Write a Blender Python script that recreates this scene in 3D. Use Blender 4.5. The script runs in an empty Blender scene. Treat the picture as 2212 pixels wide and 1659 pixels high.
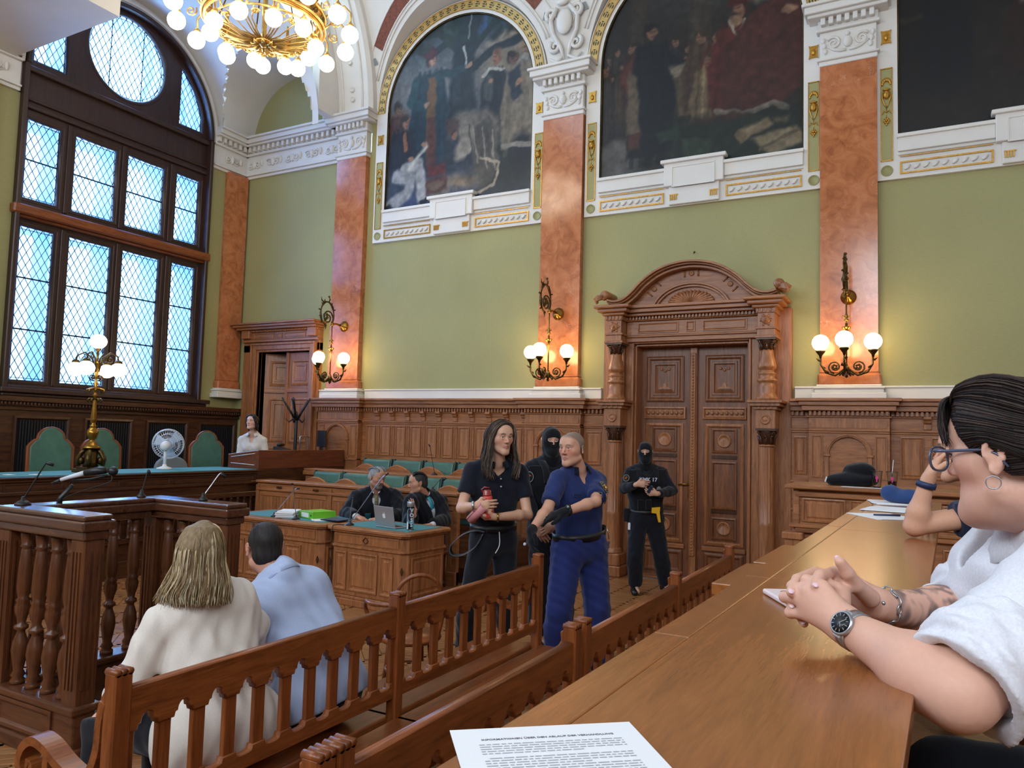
import bpy, bmesh, math, random
import numpy as np
from mathutils import Vector, Matrix
PI = math.pi
S = bpy.context.scene
C = S.collection
rnd = random.Random(7)

def make_camera():
    cd = bpy.data.cameras.new('camera'); cam = bpy.data.objects.new('camera', cd); C.objects.link(cam)
    f = 1640.0; cx, cy = 1106.0, 829.5; roll = 0.0278; hy = 943.0
    up = Vector((roll*f*f/(hy-cy), f*f/(hy-cy), -f)).normalized()
    yv = Vector((2000-cx, -(hy+roll*(2000-cx)-cy), -f)).normalized()
    zv = (up - yv*up.dot(yv)).normalized(); xv = yv.cross(zv)
    m = Matrix((xv, yv, zv)).to_4x4(); m.translation = (0, 0, 1.8)
    cam.matrix_world = m
    cd.sensor_fit = 'HORIZONTAL'; cd.sensor_width = 36.0; cd.lens = 36.0*f/2212.0
    cd.clip_start = 0.02; cd.clip_end = 100
    S.camera = cam
make_camera()
vs = S.view_settings
vs.view_transform = 'Standard'; vs.look = 'None'; vs.gamma = 1.0; vs.exposure = 0.88; vs.use_curve_mapping = False
cy_ = S.cycles
cy_.max_bounces = 6; cy_.diffuse_bounces = 3; cy_.glossy_bounces = 3; cy_.transmission_bounces = 5
cy_.transparent_max_bounces = 10; cy_.caustics_reflective = False; cy_.caustics_refractive = False
cy_.sample_clamp_indirect = 4.0
W = bpy.data.worlds.new('sky'); S.world = W; W.use_nodes = True
W.node_tree.nodes['Background'].inputs['Color'].default_value = (0.50, 0.74, 1.0, 1)
W.node_tree.nodes['Background'].inputs['Strength'].default_value = 2.6
def area(name, loc, target, sx, sy, power, col):
    l = bpy.data.lights.new(name, 'AREA'); l.shape = 'RECTANGLE'; l.size = sx; l.size_y = sy; l.energy = power; l.color = col
    o = bpy.data.objects.new(name, l); C.objects.link(o); o.location = loc
    o.rotation_euler = (Vector(target)-Vector(loc)).to_track_quat('-Z', 'Y').to_euler()
    return o
# added area lamps: assumed tall windows behind the camera, and outside the big window
for i_, wx_ in enumerate((-8.6, -4.7, -0.8, 3.1)):
    area('assumed_window_daylight', (wx_, -4.35, 5.2), (wx_, 9.0, 2.2), 1.9, 4.6, 215, (0.80, 0.89, 1.0))  # lamp stands before the solid front wall, which has no opening
area('big_window_daylight', (-12.6, 7.46, 5.4), (-4.0, 7.2, 2.2), 4.2, 6.6, 900, (0.40, 0.62, 1.0))

def _mat(name):
    m = bpy.data.materials.new(name); m.use_nodes = True
    nt = m.node_tree; return m, nt, nt.nodes['Principled BSDF']
def lin(c):
    return tuple(((x/255.0)/12.92 if x/255.0 <= 0.04045 else ((x/255.0+0.055)/1.055)**2.4) for x in c)
def _coord(nt, scale, kind='Object'):
    tc = nt.nodes.new('ShaderNodeTexCoord'); mp = nt.nodes.new('ShaderNodeMapping')
    nt.links.new(tc.outputs[kind], mp.inputs['Vector']); mp.inputs['Scale'].default_value = scale
    return mp.outputs['Vector']
def _noise(nt, vec, scale, detail=4, rough=0.55, dist=0.0):
    n = nt.nodes.new('ShaderNodeTexNoise'); n.inputs['Scale'].default_value = scale; n.inputs['Detail'].default_value = detail
    n.inputs['Roughness'].default_value = rough; n.inputs['Distortion'].default_value = dist
    nt.links.new(vec, n.inputs['Vector']); return n.outputs['Fac']
def _ramp(nt, fac, stops):
    r = nt.nodes.new('ShaderNodeValToRGB'); el = r.color_ramp.elements
    while len(el) < len(stops): el.new(0.5)
    for e, (p, c) in zip(el, stops): e.position = p; e.color = (*c, 1)
    nt.links.new(fac, r.inputs['Fac']); return r.outputs['Color']
def _bump(nt, b, fac, strength, dist=0.01):
    bp = nt.nodes.new('ShaderNodeBump'); bp.inputs['Strength'].default_value = strength; bp.inputs['Distance'].default_value = dist
    nt.links.new(fac, bp.inputs['Height']); nt.links.new(bp.outputs['Normal'], b.inputs['Normal'])
def plain(name, rgb, rough=0.5, metal=0.0, spec=0.5, noise=0.0, nscale=30, bump=0.0, sheen=0.0, coat=0.0):
    m, nt, b = _mat(name); c = lin(rgb)
    b.inputs['Roughness'].default_value = rough; b.inputs['Metallic'].default_value = metal
    b.inputs['Specular IOR Level'].default_value = spec
    if sheen: b.inputs['Sheen Weight'].default_value = sheen
    if coat: b.inputs['Coat Weight'].default_value = coat
    f = _noise(nt, _coord(nt, (1, 1, 1)), nscale, 3)
    k = noise
    nt.links.new(_ramp(nt, f, [(0.3, tuple(x*(1-k) for x in c)), (0.7, tuple(min(1, x*(1+k)) for x in c))]), b.inputs['Base Color'])
    if bump: _bump(nt, b, f, bump)
    return m
def wood(name, dark, light, axis='Z', rough=0.38, scale=1.0, spec=0.5, coat=0.0, contrast=0.0):
    m, nt, b = _mat(name)
    s = {'X': (1.2, 14, 14), 'Y': (14, 1.2, 14), 'Z': (14, 14, 1.2)}[axis]
    v = _coord(nt, tuple(x*scale for x in s))
    f1 = _noise(nt, v, 1.6, 6, 0.62, 0.8)
    f2 = _noise(nt, _coord(nt, tuple(x*scale*4 for x in s)), 2.0, 3, 0.6, 0.2)
    mx = nt.nodes.new('ShaderNodeMix'); mx.data_type = 'FLOAT'; mx.inputs['Factor'].default_value = 0.35
    nt.links.new(f1, mx.inputs['A']); nt.links.new(f2, mx.inputs['B'])
    d, l = lin(dark), lin(light); mid = tuple((a+c)/2 for a, c in zip(d, l))
    nt.links.new(_ramp(nt, mx.outputs['Result'], [(0.32+contrast, d), (0.5, mid), (0.68-contrast, l)]), b.inputs['Base Color'])
    b.inputs['Roughness'].default_value = rough; b.inputs['Specular IOR Level'].default_value = spec
    b.inputs['Coat Weight'].default_value = coat; b.inputs['Coat Roughness'].default_value = 0.2
    _bump(nt, b, f2, 0.12, 0.004)
    return m
def marble(name):
    m, nt, b = _mat(name)
    v = _coord(nt, (1, 1, 1))
    f = _noise(nt, v, 5.0, 8, 0.65, 1.2)
    base = _ramp(nt, f, [(0.25, lin((140, 78, 46))), (0.5, lin((186, 112, 70))), (0.75, lin((206, 136, 92)))])
    vo = nt.nodes.new('ShaderNodeTexVoronoi'); vo.feature = 'DISTANCE_TO_EDGE'; vo.inputs['Scale'].default_value = 7.0
    n2 = nt.nodes.new('ShaderNodeTexNoise'); n2.inputs['Scale'].default_value = 6; n2.inputs['Detail'].default_value = 5
    nt.links.new(v, n2.inputs['Vector'])
    ad = nt.nodes.new('ShaderNodeVectorMath'); ad.operation = 'MULTIPLY_ADD'
    nt.links.new(n2.outputs['Color'], ad.inputs[0]); ad.inputs[1].default_value = (0.5, 0.5, 0.5); nt.links.new(v, ad.inputs[2])
    nt.links.new(ad.outputs[0], vo.inputs['Vector'])
    vein = _ramp(nt, vo.outputs['Distance'], [(0.0, (1, 1, 1)), (0.012, (0, 0, 0))])
    msk = _ramp(nt, _noise(nt, v, 3.3, 2), [(0.56, (0, 0, 0)), (0.66, (1, 1, 1))])
    mm = nt.nodes.new('ShaderNodeMix'); mm.data_type = 'RGBA'; mm.blend_type = 'MULTIPLY'; mm.inputs['Factor'].default_value = 1
    nt.links.new(vein, mm.inputs['A']); nt.links.new(msk, mm.inputs['B'])
    mx = nt.nodes.new('ShaderNodeMix'); mx.data_type = 'RGBA'
    nt.links.new(mm.outputs['Result'], mx.inputs['Factor']); nt.links.new(base, mx.inputs['A']); mx.inputs['B'].default_value = (*lin((226, 190, 165)), 1)
    nt.links.new(mx.outputs['Result'], b.inputs['Base Color'])
    b.inputs['Roughness'].default_value = 0.16; b.inputs['Specular IOR Level'].default_value = 0.55
    return m
def emit(name, rgb, strength):
    m, nt, b = _mat(name)
    b.inputs['Base Color'].default_value = (0.8, 0.8, 0.8, 1)
    b.inputs['Emission Color'].default_value = (*rgb, 1); b.inputs['Emission Strength'].default_value = strength
    b.inputs['Roughness'].default_value = 0.2
    return m
def vcol(name, rough=0.6, attr='Col', noise=0.0, nscale=60, bump=0.0, spec=0.4, sss=0.0, stretch=(1, 1, 1)):
    m, nt, b = _mat(name)
    a = nt.nodes.new('ShaderNodeVertexColor'); a.layer_name = attr
    b.inputs['Roughness'].default_value = rough; b.inputs['Specular IOR Level'].default_value = spec
    out = a.outputs['Color']
    if noise or bump:
        f = _noise(nt, _coord(nt, stretch), nscale, 4)
        if noise:
            mx = nt.nodes.new('ShaderNodeMix'); mx.data_type = 'RGBA'; mx.blend_type = 'MULTIPLY'; mx.inputs['Factor'].default_value = 1
            nt.links.new(out, mx.inputs['A']); nt.links.new(_ramp(nt, f, [(0.3, (1-noise,)*3), (0.7, (1, 1, 1))]), mx.inputs['B']); out = mx.outputs['Result']
        if bump: _bump(nt, b, f, bump)
    nt.links.new(out, b.inputs['Base Color'])
    if sss:
        b.inputs['Subsurface Weight'].default_value = sss; b.inputs['Subsurface Radius'].default_value = (0.012, 0.005, 0.003); b.inputs['Subsurface Scale'].default_value = 1.0
    return m
def wallcloth(name, rgb):
    m, nt, b = _mat(name); c = lin(rgb)
    f = _noise(nt, _coord(nt, (6, 6, 60)), 3.0, 4)
    g = _noise(nt, _coord(nt, (1, 1, 1)), 0.8, 2)
    mx = nt.nodes.new('ShaderNodeMath'); mx.operation = 'ADD'; nt.links.new(f, mx.inputs[0]); nt.links.new(g, mx.inputs[1])
    hf = nt.nodes.new('ShaderNodeMath'); hf.operation = 'MULTIPLY'; hf.inputs[1].default_value = 0.5; nt.links.new(mx.outputs[0], hf.inputs[0])
    nt.links.new(_ramp(nt, hf.outputs[0], [(0.35, tuple(x*0.9 for x in c)), (0.65, tuple(x*1.08 for x in c))]), b.inputs['Base Color'])
    b.inputs['Roughness'].default_value = 0.55; b.inputs['Specular IOR Level'].default_value = 0.3
    return m
def glass_pane(name):
    m = bpy.data.materials.new(name); m.use_nodes = True; nt = m.node_tree; nt.nodes.clear()
    o = nt.nodes.new('ShaderNodeOutputMaterial'); t = nt.nodes.new('ShaderNodeBsdfTransparent'); g = nt.nodes.new('ShaderNodeBsdfGlossy')
    tr = nt.nodes.new('ShaderNodeBsdfTranslucent'); tr.inputs['Color'].default_value = (0.55, 0.8, 1.0, 1)
    t.inputs['Color'].default_value = (0.66, 0.86, 1.0, 1); g.inputs['Roughness'].default_value = 0.08
    x = nt.nodes.new('ShaderNodeMixShader'); x.inputs[0].default_value = 0.06
    y = nt.nodes.new('ShaderNodeMixShader'); y.inputs[0].default_value = 0.18
    nt.links.new(t.outputs[0], y.inputs[1]); nt.links.new(tr.outputs[0], y.inputs[2])
    nt.links.new(y.outputs[0], x.inputs[1]); nt.links.new(g.outputs[0], x.inputs[2]); nt.links.new(x.outputs[0], o.inputs['Surface'])
    return m
def clear(name, tint, rough=0.03, ior=1.45):
    m, nt, b = _mat(name); b.inputs['Base Color'].default_value = (*tint, 1); b.inputs['Transmission Weight'].default_value = 1.0
    b.inputs['Roughness'].default_value = rough; b.inputs['IOR'].default_value = ior
    return m

M = {}
WD, WL = (112, 66, 38), (186, 122, 76)
M['wood_x'] = wood('oak_panelling_horizontal', WD, WL, 'X')
M['wood_y'] = wood('oak_panelling_lengthwise', WD, WL, 'Y')
M['wood_z'] = wood('oak_panelling_upright', WD, WL, 'Z')
M['bench_y'] = wood('bench_oak_lengthwise', (92, 45, 18), (158, 88, 42), 'Y', 0.33)
M['bench_z'] = wood('bench_oak_upright', (92, 45, 18), (150, 82, 40), 'Z', 0.33)
M['desk_y'] = wood('desktop_oak', (116, 68, 30), (168, 102, 50), 'Y', 0.25, 1.6, 0.5, 0.25, -0.08)
M['door_z'] = wood('recess_shaded_oak', (84, 46, 26), (146, 90, 54), 'Z')  # darker oak for the leaves: shade of the door recess put into the colour
M['dark_z'] = wood('dark_oak_upright', (46, 26, 16), (92, 56, 34), 'Z', 0.3)
M['dark_y'] = wood('dark_oak_lengthwise', (46, 26, 16), (96, 58, 36), 'Y', 0.26)
M['dark_x'] = wood('dark_oak_crosswise', (46, 26, 16), (96, 58, 36), 'X', 0.26)
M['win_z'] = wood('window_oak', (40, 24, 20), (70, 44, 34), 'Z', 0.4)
M['floor'] = wood('parquet_oak', (126, 84, 50), (186, 136, 90), 'X', 0.32, 0.8)
M['marble'] = marble('red_marble')
M['green'] = wallcloth('green_wall', (163, 157, 108))
M['plaster'] = plain('white_plaster', (226, 220, 212), 0.6, noise=0.04, nscale=2)
M['stucco'] = plain('stucco_relief', (224, 217, 208), 0.6, noise=0.03, nscale=8, bump=0.1)
M['gold'] = plain('gilding', (196, 146, 62), 0.34, 0.75, noise=0.25, nscale=40)
M['brass'] = plain('aged_brass', (150, 112, 48), 0.28, 0.95, noise=0.3, nscale=14)
M['bronze'] = plain('dark_bronze', (84, 66, 34), 0.34, 0.85, noise=0.35, nscale=18)
M['globe'] = emit('lit_opal_globe', (1.0, 0.88, 0.68), 8.0)
M['globe_wall'] = emit('lit_wall_lamp_globe', (1.0, 0.72, 0.36), 12.0)
M['globe_dim'] = emit('dim_opal_globe', (1.0, 0.86, 0.62), 0.75)
M['glass'] = glass_pane('leaded_glass')
M['lead'] = plain('lead_came', (48, 62, 78), 0.5, 0.3)
M['grille'] = plain('black_grille', (24, 26, 32), 0.5)
M['void'] = plain('unlit_interior', (14, 11, 10), 0.9)
M['leather'] = plain('green_leather', (66, 104, 88), 0.36, noise=0.16, nscale=9, bump=0.05)
M['felt'] = plain('teal_felt', (70, 132, 134), 0.75, noise=0.06, nscale=60)
M['black'] = plain('black_plastic', (20, 21, 25), 0.4)
M['white'] = plain('white_plastic', (222, 224, 230), 0.35)
M['paper'] = plain('paper', (236, 236, 238), 0.7)
M['ink'] = plain('printed_ink', (118, 116, 122), 0.8)
M['steel'] = plain('brushed_steel', (178, 180, 186), 0.28, 0.9)
M['alu'] = plain('aluminium', (176, 177, 182), 0.38, 0.55)
M['redbrown'] = plain('red_brown_fresco', (120, 62, 40), 0.6, noise=0.35, nscale=26)
M['greyblue'] = plain('grey_slate_inlay', (140, 146, 148), 0.6)

WORLD_ROOTS = set()
def tag(o, label=None, cat=None, group=None, kind=None):
    if label: o['label'] = label
    if cat: o['category'] = cat
    if group: o['group'] = group
    if kind: o['kind'] = kind
    return o
def thing(name, label, cat, loc=(0, 0, 0), rz=0.0, group=None, world=False):
    o = bpy.data.objects.new(name, None); C.objects.link(o); o.location = loc; o.rotation_euler = (0, 0, rz); o.empty_display_size = 0.1
    if world: WORLD_ROOTS.add(o.name)
    return tag(o, label, cat, group)
def struct(name, label=None):
    o = bpy.data.objects.new(name, None); C.objects.link(o); o['kind'] = 'structure'
    if label: o['label'] = label
    return o
def link(name, me, mat=None, parent=None, label=None, kind=None):
    o = bpy.data.objects.new(name, me); C.objects.link(o)
    if mat is not None:
        me.materials.clear(); me.materials.append(mat)
    if parent is not None:
        o.parent = parent
        if parent.name in WORLD_ROOTS:
            o.matrix_parent_inverse = (Matrix.Translation(parent.location) @ parent.rotation_euler.to_matrix().to_4x4()).inverted()
    if label: o['label'] = label
    if kind: o['kind'] = kind
    return o
def copy_tree(o, parent=None, loc=None, rz=None, label=None):
    c = o.copy(); C.objects.link(c)
    if parent is not None: c.parent = parent
    for ch in [x for x in o.children]: copy_tree(ch, c)
    if loc is not None: c.location = loc
    if rz is not None: c.rotation_euler = (0, 0, rz)
    if label: c['label'] = label
    return c
class MB:
    def __init__(s): s.v = []; s.f = []; s.sm = []
    def add(s, vs, fs, smooth=False):
        b = len(s.v); s.v.extend([tuple(p) for p in vs]); s.f.extend([tuple(i+b for i in f) for f in fs]); s.sm.extend([smooth]*len(fs)); return s
    def box(s, x0, x1, y0, y1, z0, z1):
        v = [(x, y, z) for z in (z0, z1) for y in (y0, y1) for x in (x0, x1)]
        return s.add(v, [(0, 2, 3, 1), (4, 5, 7, 6), (0, 1, 5, 4), (2, 6, 7, 3), (0, 4, 6, 2), (1, 3, 7, 5)])
    def obox(s, c, sz, m):
        hx, hy, hz = sz[0]/2, sz[1]/2, sz[2]/2; c = Vector(c)
        v = [c + m @ Vector((x, y, z)) for z in (-hz, hz) for y in (-hy, hy) for x in (-hx, hx)]
        return s.add(v, [(0, 2, 3, 1), (4, 5, 7, 6), (0, 1, 5, 4), (2, 6, 7, 3), (0, 4, 6, 2), (1, 3, 7, 5)])
    def lathe(s, prof, c=(0, 0, 0), n=14, axis=(0, 0, 1), sx=1.0, smooth=True):
        a = Vector(axis).normalized(); q = Vector((0, 0, 1)).rotation_difference(a); c = Vector(c); vs = []
        for r, z in prof:
            for i in range(n):
                t = 2*PI*i/n; vs.append(c + q @ Vector((r*math.cos(t)*sx, r*math.sin(t), z)))
        fs = [(k*n+i, k*n+(i+1) % n, (k+1)*n+(i+1) % n, (k+1)*n+i) for k in range(len(prof)-1) for i in range(n)]
        fs += [tuple(range(n-1, -1, -1)), tuple((len(prof)-1)*n+i for i in range(n))]
        return s.add(vs, fs, smooth)
    def tube(s, pts, r, n=7, smooth=True, flat=1.0, closed=False):
        P = [Vector(p) for p in pts]; N = len(P); R = r if hasattr(r, '__len__') else [r]*N; vs = []
        t0 = (P[1]-P[0]).normalized(); u = t0.orthogonal().normalized(); pt = t0
        for i in range(N):
            t = ((P[(i+1) % N] if (closed or i < N-1) else P[i]) - (P[i-1] if (closed or i > 0) else P[i]))
            t = t.normalized() if t.length > 1e-9 else pt
            u = (pt.rotation_difference(t) @ u); u = (u - t*u.dot(t)).normalized(); w = t.cross(u); pt = t
            for k in range(n):
                a = 2*PI*k/n; vs.append(P[i] + (u*math.cos(a) + w*math.sin(a)*flat)*R[i])
        M_ = N if closed else N-1
        fs = [(i*n+k, i*n+(k+1) % n, ((i+1) % N)*n+(k+1) % n, ((i+1) % N)*n+k) for i in range(M_) for k in range(n)]
        if not closed: fs += [tuple(range(n-1, -1, -1)), tuple((N-1)*n+k for k in range(n))]
        return s.add(vs, fs, smooth)
    def ball(s, c, r, n=12, m=8, rot=None):
        R = r if hasattr(r, '__len__') else (r, r, r); vs = []; c = Vector(c)
        for j in range(1, m):
            p = PI*j/m
            for i in range(n):
                t = 2*PI*i/n; q = Vector((R[0]*math.sin(p)*math.cos(t), R[1]*math.sin(p)*math.sin(t), R[2]*math.cos(p)))
                vs.append(c + (rot @ q if rot else q))
        tp, bt = Vector((0, 0, R[2])), Vector((0, 0, -R[2]))
        vs += [c + (rot @ tp if rot else tp), c + (rot @ bt if rot else bt)]; T = (m-1)*n
        fs = [(j*n+i, (j+1)*n+i, (j+1)*n+(i+1) % n, j*n+(i+1) % n) for j in range(m-2) for i in range(n)]
        fs += [(T, i, (i+1) % n) for i in range(n)] + [(T+1, (m-2)*n+(i+1) % n, (m-2)*n+i) for i in range(n)]
        return s.add(vs, fs, True)
    def prism(s, poly, o, u, v, w, smooth=False):
        o, u, v, w = Vector(o), Vector(u), Vector(v), Vector(w); n = len(poly)
        a = [o + u*p[0] + v*p[1] for p in poly]; b = [p + w for p in a]
        return s.add(a+b, [tuple(range(n-1, -1, -1)), tuple(range(n, 2*n))] + [(i, (i+1) % n, n+(i+1) % n, n+i) for i in range(n)], smooth)
    def rings(s, o, u, v, n, w, h, steps, cap=True):
        """nested rectangular steps: (inset, height along n) from the outside in: a moulded panel"""
        o, u, v, n = Vector(o), Vector(u), Vector(v), Vector(n); vs = []
        for ins, d in steps:
            vs += [o+u*ins+v*ins+n*d, o+u*(w-ins)+v*ins+n*d, o+u*(w-ins)+v*(h-ins)+n*d, o+u*ins+v*(h-ins)+n*d]
        fs = [(k*4+i, k*4+(i+1) % 4, k*4+4+(i+1) % 4, k*4+4+i) for k in range(len(steps)-1) for i in range(4)]
        if cap: fs.append(tuple(len(vs)-4+i for i in range(4)))
        return s.add(vs, fs)
    def archring(s, c, u, v, n, r0, r1, d0, d1, a0=0.0, a1=PI, k=28):
        """flat arched band between radii r0, r1, thickness d0..d1 along n"""
        c, u, v, n = Vector(c), Vector(u), Vector(v), Vector(n); vs = []
        for i in range(k+1):
            a = a0+(a1-a0)*i/k; e = u*math.cos(a)+v*math.sin(a)
            vs += [c+e*r0+n*d0, c+e*r1+n*d0, c+e*r1+n*d1, c+e*r0+n*d1]
        fs = []
        for i in range(k):
            b = i*4
            for j in range(4): fs.append((b+j, b+(j+1) % 4, b+4+(j+1) % 4, b+4+j))
        fs += [(3, 2, 1, 0), (k*4, k*4+1, k*4+2, k*4+3)]
        return s.add(vs, fs)
    def mesh(s, name):
        me = bpy.data.meshes.new(name); me.from_pydata(s.v, [], s.f); me.update()
        if any(s.sm): me.polygons.foreach_set('use_smooth', s.sm)
        return me
    def build(s, name, mat, parent=None, label=None, kind=None, bevel=0.0, seg=1, fix=True):
        me = s.mesh(name)
        if fix:
            bm = bmesh.new(); bm.from_mesh(me); bmesh.ops.recalc_face_normals(bm, faces=bm.faces); bm.to_mesh(me); bm.free()
        o = link(name, me, mat, parent, label, kind)
        if bevel:
            b = o.modifiers.new('bevel', 'BEVEL'); b.width = bevel; b.segments = seg; b.limit_method = 'ANGLE'; b.angle_limit = 0.7
            b.harden_normals = False
        return o
_DG = None
def plate_mesh(name, loops, depth, o, u, v, bevel=0.0, res=0):
    """flat plate with holes, from 2D loops; thickness 2*depth about the plane o + u*x + v*y"""
    cu = bpy.data.curves.new(name, 'CURVE'); cu.dimensions = '2D'; cu.fill_mode = 'BOTH'; cu.extrude = depth; cu.bevel_depth = bevel; cu.bevel_resolution = res
    for lp in loops:
        sp = cu.splines.new('POLY'); sp.points.add(len(lp)-1); sp.use_cyclic_u = True
        for p, q in zip(sp.points, lp): p.co = (q[0], q[1], 0, 1)
    ob = bpy.data.objects.new(name, cu); C.objects.link(ob)
    dg = bpy.context.evaluated_depsgraph_get(); me = bpy.data.meshes.new_from_object(ob.evaluated_get(dg))
    bpy.data.objects.remove(ob); bpy.data.curves.remove(cu)
    u, v = Vector(u), Vector(v); n = u.cross(v); m = Matrix.Translation(Vector(o)) @ Matrix((u, v, n)).transposed().to_4x4()
    me.transform(m); me.name = name
    return me
def plate(name, loops, depth, o, u, v, mat, parent=None, bevel=0.0, label=None, kind=None):
    return link(name, plate_mesh(name, loops, depth, o, u, v, bevel), mat, parent, label, kind)
def text_mesh(txt, size, o, u, v, depth=0.0004, align='LEFT', bold=0.0):
    cu = bpy.data.curves.new('lettering', 'FONT'); cu.body = txt; cu.size = size; cu.align_x = align; cu.extrude = depth; cu.offset = bold; cu.resolution_u = 2
    ob = bpy.data.objects.new('lettering', cu); C.objects.link(ob)
    dg = bpy.context.evaluated_depsgraph_get(); me = bpy.data.meshes.new_from_object(ob.evaluated_get(dg))
    bpy.data.objects.remove(ob); bpy.data.curves.remove(cu)
    u, v = Vector(u).normalized(), Vector(v).normalized(); n = u.cross(v)
    me.transform(Matrix.Translation(Vector(o)) @ Matrix((u, v, n)).transposed().to_4x4())
    return me
def arc(cx, cz, r, a0, a1, k):
    return [(cx+r*math.cos(a0+(a1-a0)*i/k), cz+r*math.sin(a0+(a1-a0)*i/k)) for i in range(k+1)]
def rect(x0, x1, z0, z1): return [(x0, z0), (x1, z0), (x1, z1), (x0, z1)]
def spiral(c, u, v, r0, r1, a0, turns, k=18):
    c, u, v = Vector(c), Vector(u), Vector(v)
    return [c + (u*math.cos(a0+turns*2*PI*i/k) + v*math.sin(a0+turns*2*PI*i/k))*(r0+(r1-r0)*i/k) for i in range(k+1)]
X_, Y_, Z_ = Vector((1, 0, 0)), Vector((0, 1, 0)), Vector((0, 0, 1))
# ================================================================ THE ROOM
WY, WX = 9.95, -11.3            # long wall plane, window wall plane
PIL = (-8.64, -4.64, -0.80, 3.04)
BAY = (-6.56, -2.70, 1.12)
PODZ = 0.40

floor = struct('floor', 'oak herringbone parquet floor of the court room')
MB().box(-11.6, 4.8, -4.7, 10.4, -0.12, -0.012).build('floor_base', M['floor'], floor)
PL, PW = 0.46, 0.075
def plank_variants():
    out = []
    for k in range(4):
        mb = MB(); mb.rings((-PL/2, -PW/2, 0), X_, Y_, Z_, PL, PW, [(0.0008, -0.014), (0.0008, -0.003), (0.0035, 0.0)])
        me = mb.mesh('plank'); me.materials.append(wood('parquet_oak_%s' % 'abcd'[k], [(112, 72, 42), (128, 86, 52), (120, 76, 42), (138, 96, 60)][k], [(176, 124, 78), (192, 142, 94), (182, 126, 78), (200, 152, 104)][k], 'X', 0.3, 0.8)); out.append(me)
    return out
PV = plank_variants()
def planks():
    cells = []
    # herringbone laid at 45 degrees: pairs stepping by the block width
    step = PW*math.sqrt(2)
    ncol = int(18/(PL*math.sqrt(2)))+2
    for c in range(ncol):
        x0 = -9.6+c*PL*math.sqrt(2)
        for r in range(int(12/step)):
            y0 = -1.5+r*step
            cells.append((x0, y0, PI/4)); cells.append((x0+PL/math.sqrt(2), y0+0.0, -PI/4))
    return cells
CAMP = Vector((0, 0, 1.8))
pk = [(x, y, a) for x, y, a in planks() if -9.0 < x < 3.5 and y < 9.8]
vis = [p for p in pk if (p[0] < -3.4 and 1.2 < p[1] < 4.2 and p[0] > -5.6) or (-3.9 < p[0] < -0.6 and 2.3 < p[1] < 9.6)]
vis.sort(key=lambda p: (Vector((p[0], p[1], 0))-CAMP).length)
vis_set = set(vis[:300]); k_ = 0
for x, y, a in vis[:300]:
    o = bpy.data.objects.new('plank', PV[k_ % 4]); k_ += 1
    C.objects.link(o); o.parent = floor; o.location = (x, y, 0); o.rotation_euler = (0, 0, a)
for g in range(2):
    mb = MB()
    for idx, (x, y, a) in enumerate(p for p in pk if p not in vis_set):
        if idx % 2 != g: continue
        u, v = Vector((math.cos(a), math.sin(a), 0)), Vector((-math.sin(a), math.cos(a), 0))
        mb.rings(Vector((x, y, 0))-u*PL/2-v*PW/2, u, v, Z_, PL, PW, [(0.0008, -0.014), (0.003, 0.0)])
    mb.build('far_planks', PV[g*2].materials[0], floor, kind='stuff', fix=False)

wall = struct('wall_back', 'long green wall with red marble pilasters and white plasterwork')
def wall_box(x0, x1, z0, z1, name='wall_field', mat='green', d=0.35):
    MB().box(x0, x1, WY, WY+d, z0, z1).build(name, M[mat], wall)
D1, D2 = (-3.475, -1.955, 3.10), (-10.66, -9.42, 3.2)
wall_box(WX-0.3, D2[0], 0, 6.6); wall_box(D2[0], D2[1], D2[2], 6.6); wall_box(D2[1], -8.3, 0, 6.6)
wall_box(-8.3, D1[0], 0, 9.3); wall_box(D1[0], D1[1], D1[2], 9.3); wall_box(D1[1], 4.8, 0, 9.3)
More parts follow.
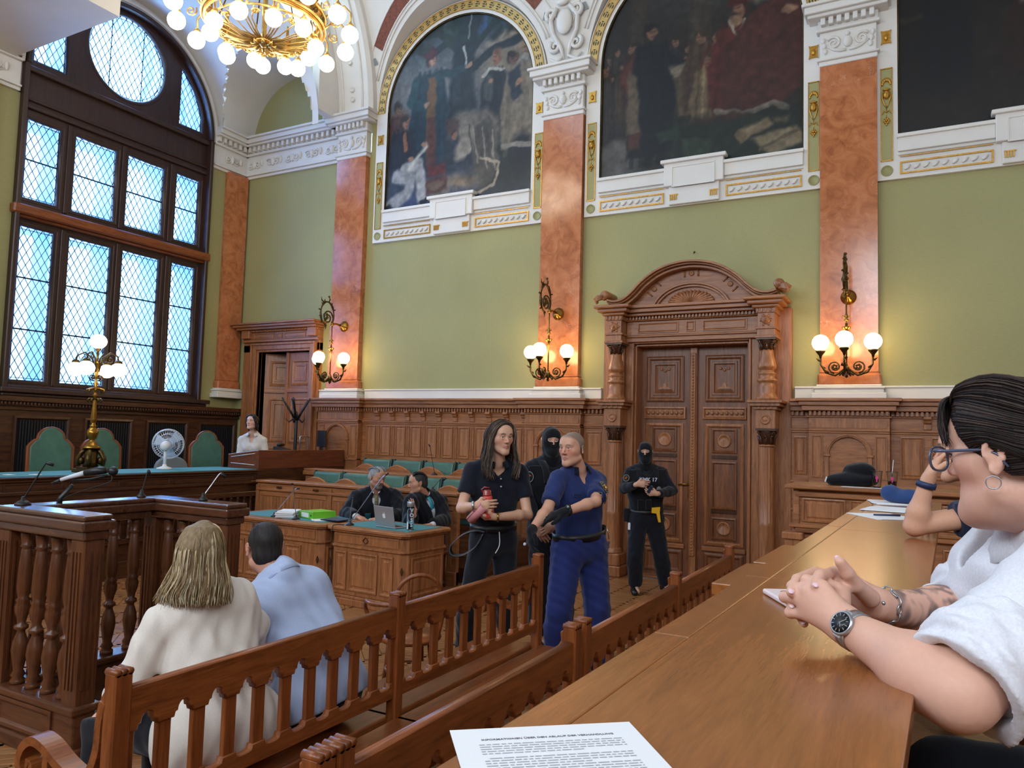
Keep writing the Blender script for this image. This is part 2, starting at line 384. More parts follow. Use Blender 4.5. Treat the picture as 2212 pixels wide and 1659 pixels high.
# marble pilasters with base and capital
def pilaster(cx, parent, along=X_, out=-Y_, y0=WY, hw=0.32, hi=6.5, full=True):
    o0 = Vector((cx, y0, 0)) if along == X_ else Vector((y0, cx, 0))
    def bx(mb, a0, a1, d, z0, z1):
        p = [o0+along*a+out*dd for a in (a0, a1) for dd in (-0.02, d)]
        xs = [q.x for q in p]; ys = [q.y for q in p]; mb.box(min(xs), max(xs), min(ys), max(ys), z0, z1)
    mb = MB(); bx(mb, -hw, hw, 0.11, 2.66, hi+0.02); sh = mb.build('pilaster', M['marble'], parent, 'polished red marble pilaster shaft')
    mb = MB(); bx(mb, -hw-0.03, hw+0.03, 0.13, 2.52, 2.66); bx(mb, -hw-0.012, hw+0.012, 0.12, 2.66, 2.70); mb.build('marble_plinth', M['marble'], sh, bevel=0.02)
    mb = MB()
    for k, (e, d, z0, z1) in enumerate(((0.09, 0.20, 2.355, 2.43), (0.06, 0.17, 2.43, 2.475), (0.075, 0.185, 2.475, 2.505), (0.04, 0.15, 2.505, 2.53))): bx(mb, -hw-e, hw+e, d, z0, z1)
    mb.build('plinth', M['plaster'], sh, 'white moulded pilaster plinth', bevel=0.012, seg=2)
    if not full: return sh
    mb = MB()
    for e, d, z0, z1 in ((0.01, 0.125, 6.5, 6.56), (0.035, 0.15, 6.56, 6.585), (0.0, 0.12, 6.585, 6.93), (0.04, 0.16, 6.93, 6.97), (0.02, 0.14, 6.97, 7.08), (0.13, 0.26, 7.08, 7.12), (0.16, 0.30, 7.12, 7.21), (0.19, 0.33, 7.21, 7.25)): bx(mb, -hw-e, hw+e, d, z0, z1)
    n = 7
    for k in range(n):
        a = -hw+0.0+(2*hw)*(k+0.5)/n; bx(mb, a-0.028, a+0.028, 0.215, 6.99, 7.08)
    cap = mb.build('capital', M['plaster'], sh, 'white plaster capital with dentils and scroll frieze', bevel=0.008)
    mb = MB(); f = o0+out*0.125
    for sg in (-1, 1):
        c = f+along*(sg*0.16)+Z_*6.77
        mb.tube(spiral(c, along*sg, Z_, 0.085, 0.012, 0.6, 1.6), [0.020-0.0006*i for i in range(19)], 6)
        mb.tube([f+along*sg*0.02+Z_*6.66, f+along*sg*0.08+Z_*6.66, f+along*sg*0.15+Z_*6.68, f+along*sg*0.24+Z_*6.74], [0.02, 0.022, 0.02, 0.008], 6)
        for k in range(3): mb.ball(f+along*sg*(0.255+0.012*k)+Z_*(6.68+0.07*k), (0.028, 0.02, 0.04), 8, 5)
    mb.ball(f+Z_*6.76, (0.055, 0.045, 0.075), 10, 6); mb.ball(f+Z_*6.86, (0.03, 0.03, 0.03), 8, 5)
    mb.build('scroll_relief', M['stucco'], cap)
    return sh
for cx in PIL: pilaster(cx, wall)

# entablature over the small door bay
def entab(parent, o0, along, out, a0, a1, nd):
    def bx(mb, s0, s1, d, z0, z1):
        p = [o0+along*a+out*dd for a in (s0, s1) for dd in (-0.02, d)]
        xs = [q.x for q in p]; ys = [q.y for q in p]; mb.box(min(xs), max(xs), min(ys), max(ys), z0, z1)
    mb = MB()
    for d, z0, z1 in ((0.05, 6.5, 6.55), (0.09, 6.55, 6.58), (0.04, 6.58, 6.93), (0.09, 6.93, 6.97), (0.06, 6.97, 7.08), (0.18, 7.08, 7.12), (0.22, 7.12, 7.2), (0.26, 7.2, 7.24)): bx(mb, a0, a1, d, z0, z1)
    for k in range(nd):
        a = a0+(a1-a0)*(k+0.5)/nd; bx(mb, a-0.03, a+0.03, 0.135, 6.99, 7.08)
    e = mb.build('entablature', M['plaster'], parent, bevel=0.006)
    mb = MB(); n = max(1, int(abs(a1-a0)/0.42)); f = o0+out*0.05
    for k in range(n):
        a = a0+(a1-a0)*(k+0.5)/n
        for sg in (-1, 1):
            mb.tube(spiral(f+along*(a+sg*0.09)+Z_*6.76, along*sg, Z_*(1 if k % 2 else -1), 0.075, 0.012, 0.5, 1.5, 12), [0.017]*13, 5)
        mb.ball(f+along*a+Z_*6.76, (0.05, 0.04, 0.08), 8, 5)
        mb.ball(f+along*(a+0.2)+Z_*6.78, (0.03, 0.03, 0.07), 7, 5)
    mb.build('scroll_relief', M['stucco'], e)
entab(wall, Vector((0, WY, 0)), X_, -Y_, WX, -8.9, 20)

# white band above the panelling
mb = MB()
for a, b in ((-9.2, -8.9), (-8.2, -4.98), (-4.3, -3.98), (-1.42, -1.14), (-0.46, 4.5)):
    mb.box(a, b, WY-0.05, WY+0.01, 2.33, 2.50); mb.box(a, b, WY-0.065, WY+0.01, 2.49, 2.515)
mb.build('white_plaster_band', M['plaster'], wall, bevel=0.006)

# mural surrounds
def surround(cx, i):
    zs, R = 7.2, 1.38
    outer = [(cx+1.6, 4.98), (cx+1.6, zs)] + arc(cx, zs, 1.6, 0, PI, 40)[1:-1] + [(cx-1.6, zs), (cx-1.6, 4.98)]
    hole = [(cx-R, 5.5), (cx+R, 5.5), (cx+R, zs)] + arc(cx, zs, R, 0, PI, 40)[1:-1] + [(cx-R, zs)]
    sr = plate('plaster_surround', [outer, hole], 0.05, (0, WY, 0), X_, Z_, M['plaster'], wall, label='white plaster surround of an arched mural')
    # gilded archivolt with its leaves
    mb = MB().archring((cx, WY, zs), X_, Z_, -Y_, 1.44, 1.565, 0.0, 0.065, 0, PI, 40)
    g = mb.build('archivolt', M['archi'], sr, 'gilded ornamental band round the mural arch')
    mb = MB()
    for r_ in (1.437, 1.568): mb.tube([Vector((cx+r_*math.cos(PI*k/48), WY-0.066, zs+r_*math.sin(PI*k/48))) for k in range(49)], 0.007, 5)
    mb.build('gilt_fillet', M['gold'], sr)
    mb = MB(); N = 34
    for k in range(N):
        a = PI*(k+0.5)/N; e = Vector((math.cos(a), 0, math.sin(a))); t = Vector((-math.sin(a), 0, math.cos(a))); p = Vector((cx, WY-0.067, zs))+e*1.502
        for dx, dy, ex, ey in ((-0.035, 0.005, 0.012, 0.034), (0.0, 0.012, 0.011, 0.036), (0.035, 0.005, 0.012, 0.034), (0, -0.035, 0.022, 0.010)):
            q = p+e*dx+t*dy; n = 6
            mb.add([q+e*(ex*math.cos(2*PI*j/n))+t*(ey*math.sin(2*PI*j/n)) for j in range(n)], [tuple(range(n))])
    mb.build('painted_leaves', M['leafdark'], sr, kind='stuff', fix=False)
    # strips beside the mural
    for sg in (-1, 1):
        xc = cx+sg*1.50
        mb = MB().box(xc-0.058, xc+0.058, WY-0.058, WY-0.05, 5.22, 6.34); st = mb.build('green_strip', M['green'], sr)
        mb = MB()
        for a, b, c, d in ((xc-0.066, xc-0.056, 5.21, 6.35), (xc+0.056, xc+0.066, 5.21, 6.35), (xc-0.066, xc+0.066, 5.205, 5.218), (xc-0.066, xc+0.066, 6.342, 6.355)): mb.box(a, b, WY-0.064, WY-0.05, c, d)
        mb.build('gilt_fillet', M['gold'], st)
        mb = MB(); y = WY-0.07
        mb.ball((xc, y, 6.02), (0.034, 0.03, 0.055), 10, 7); mb.ball((xc, y-0.02, 6.01), (0.010, 0.022, 0.018), 6, 5); mb.ball((xc, y, 6.085), (0.044, 0.025, 0.018), 8, 5)
        for k in range(7):
            a = PI*(k+0.5)/7; mb.ball((xc+0.045*math.cos(a), y+0.005, 6.15+0.06*math.sin(a)), (0.013, 0.014, 0.03), 6, 5, Matrix.Rotation(a-PI/2, 3, 'Y').to_3x3() if False else None)
        for s2 in (-1, 1):
            mb.tube([(xc+s2*0.03, y, 6.06), (xc+s2*0.045, y, 5.98), (xc+s2*0.02, y, 5.90), (xc+s2*0.004, y, 5.86)], [0.01, 0.011, 0.008, 0.004], 5)
            mb.tube([(xc, y+0.01, 5.80), (xc+s2*0.03, y, 5.83), (xc+s2*0.048, y, 5.78)], [0.005, 0.008, 0.003], 5)
        mb.tube([(xc, y+0.01, 5.88), (xc, y+0.01, 5.72)], 0.005, 5)
        for k in range(6): mb.ball((xc+0.024*math.cos(k*PI/3), y, 5.70+0.026*math.sin(k*PI/3)), (0.016, 0.015, 0.016), 6, 5)
        mb.ball((xc, y-0.012, 5.70), 0.014, 6, 5); mb.ball((xc, y, 5.655), (0.01, 0.012, 0.022), 6, 5)
        mb.build('gilt_mask_ornament', M['gold'], st)
        mb = MB(); n = 12; lp = []
        for k in range(4):
            a = PI/4+k*PI/2; lp.append((0.062*math.sqrt(2)*math.cos(a), 0.10*math.sqrt(2)*math.sin(a)*0.8))
        mb.prism([(-0.058, -0.085), (-0.03, -0.075), (0.03, -0.075), (0.058, -0.085), (0.048, -0.04), (0.048, 0.04), (0.058, 0.085), (0.03, 0.075), (-0.03, 0.075), (-0.058, 0.085), (-0.048, 0.04), (-0.048, -0.04)], (xc, WY-0.05, 6.74), X_, Z_, (0, -0.02, 0))
        mb.ball((xc, WY-0.075, 6.73), (0.024, 0.02, 0.04), 8, 6)
        mb.build('gilt_cartouche', M['gold'], sr)
        mb = MB().lathe([(0.066, 0), (0.066, 0.012), (0.056, 0.012), (0.056, 0.006), (0.0, 0.006)], (xc, WY-0.05, 5.09), 20, (0, -1, 0)); mb.build('green_roundel', M['green'], sr)
        # ledge, lower panel with running leaves
        x0, x1 = (cx-1.36, cx-0.42) if sg < 0 else (cx+0.42, cx+1.36)
        mb = MB()
        mb.box(x0-0.02, x1+0.02, WY-0.09, WY-0.04, 5.30, 5.47); mb.box(x0-0.03, x1+0.03, WY-0.12, WY-0.04, 5.46, 5.505)
        mb.box(x0-0.02, x1+0.02, WY-0.075, WY-0.04, 5.255, 5.27)
        led = mb.build('ledge', M['plaster'], sr, bevel=0.006)
        mb = MB().rings((x0, WY-0.05, 5.03), X_, Z_, -Y_, x1-x0, 0.15, [(0.0, 0.0), (0.0, 0.016), (0.018, 0.016), (0.018, 0.004)], cap=False); mb.build('gilt_panel_frame', M['gold'], led)
        mb = MB().box(x0, x1, WY-0.079, WY-0.074, 5.232, 5.243); mb.build('gilt_line', M['gold'], led)
        mb = MB(); n = 9
        for k in range(n):
            xx = x0+0.08+(x1-x0-0.16)*k/(n-1)
            mb.tube([(xx-0.03, WY-0.058, 5.08), (xx, WY-0.062, 5.10), (xx+0.03, WY-0.060, 5.13)], [0.012, 0.02, 0.008], 6)
        mb.build('leaf_relief', M['stucco'], led)
    mb = MB()
    mb.box(cx-0.40, cx+0.40, WY-0.13, WY-0.04, 5.24, 5.56); mb.box(cx-0.44, cx+0.44, WY-0.17, WY-0.04, 5.55, 5.60)
    mb.box(cx-0.34, cx+0.34, WY-0.10, WY-0.04, 4.99, 5.24)
    blk = mb.build('ledge_block', M['plaster'], sr, bevel=0.008)
    mb = MB().rings((cx-0.29, WY-0.13, 5.22), X_, Z_, -Y_, 0.58, 0.28, [(0, 0), (0, 0.012), (0.012, 0.012), (0.014, 0.003)], cap=True); mb.build('block_panel', M['plaster'], blk)
    for sg in (-1, 1):
        mb = MB()
        for k in range(4): mb.box(cx+sg*0.27-0.05+0.026*k, cx+sg*0.27-0.036+0.026*k, WY-0.115, WY-0.1, 5.05, 5.12)
        mb.box(cx+sg*0.27-0.055, cx+sg*0.27+0.06, WY-0.112, WY-0.1, 5.115, 5.13)
        mb.build('gilt_guttae', M['gold'], blk)
    # dark reveal and thin gold slip round the canvas
    mb = MB(); pts = [(cx-R, 5.5), (cx-R, zs)] + [(cx-R*math.cos(PI*k/40), zs+R*math.sin(PI*k/40)) for k in range(1, 40)] + [(cx+R, zs), (cx+R, 5.5)]
    for (a, b), (c, d) in zip(pts[:-1], pts[1:]): mb.add([(a, WY-0.05, b), (c, WY-0.05, d), (c, WY, d), (a, WY, b)], [(0, 1, 2, 3)])
    mb.add([(cx-R, WY-0.05, 5.5), (cx+R, WY-0.05, 5.5), (cx+R, WY, 5.5), (cx-R, WY, 5.5)], [(0, 1, 2, 3)])
    mb.build('dark_reveal', M['void'], sr, fix=False)
M['archi'] = plain('gilded_ochre_band', (200, 168, 104), 0.5, 0.2, noise=0.12, nscale=20)
M['leafdark'] = plain('dark_painted_leaf', (70, 66, 40), 0.6)
for i_, b_ in enumerate(BAY): surround(b_, i_)

ceil = struct('ceiling', 'white plaster vault over the court room')
ZS = 7.2
def by(z):
    s = min(1.0, max(0.0, (z-ZS)/4.5)); return WY-0.02-6.0*(1-math.sqrt(max(0, 1-s*s)))
for i_, cx in enumerate(BAY):
    mb = MB(); K, J = 48, 6; vs = []; hw = 1.96; top = 9.25
    for k in range(K+1):
        a = PI*k/K; ca, sa = math.cos(a), math.sin(a)
        t = min(hw/abs(ca) if abs(ca) > 1e-6 else 1e9, (top-ZS)/sa if sa > 1e-6 else 1e9)
        for j in range(J+1):
            r = 1.62+(t-1.62)*j/J; x, z = cx+r*ca, ZS+r*sa; vs.append((x, by(z), z))
    mb.add(vs, [(k*(J+1)+j, k*(J+1)+j+1, (k+1)*(J+1)+j+1, (k+1)*(J+1)+j) for k in range(K) for j in range(J)], True)
    b0 = [(cx+1.62*math.cos(PI*k/K), by(ZS+1.62*math.sin(PI*k/K))+0.0, ZS+1.62*math.sin(PI*k/K)) for k in range(K+1)]
    b1 = [(x, WY+0.01, z) for x, y, z in b0]; b2 = [(cx+1.57*math.cos(PI*k/K), WY-0.051, ZS+1.57*math.sin(PI*k/K)) for k in range(K+1)]
    mb.add(b0+b1, [(k, k+1, K+2+k, K+1+k) for k in range(K)], True)
    sp = mb.build('vault_spandrel', M['plaster'], ceil, fix=False)
    mb = MB(); lo, hi_, K2 = 0.62, PI-0.62, 26; vs = []
    for k in range(K2+1):
        a = lo+(hi_-lo)*k/K2
        for r in (1.76, 1.95):
            x, z = cx+r*math.cos(a), ZS+r*math.sin(a); vs.append((x, by(z)-0.012, z))
    mb.add(vs, [(2*k, 2*k+1, 2*k+3, 2*k+2) for k in range(K2)], True); mb.build('painted_red_band', M['redbrown'], sp, 'red brown patterned band over the arch', fix=False)
    for r in (1.70, 1.75, 1.96):
        mb = MB(); mb.tube([(cx+r*math.cos(a), by(ZS+r*math.sin(a))-0.008, ZS+r*math.sin(a)) for a in [0.35+(PI-0.7)*k/36 for k in range(37)]], 0.014, 6); mb.build('vault_moulding', M['plaster'], sp)
    for sg in (-1, 1):
        a = PI/2+sg*(PI/2-0.50); e = Vector((math.cos(a), 0, math.sin(a))); t = Vector((-e.z, 0, e.x)); c = Vector((cx, 0, ZS))+e*1.86
        vv = []
        for p, q in ((-0.09, 0), (0, -0.07), (0.09, 0), (0, 0.07)):
            w = c+e*p+t*q; vv.append((w.x, by(w.z)-0.014, w.z))
        MB().add(vv, [(0, 1, 2, 3)]).build('slate_lozenge', M['greyblue'], sp, fix=False)
# upper barrel and flat crown
mb = MB(); N = 14; vs = []
for k in range(N+1):
    z = 9.25+(11.7-9.25)*math.sin(PI/2*k/N); vs += [(-8.2, by(z), z), (4.8, by(z), z)]
vs += [(-8.2, -4.7, 11.7), (4.8, -4.7, 11.7)]
mb.add(vs, [(2*k, 2*k+1, 2*k+3, 2*k+2) for k in range(N+1)], True); mb.build('barrel_vault', M['plaster'], ceil, fix=False)
# cartouches on the pendentives above the capitals
def cartouche(cx):
    mb = MB(); y = WY-0.03
    def yy(z): return by(z)-0.045
    mb.ball((cx, yy(7.95), 7.95), (0.13, 0.06, 0.2), 14, 9)
    for sg in (-1, 1):
        mb.tube(spiral((cx+sg*0.2, yy(8.05), 8.08), X_*sg, Z_, 0.1, 0.02, -1.2, 1.3, 14), [0.035-0.0012*i for i in range(15)], 6)
        mb.tube(spiral((cx+sg*0.17, yy(7.62), 7.62), X_*sg, -Z_, 0.1, 0.02, -1.0, 1.3, 14), [0.035-0.0012*i for i in range(15)], 6)
        mb.tube([(cx+sg*0.10, yy(8.15), 8.15), (cx+sg*0.22, yy(8.0), 8.0), (cx+sg*0.19, yy(7.8), 7.8), (cx+sg*0.08, yy(7.6), 7.6), (cx+sg*0.03, yy(7.42), 7.42)], [0.03, 0.04, 0.03, 0.035, 0.015], 6)
        mb.tube([(cx+sg*0.04, yy(7.5), 7.45), (cx+sg*0.16, yy(7.4), 7.38), (cx+sg*0.26, yy(7.4), 7.46)], [0.02, 0.03, 0.012], 6)
    mb.ball((cx, yy(8.3), 8.32), (0.055, 0.05, 0.075), 9, 6); mb.ball((cx, yy(8.22), 8.2), (0.1, 0.04, 0.04), 9, 6)
    for k in range(5):
        a = PI*(k+0.5)/5; mb.ball((cx+0.07*math.cos(a), yy(8.4), 8.38+0.06*math.sin(a)), (0.025, 0.025, 0.035), 7, 5)
    mb.build('cartouche', M['stucco'], ceil, 'white stucco cartouche with scrolls')
for cx in PIL[1:3]: cartouche(cx)
# transverse rib at the first pilaster
mb = MB(); vs = []; N = 30
for k in range(N+1):
    z = 7.24+(11.5-7.24)*math.sin(PI/2*k/N)
    for x, ins in ((-8.98, 0.10), (-8.92, 0.16), (-8.26, 0.16), (-8.2, 0.10)): vs.append((x, by(z)-ins, z))
    vs.append((-8.2, by(z)+0.4, z)); vs.append((-8.98, by(z)+0.4, z))
fs = [(k*6+j, k*6+(j+1) % 6, (k+1)*6+(j+1) % 6, (k+1)*6+j) for k in range(N) for j in range(6)]
mb.add(vs, fs, False); rib = mb.build('transverse_rib', M['plaster'], ceil)
mb = MB()
for x in (-8.80, -8.38): mb.tube([(x, by(7.24+4.2*math.sin(PI/2*k/24))-0.165, 7.24+4.2*math.sin(PI/2*k/24)) for k in range(25)], 0.022, 6)
for z, r in ((7.5, 0.05), (7.66, 0.05), (8.1, 0.045)): mb.lathe([(r, 0), (r, 0.03), (r*0.6, 0.03), (r*0.5, 0.015), (0, 0.03)], (-8.59, by(z)-0.155, z), 14, (0, -1, 0))
mb.build('rib_moulding', M['stucco'], rib)
# groin vault of the window bay
WCY, WCZ = 7.47, 6.95
RA, RB, BX, BZ = 1.80, 1.05, -10.1, 7.22
mb = MB(); K, J = 72, 36; vs = []
for k in range(K+1):
    a = PI*k/K
    for j in range(J+1): vs.append((WX+(-8.9-WX)*j/J, WCY+RA*math.cos(a), WCZ+RA*math.sin(a)))
def inB(x, z): return abs(x-BX) < RB and z < BZ+math.sqrt(max(0, RB*RB-(x-BX)**2))
fs = []
for k in range(K):
    for j in range(J):
        q = (k*(J+1)+j, k*(J+1)+j+1, (k+1)*(J+1)+j+1, (k+1)*(J+1)+j); c = [sum(vs[i][d] for i in q)/4 for d in range(3)]
        if not inB(c[0], c[2]): fs.append(q)
mb.add(vs, fs, True); vs = []
K, J = 48, 60
for k in range(K+1):
    a = PI*k/K
    for j in range(J+1): vs.append((BX+RB*math.cos(a), 4.99+(WY+0.02-4.99)*j/J, BZ+RB*math.sin(a)))
fs = []
for k in range(K):
    for j in range(J):
        q = (k*(J+1)+j, k*(J+1)+j+1, (k+1)*(J+1)+j+1, (k+1)*(J+1)+j); c = [sum(vs[i][d] for i in q)/4 for d in range(3)]
        if not (abs(c[1]-WCY) < RA and c[2] < WCZ+math.sqrt(max(0, RA*RA-(c[1]-WCY)**2))): fs.append(q)
mb.add(vs, fs, True)
mb.box(WX-0.05, BX-RB+0.01, WCY+RA-0.02, WY, 7.2, 9.2); mb.box(BX+RB-0.01, -8.9, WCY+RA-0.02, WY, 7.2, 9.2)
mb.box(WX-0.05, -8.9, 4.7, WCY-RA+0.02, 6.95, 7.3)
mb.build('groin_vault', M['plaster'], ceil, fix=False)
MB().box(WX, -8.95, WY, WY+0.1, 6.5, 8.5).build('green_lunette', M['green'], wall)

lw = struct('wall_left', 'end wall with the great arched window over dark panelling')
MB().box(WX-0.4, WX, 9.11, 9.95, 0, 6.52).box(WX-0.4, WX, 5.0, 5.83, 0, 6.52).box(WX-0.4, WX, 5.83, 9.11, 0, 2.26).build('wall_field', M['green'], lw)
MB().box(WX-0.4, WX, -4.7, 5.0, 0, 11.7).build('plain_wall_field', M['plaster'], lw)
up = [(4.9, 6.5), (WCY-1.64, 6.5)] + [(WCY-1.64*math.cos(PI*k/40), WCZ+1.64*math.sin(PI*k/40)) for k in range(41)] + [(WCY+1.64, 6.5), (10.0, 6.5), (10.0, 9.4), (4.9, 9.4)]
plate('arch_wall', [up], 0.2, (WX-0.2, 0, 0), Y_, Z_, M['plaster'], lw)
mb = MB().archring((WX, WCY, WCZ), Y_, Z_, X_, 1.64, 1.72, 0, 0.06, 0, PI, 40).archring((WX, WCY, WCZ), Y_, Z_, X_, 1.66, 1.70, 0.06, 0.085, 0, PI, 40)
mb.build('arch_moulding', M['plaster'], lw)
pilaster(9.68, lw, Y_, X_, WX, 0.22, 6.5, False)
pilaster(5.26, lw, Y_, X_, WX, 0.22, 6.5, False)
entab(lw, Vector((WX, 0, 0)), Y_, X_, 9.14, 9.95, 7); entab(lw, Vector((WX, 0, 0)), Y_, X_, 5.0, 5.80, 7)
# the window itself
win = struct('window_1', 'great arched oak window with leaded diamond panes')
YP = ((5.97, 6.48), (6.68, 7.38), (7.55, 8.25), (8.46, 8.96))
ZL, ZU = (2.40, 4.63), (5.02, 6.20)
FX = WX-0.10
Rf = 1.64
fr = [(WCY-Rf, 2.24), (WCY+Rf, 2.24), (WCY+Rf, WCZ)] + arc(WCY, WCZ, Rf, 0, PI, 48)[1:-1] + [(WCY-Rf, WCZ)]
def seg_loop(y0, y1, z0, R, left):
    n = 12; out = []
    if left:
        out = [(y0, z0), (y1, z0), (y1, WCZ+math.sqrt(R*R-(y1-WCY)**2))]
        for k in range(1, n): y = y1+(y0-y1)*k/n; out.append((y, WCZ+math.sqrt(max(0, R*R-(y-WCY)**2))))
        out.append((y0, max(z0+0.02, WCZ+math.sqrt(max(0, R*R-(y0-WCY)**2)))))
    else:
        out = [(2*WCY-p[0], p[1]) for p in seg_loop(2*WCY-y1, 2*WCY-y0, z0, R, True)][::-1]
    return out
CIR = (7.46, 7.76, 0.68)
OPEN = [rect(a, b, *ZL) for a, b in YP]+[rect(a, b, *ZU) for a, b in YP]
OPEN += [seg_loop(5.99, 6.48, 7.05, 1.52, True), seg_loop(8.44, 8.94, 7.05, 1.52, False), arc(CIR[0], CIR[1], CIR[2], 0, 2*PI, 40)[:-1]]
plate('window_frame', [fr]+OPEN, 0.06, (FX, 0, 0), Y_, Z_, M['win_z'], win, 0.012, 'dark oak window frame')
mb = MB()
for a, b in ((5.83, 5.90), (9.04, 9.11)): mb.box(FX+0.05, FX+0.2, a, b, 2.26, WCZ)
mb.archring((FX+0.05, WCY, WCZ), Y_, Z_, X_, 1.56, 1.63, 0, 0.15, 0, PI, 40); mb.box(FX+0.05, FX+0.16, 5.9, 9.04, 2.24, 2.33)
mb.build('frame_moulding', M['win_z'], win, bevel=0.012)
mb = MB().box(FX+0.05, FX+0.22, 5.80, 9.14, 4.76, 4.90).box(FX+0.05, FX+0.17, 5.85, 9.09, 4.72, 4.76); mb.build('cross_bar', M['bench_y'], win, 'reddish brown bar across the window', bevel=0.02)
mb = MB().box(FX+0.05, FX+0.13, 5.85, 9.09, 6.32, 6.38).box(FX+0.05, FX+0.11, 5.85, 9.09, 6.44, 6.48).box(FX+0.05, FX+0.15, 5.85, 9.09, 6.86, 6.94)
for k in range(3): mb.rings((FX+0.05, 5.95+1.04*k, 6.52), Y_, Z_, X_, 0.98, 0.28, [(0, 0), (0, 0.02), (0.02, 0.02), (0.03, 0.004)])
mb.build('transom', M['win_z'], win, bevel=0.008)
mb = MB().archring((FX+0.05, CIR[0], CIR[1]), Y_, Z_, X_, CIR[2]+0.005, CIR[2]+0.05, 0, 0.03, 0, 2*PI, 40).archring((FX+0.05, CIR[0], CIR[1]), Y_, Z_, X_, CIR[2]+0.11, CIR[2]+0.14, 0, 0.02, 0, 2*PI, 40)
for a, b in YP:
    for z0, z1 in (ZL, ZU):
        mb.rings((FX+0.05, a-0.045, z0-0.045), Y_, Z_, X_, b-a+0.09, z1-z0+0.09, [(0, 0), (0, 0.028), (0.03, 0.028), (0.045, 0.0)], cap=False)
for y in (6.58, 7.465, 8.355):
    mb.box(FX+0.05, FX+0.10, y-0.03, y+0.03, 2.35, 4.7); mb.box(FX+0.05, FX+0.10, y-0.03, y+0.03, 4.95, 6.3)
mb.build('mullion_moulding', M['win_z'], win, bevel=0.006)
MB().box(FX, WX+0.24, 5.74, 9.2, 2.22, 2.29).box(WX, WX+0.19, 5.78, 9.16, 2.17, 2.22).build('window_sill', M['win_z'], win, bevel=0.012)
# panes with lead cames
def clip_line(loop, p, d):
    """parts of the line p + t d inside a convex loop"""
    t0, t1 = -1e9, 1e9; n = len(loop)
    for i in range(n):
        a, b = loop[i], loop[(i+1) % n]; ex, ez = b[0]-a[0], b[1]-a[1]; nx, nz = -ez, ex
        den = d[0]*nx+d[1]*nz; num = (p[0]-a[0])*nx+(p[1]-a[1])*nz
        if abs(den) < 1e-9:
            if num < 0: return None
            continue
        t = -num/den
        if den > 0: t0 = max(t0, t)
        else: t1 = min(t1, t)
    return (t0, t1) if t1 > t0 else None
def ccw(lp):
    return lp if sum((b[0]-a[0])*(b[1]+a[1]) for a, b in zip(lp, lp[1:]+lp[:1])) < 0 else lp[::-1]
for li, lp in enumerate(OPEN):
    lp = ccw(lp); n = len(lp)
    pane = MB().add([(FX, y, z) for y, z in lp], [tuple(range(n))]).build('pane', M['glass'], win, fix=False)
    mb = MB(); ys = [p[0] for p in lp]; zs = [p[1] for p in lp]
    def strip(a, b, w, x=FX+0.006):
        a, b = Vector((x, *a)), Vector((x, *b)); t = (b-a).normalized(); s = t.cross(X_)*w
        mb.add([a-s, a+s, b+s, b-s, a-s-X_*0.012, a+s-X_*0.012, b+s-X_*0.012, b-s-X_*0.012], [(0, 1, 2, 3), (4, 7, 6, 5), (0, 4, 5, 1), (2, 6, 7, 3), (1, 5, 6, 2), (3, 7, 4, 0)])
    dx, dz = 0.106, 0.185
    cxm = (min(ys)+max(ys))/2; z0 = max(zs) if li < 8 else CIR[1]
    inner = lp
    for sg in (-1, 1):
        d = (dx*sg, dz); L = math.hypot(*d)
        for k in range(-40, 41):
            r = clip_line(inner, (cxm+k*dx, z0), d)
            if r:
                a = (cxm+k*dx+d[0]*r[0], z0+d[1]*r[0]); b = (cxm+k*dx+d[0]*r[1], z0+d[1]*r[1])
                if math.hypot(a[0]-b[0], a[1]-b[1]) > 0.02: strip(a, b, 0.0038)
    if li < 4:
        for q in (1/3, 2/3): strip((min(ys), zs[0]+(ZL[1]-ZL[0])*q) if False else (min(ys), ZL[0]+(ZL[1]-ZL[0])*q), (max(ys), ZL[0]+(ZL[1]-ZL[0])*q), 0.011)
    elif li < 8: strip((min(ys), sum(ZU)/2), (max(ys), sum(ZU)/2), 0.011)
    elif li == 10:
        for q in (-0.28, 0.28): strip((CIR[0]+q, CIR[1]-0.6), (CIR[0]+q, CIR[1]+0.6), 0.006)
    for i in range(n):   # border lead
        a, b = lp[i], lp[(i+1) % n]; m = (sum(ys)/n, sum(zs)/n)
        q = lambda p: (p[0]+(m[0]-p[0])/max(0.01, math.hypot(m[0]-p[0], m[1]-p[1]))*0.045, p[1]+(m[1]-p[1])/max(0.01, math.hypot(m[0]-p[0], m[1]-p[1]))*0.045)
        strip(q(a), q(b), 0.004)
    mb.build('lead_came', M['lead'], pane, kind='stuff', fix=False)
# outer embrasures; the blue of sky-lit shade is put into their colour
M['reveal'] = plain('blue_shade_reveal', (120, 168, 226), 0.8)
mb = MB()
for lp in OPEN:
    lp = ccw(lp); n = len(lp)
    big = lp; x0, x1 = FX-0.07, FX-0.52
    mb.add([(x0, y, z) for y, z in big]+[(x1, y, z) for y, z in big], [(i, (i+1) % n, n+(i+1) % n, n+i) for i in range(n)])
mb.build('outer_reveal', M['reveal'], win, fix=False)
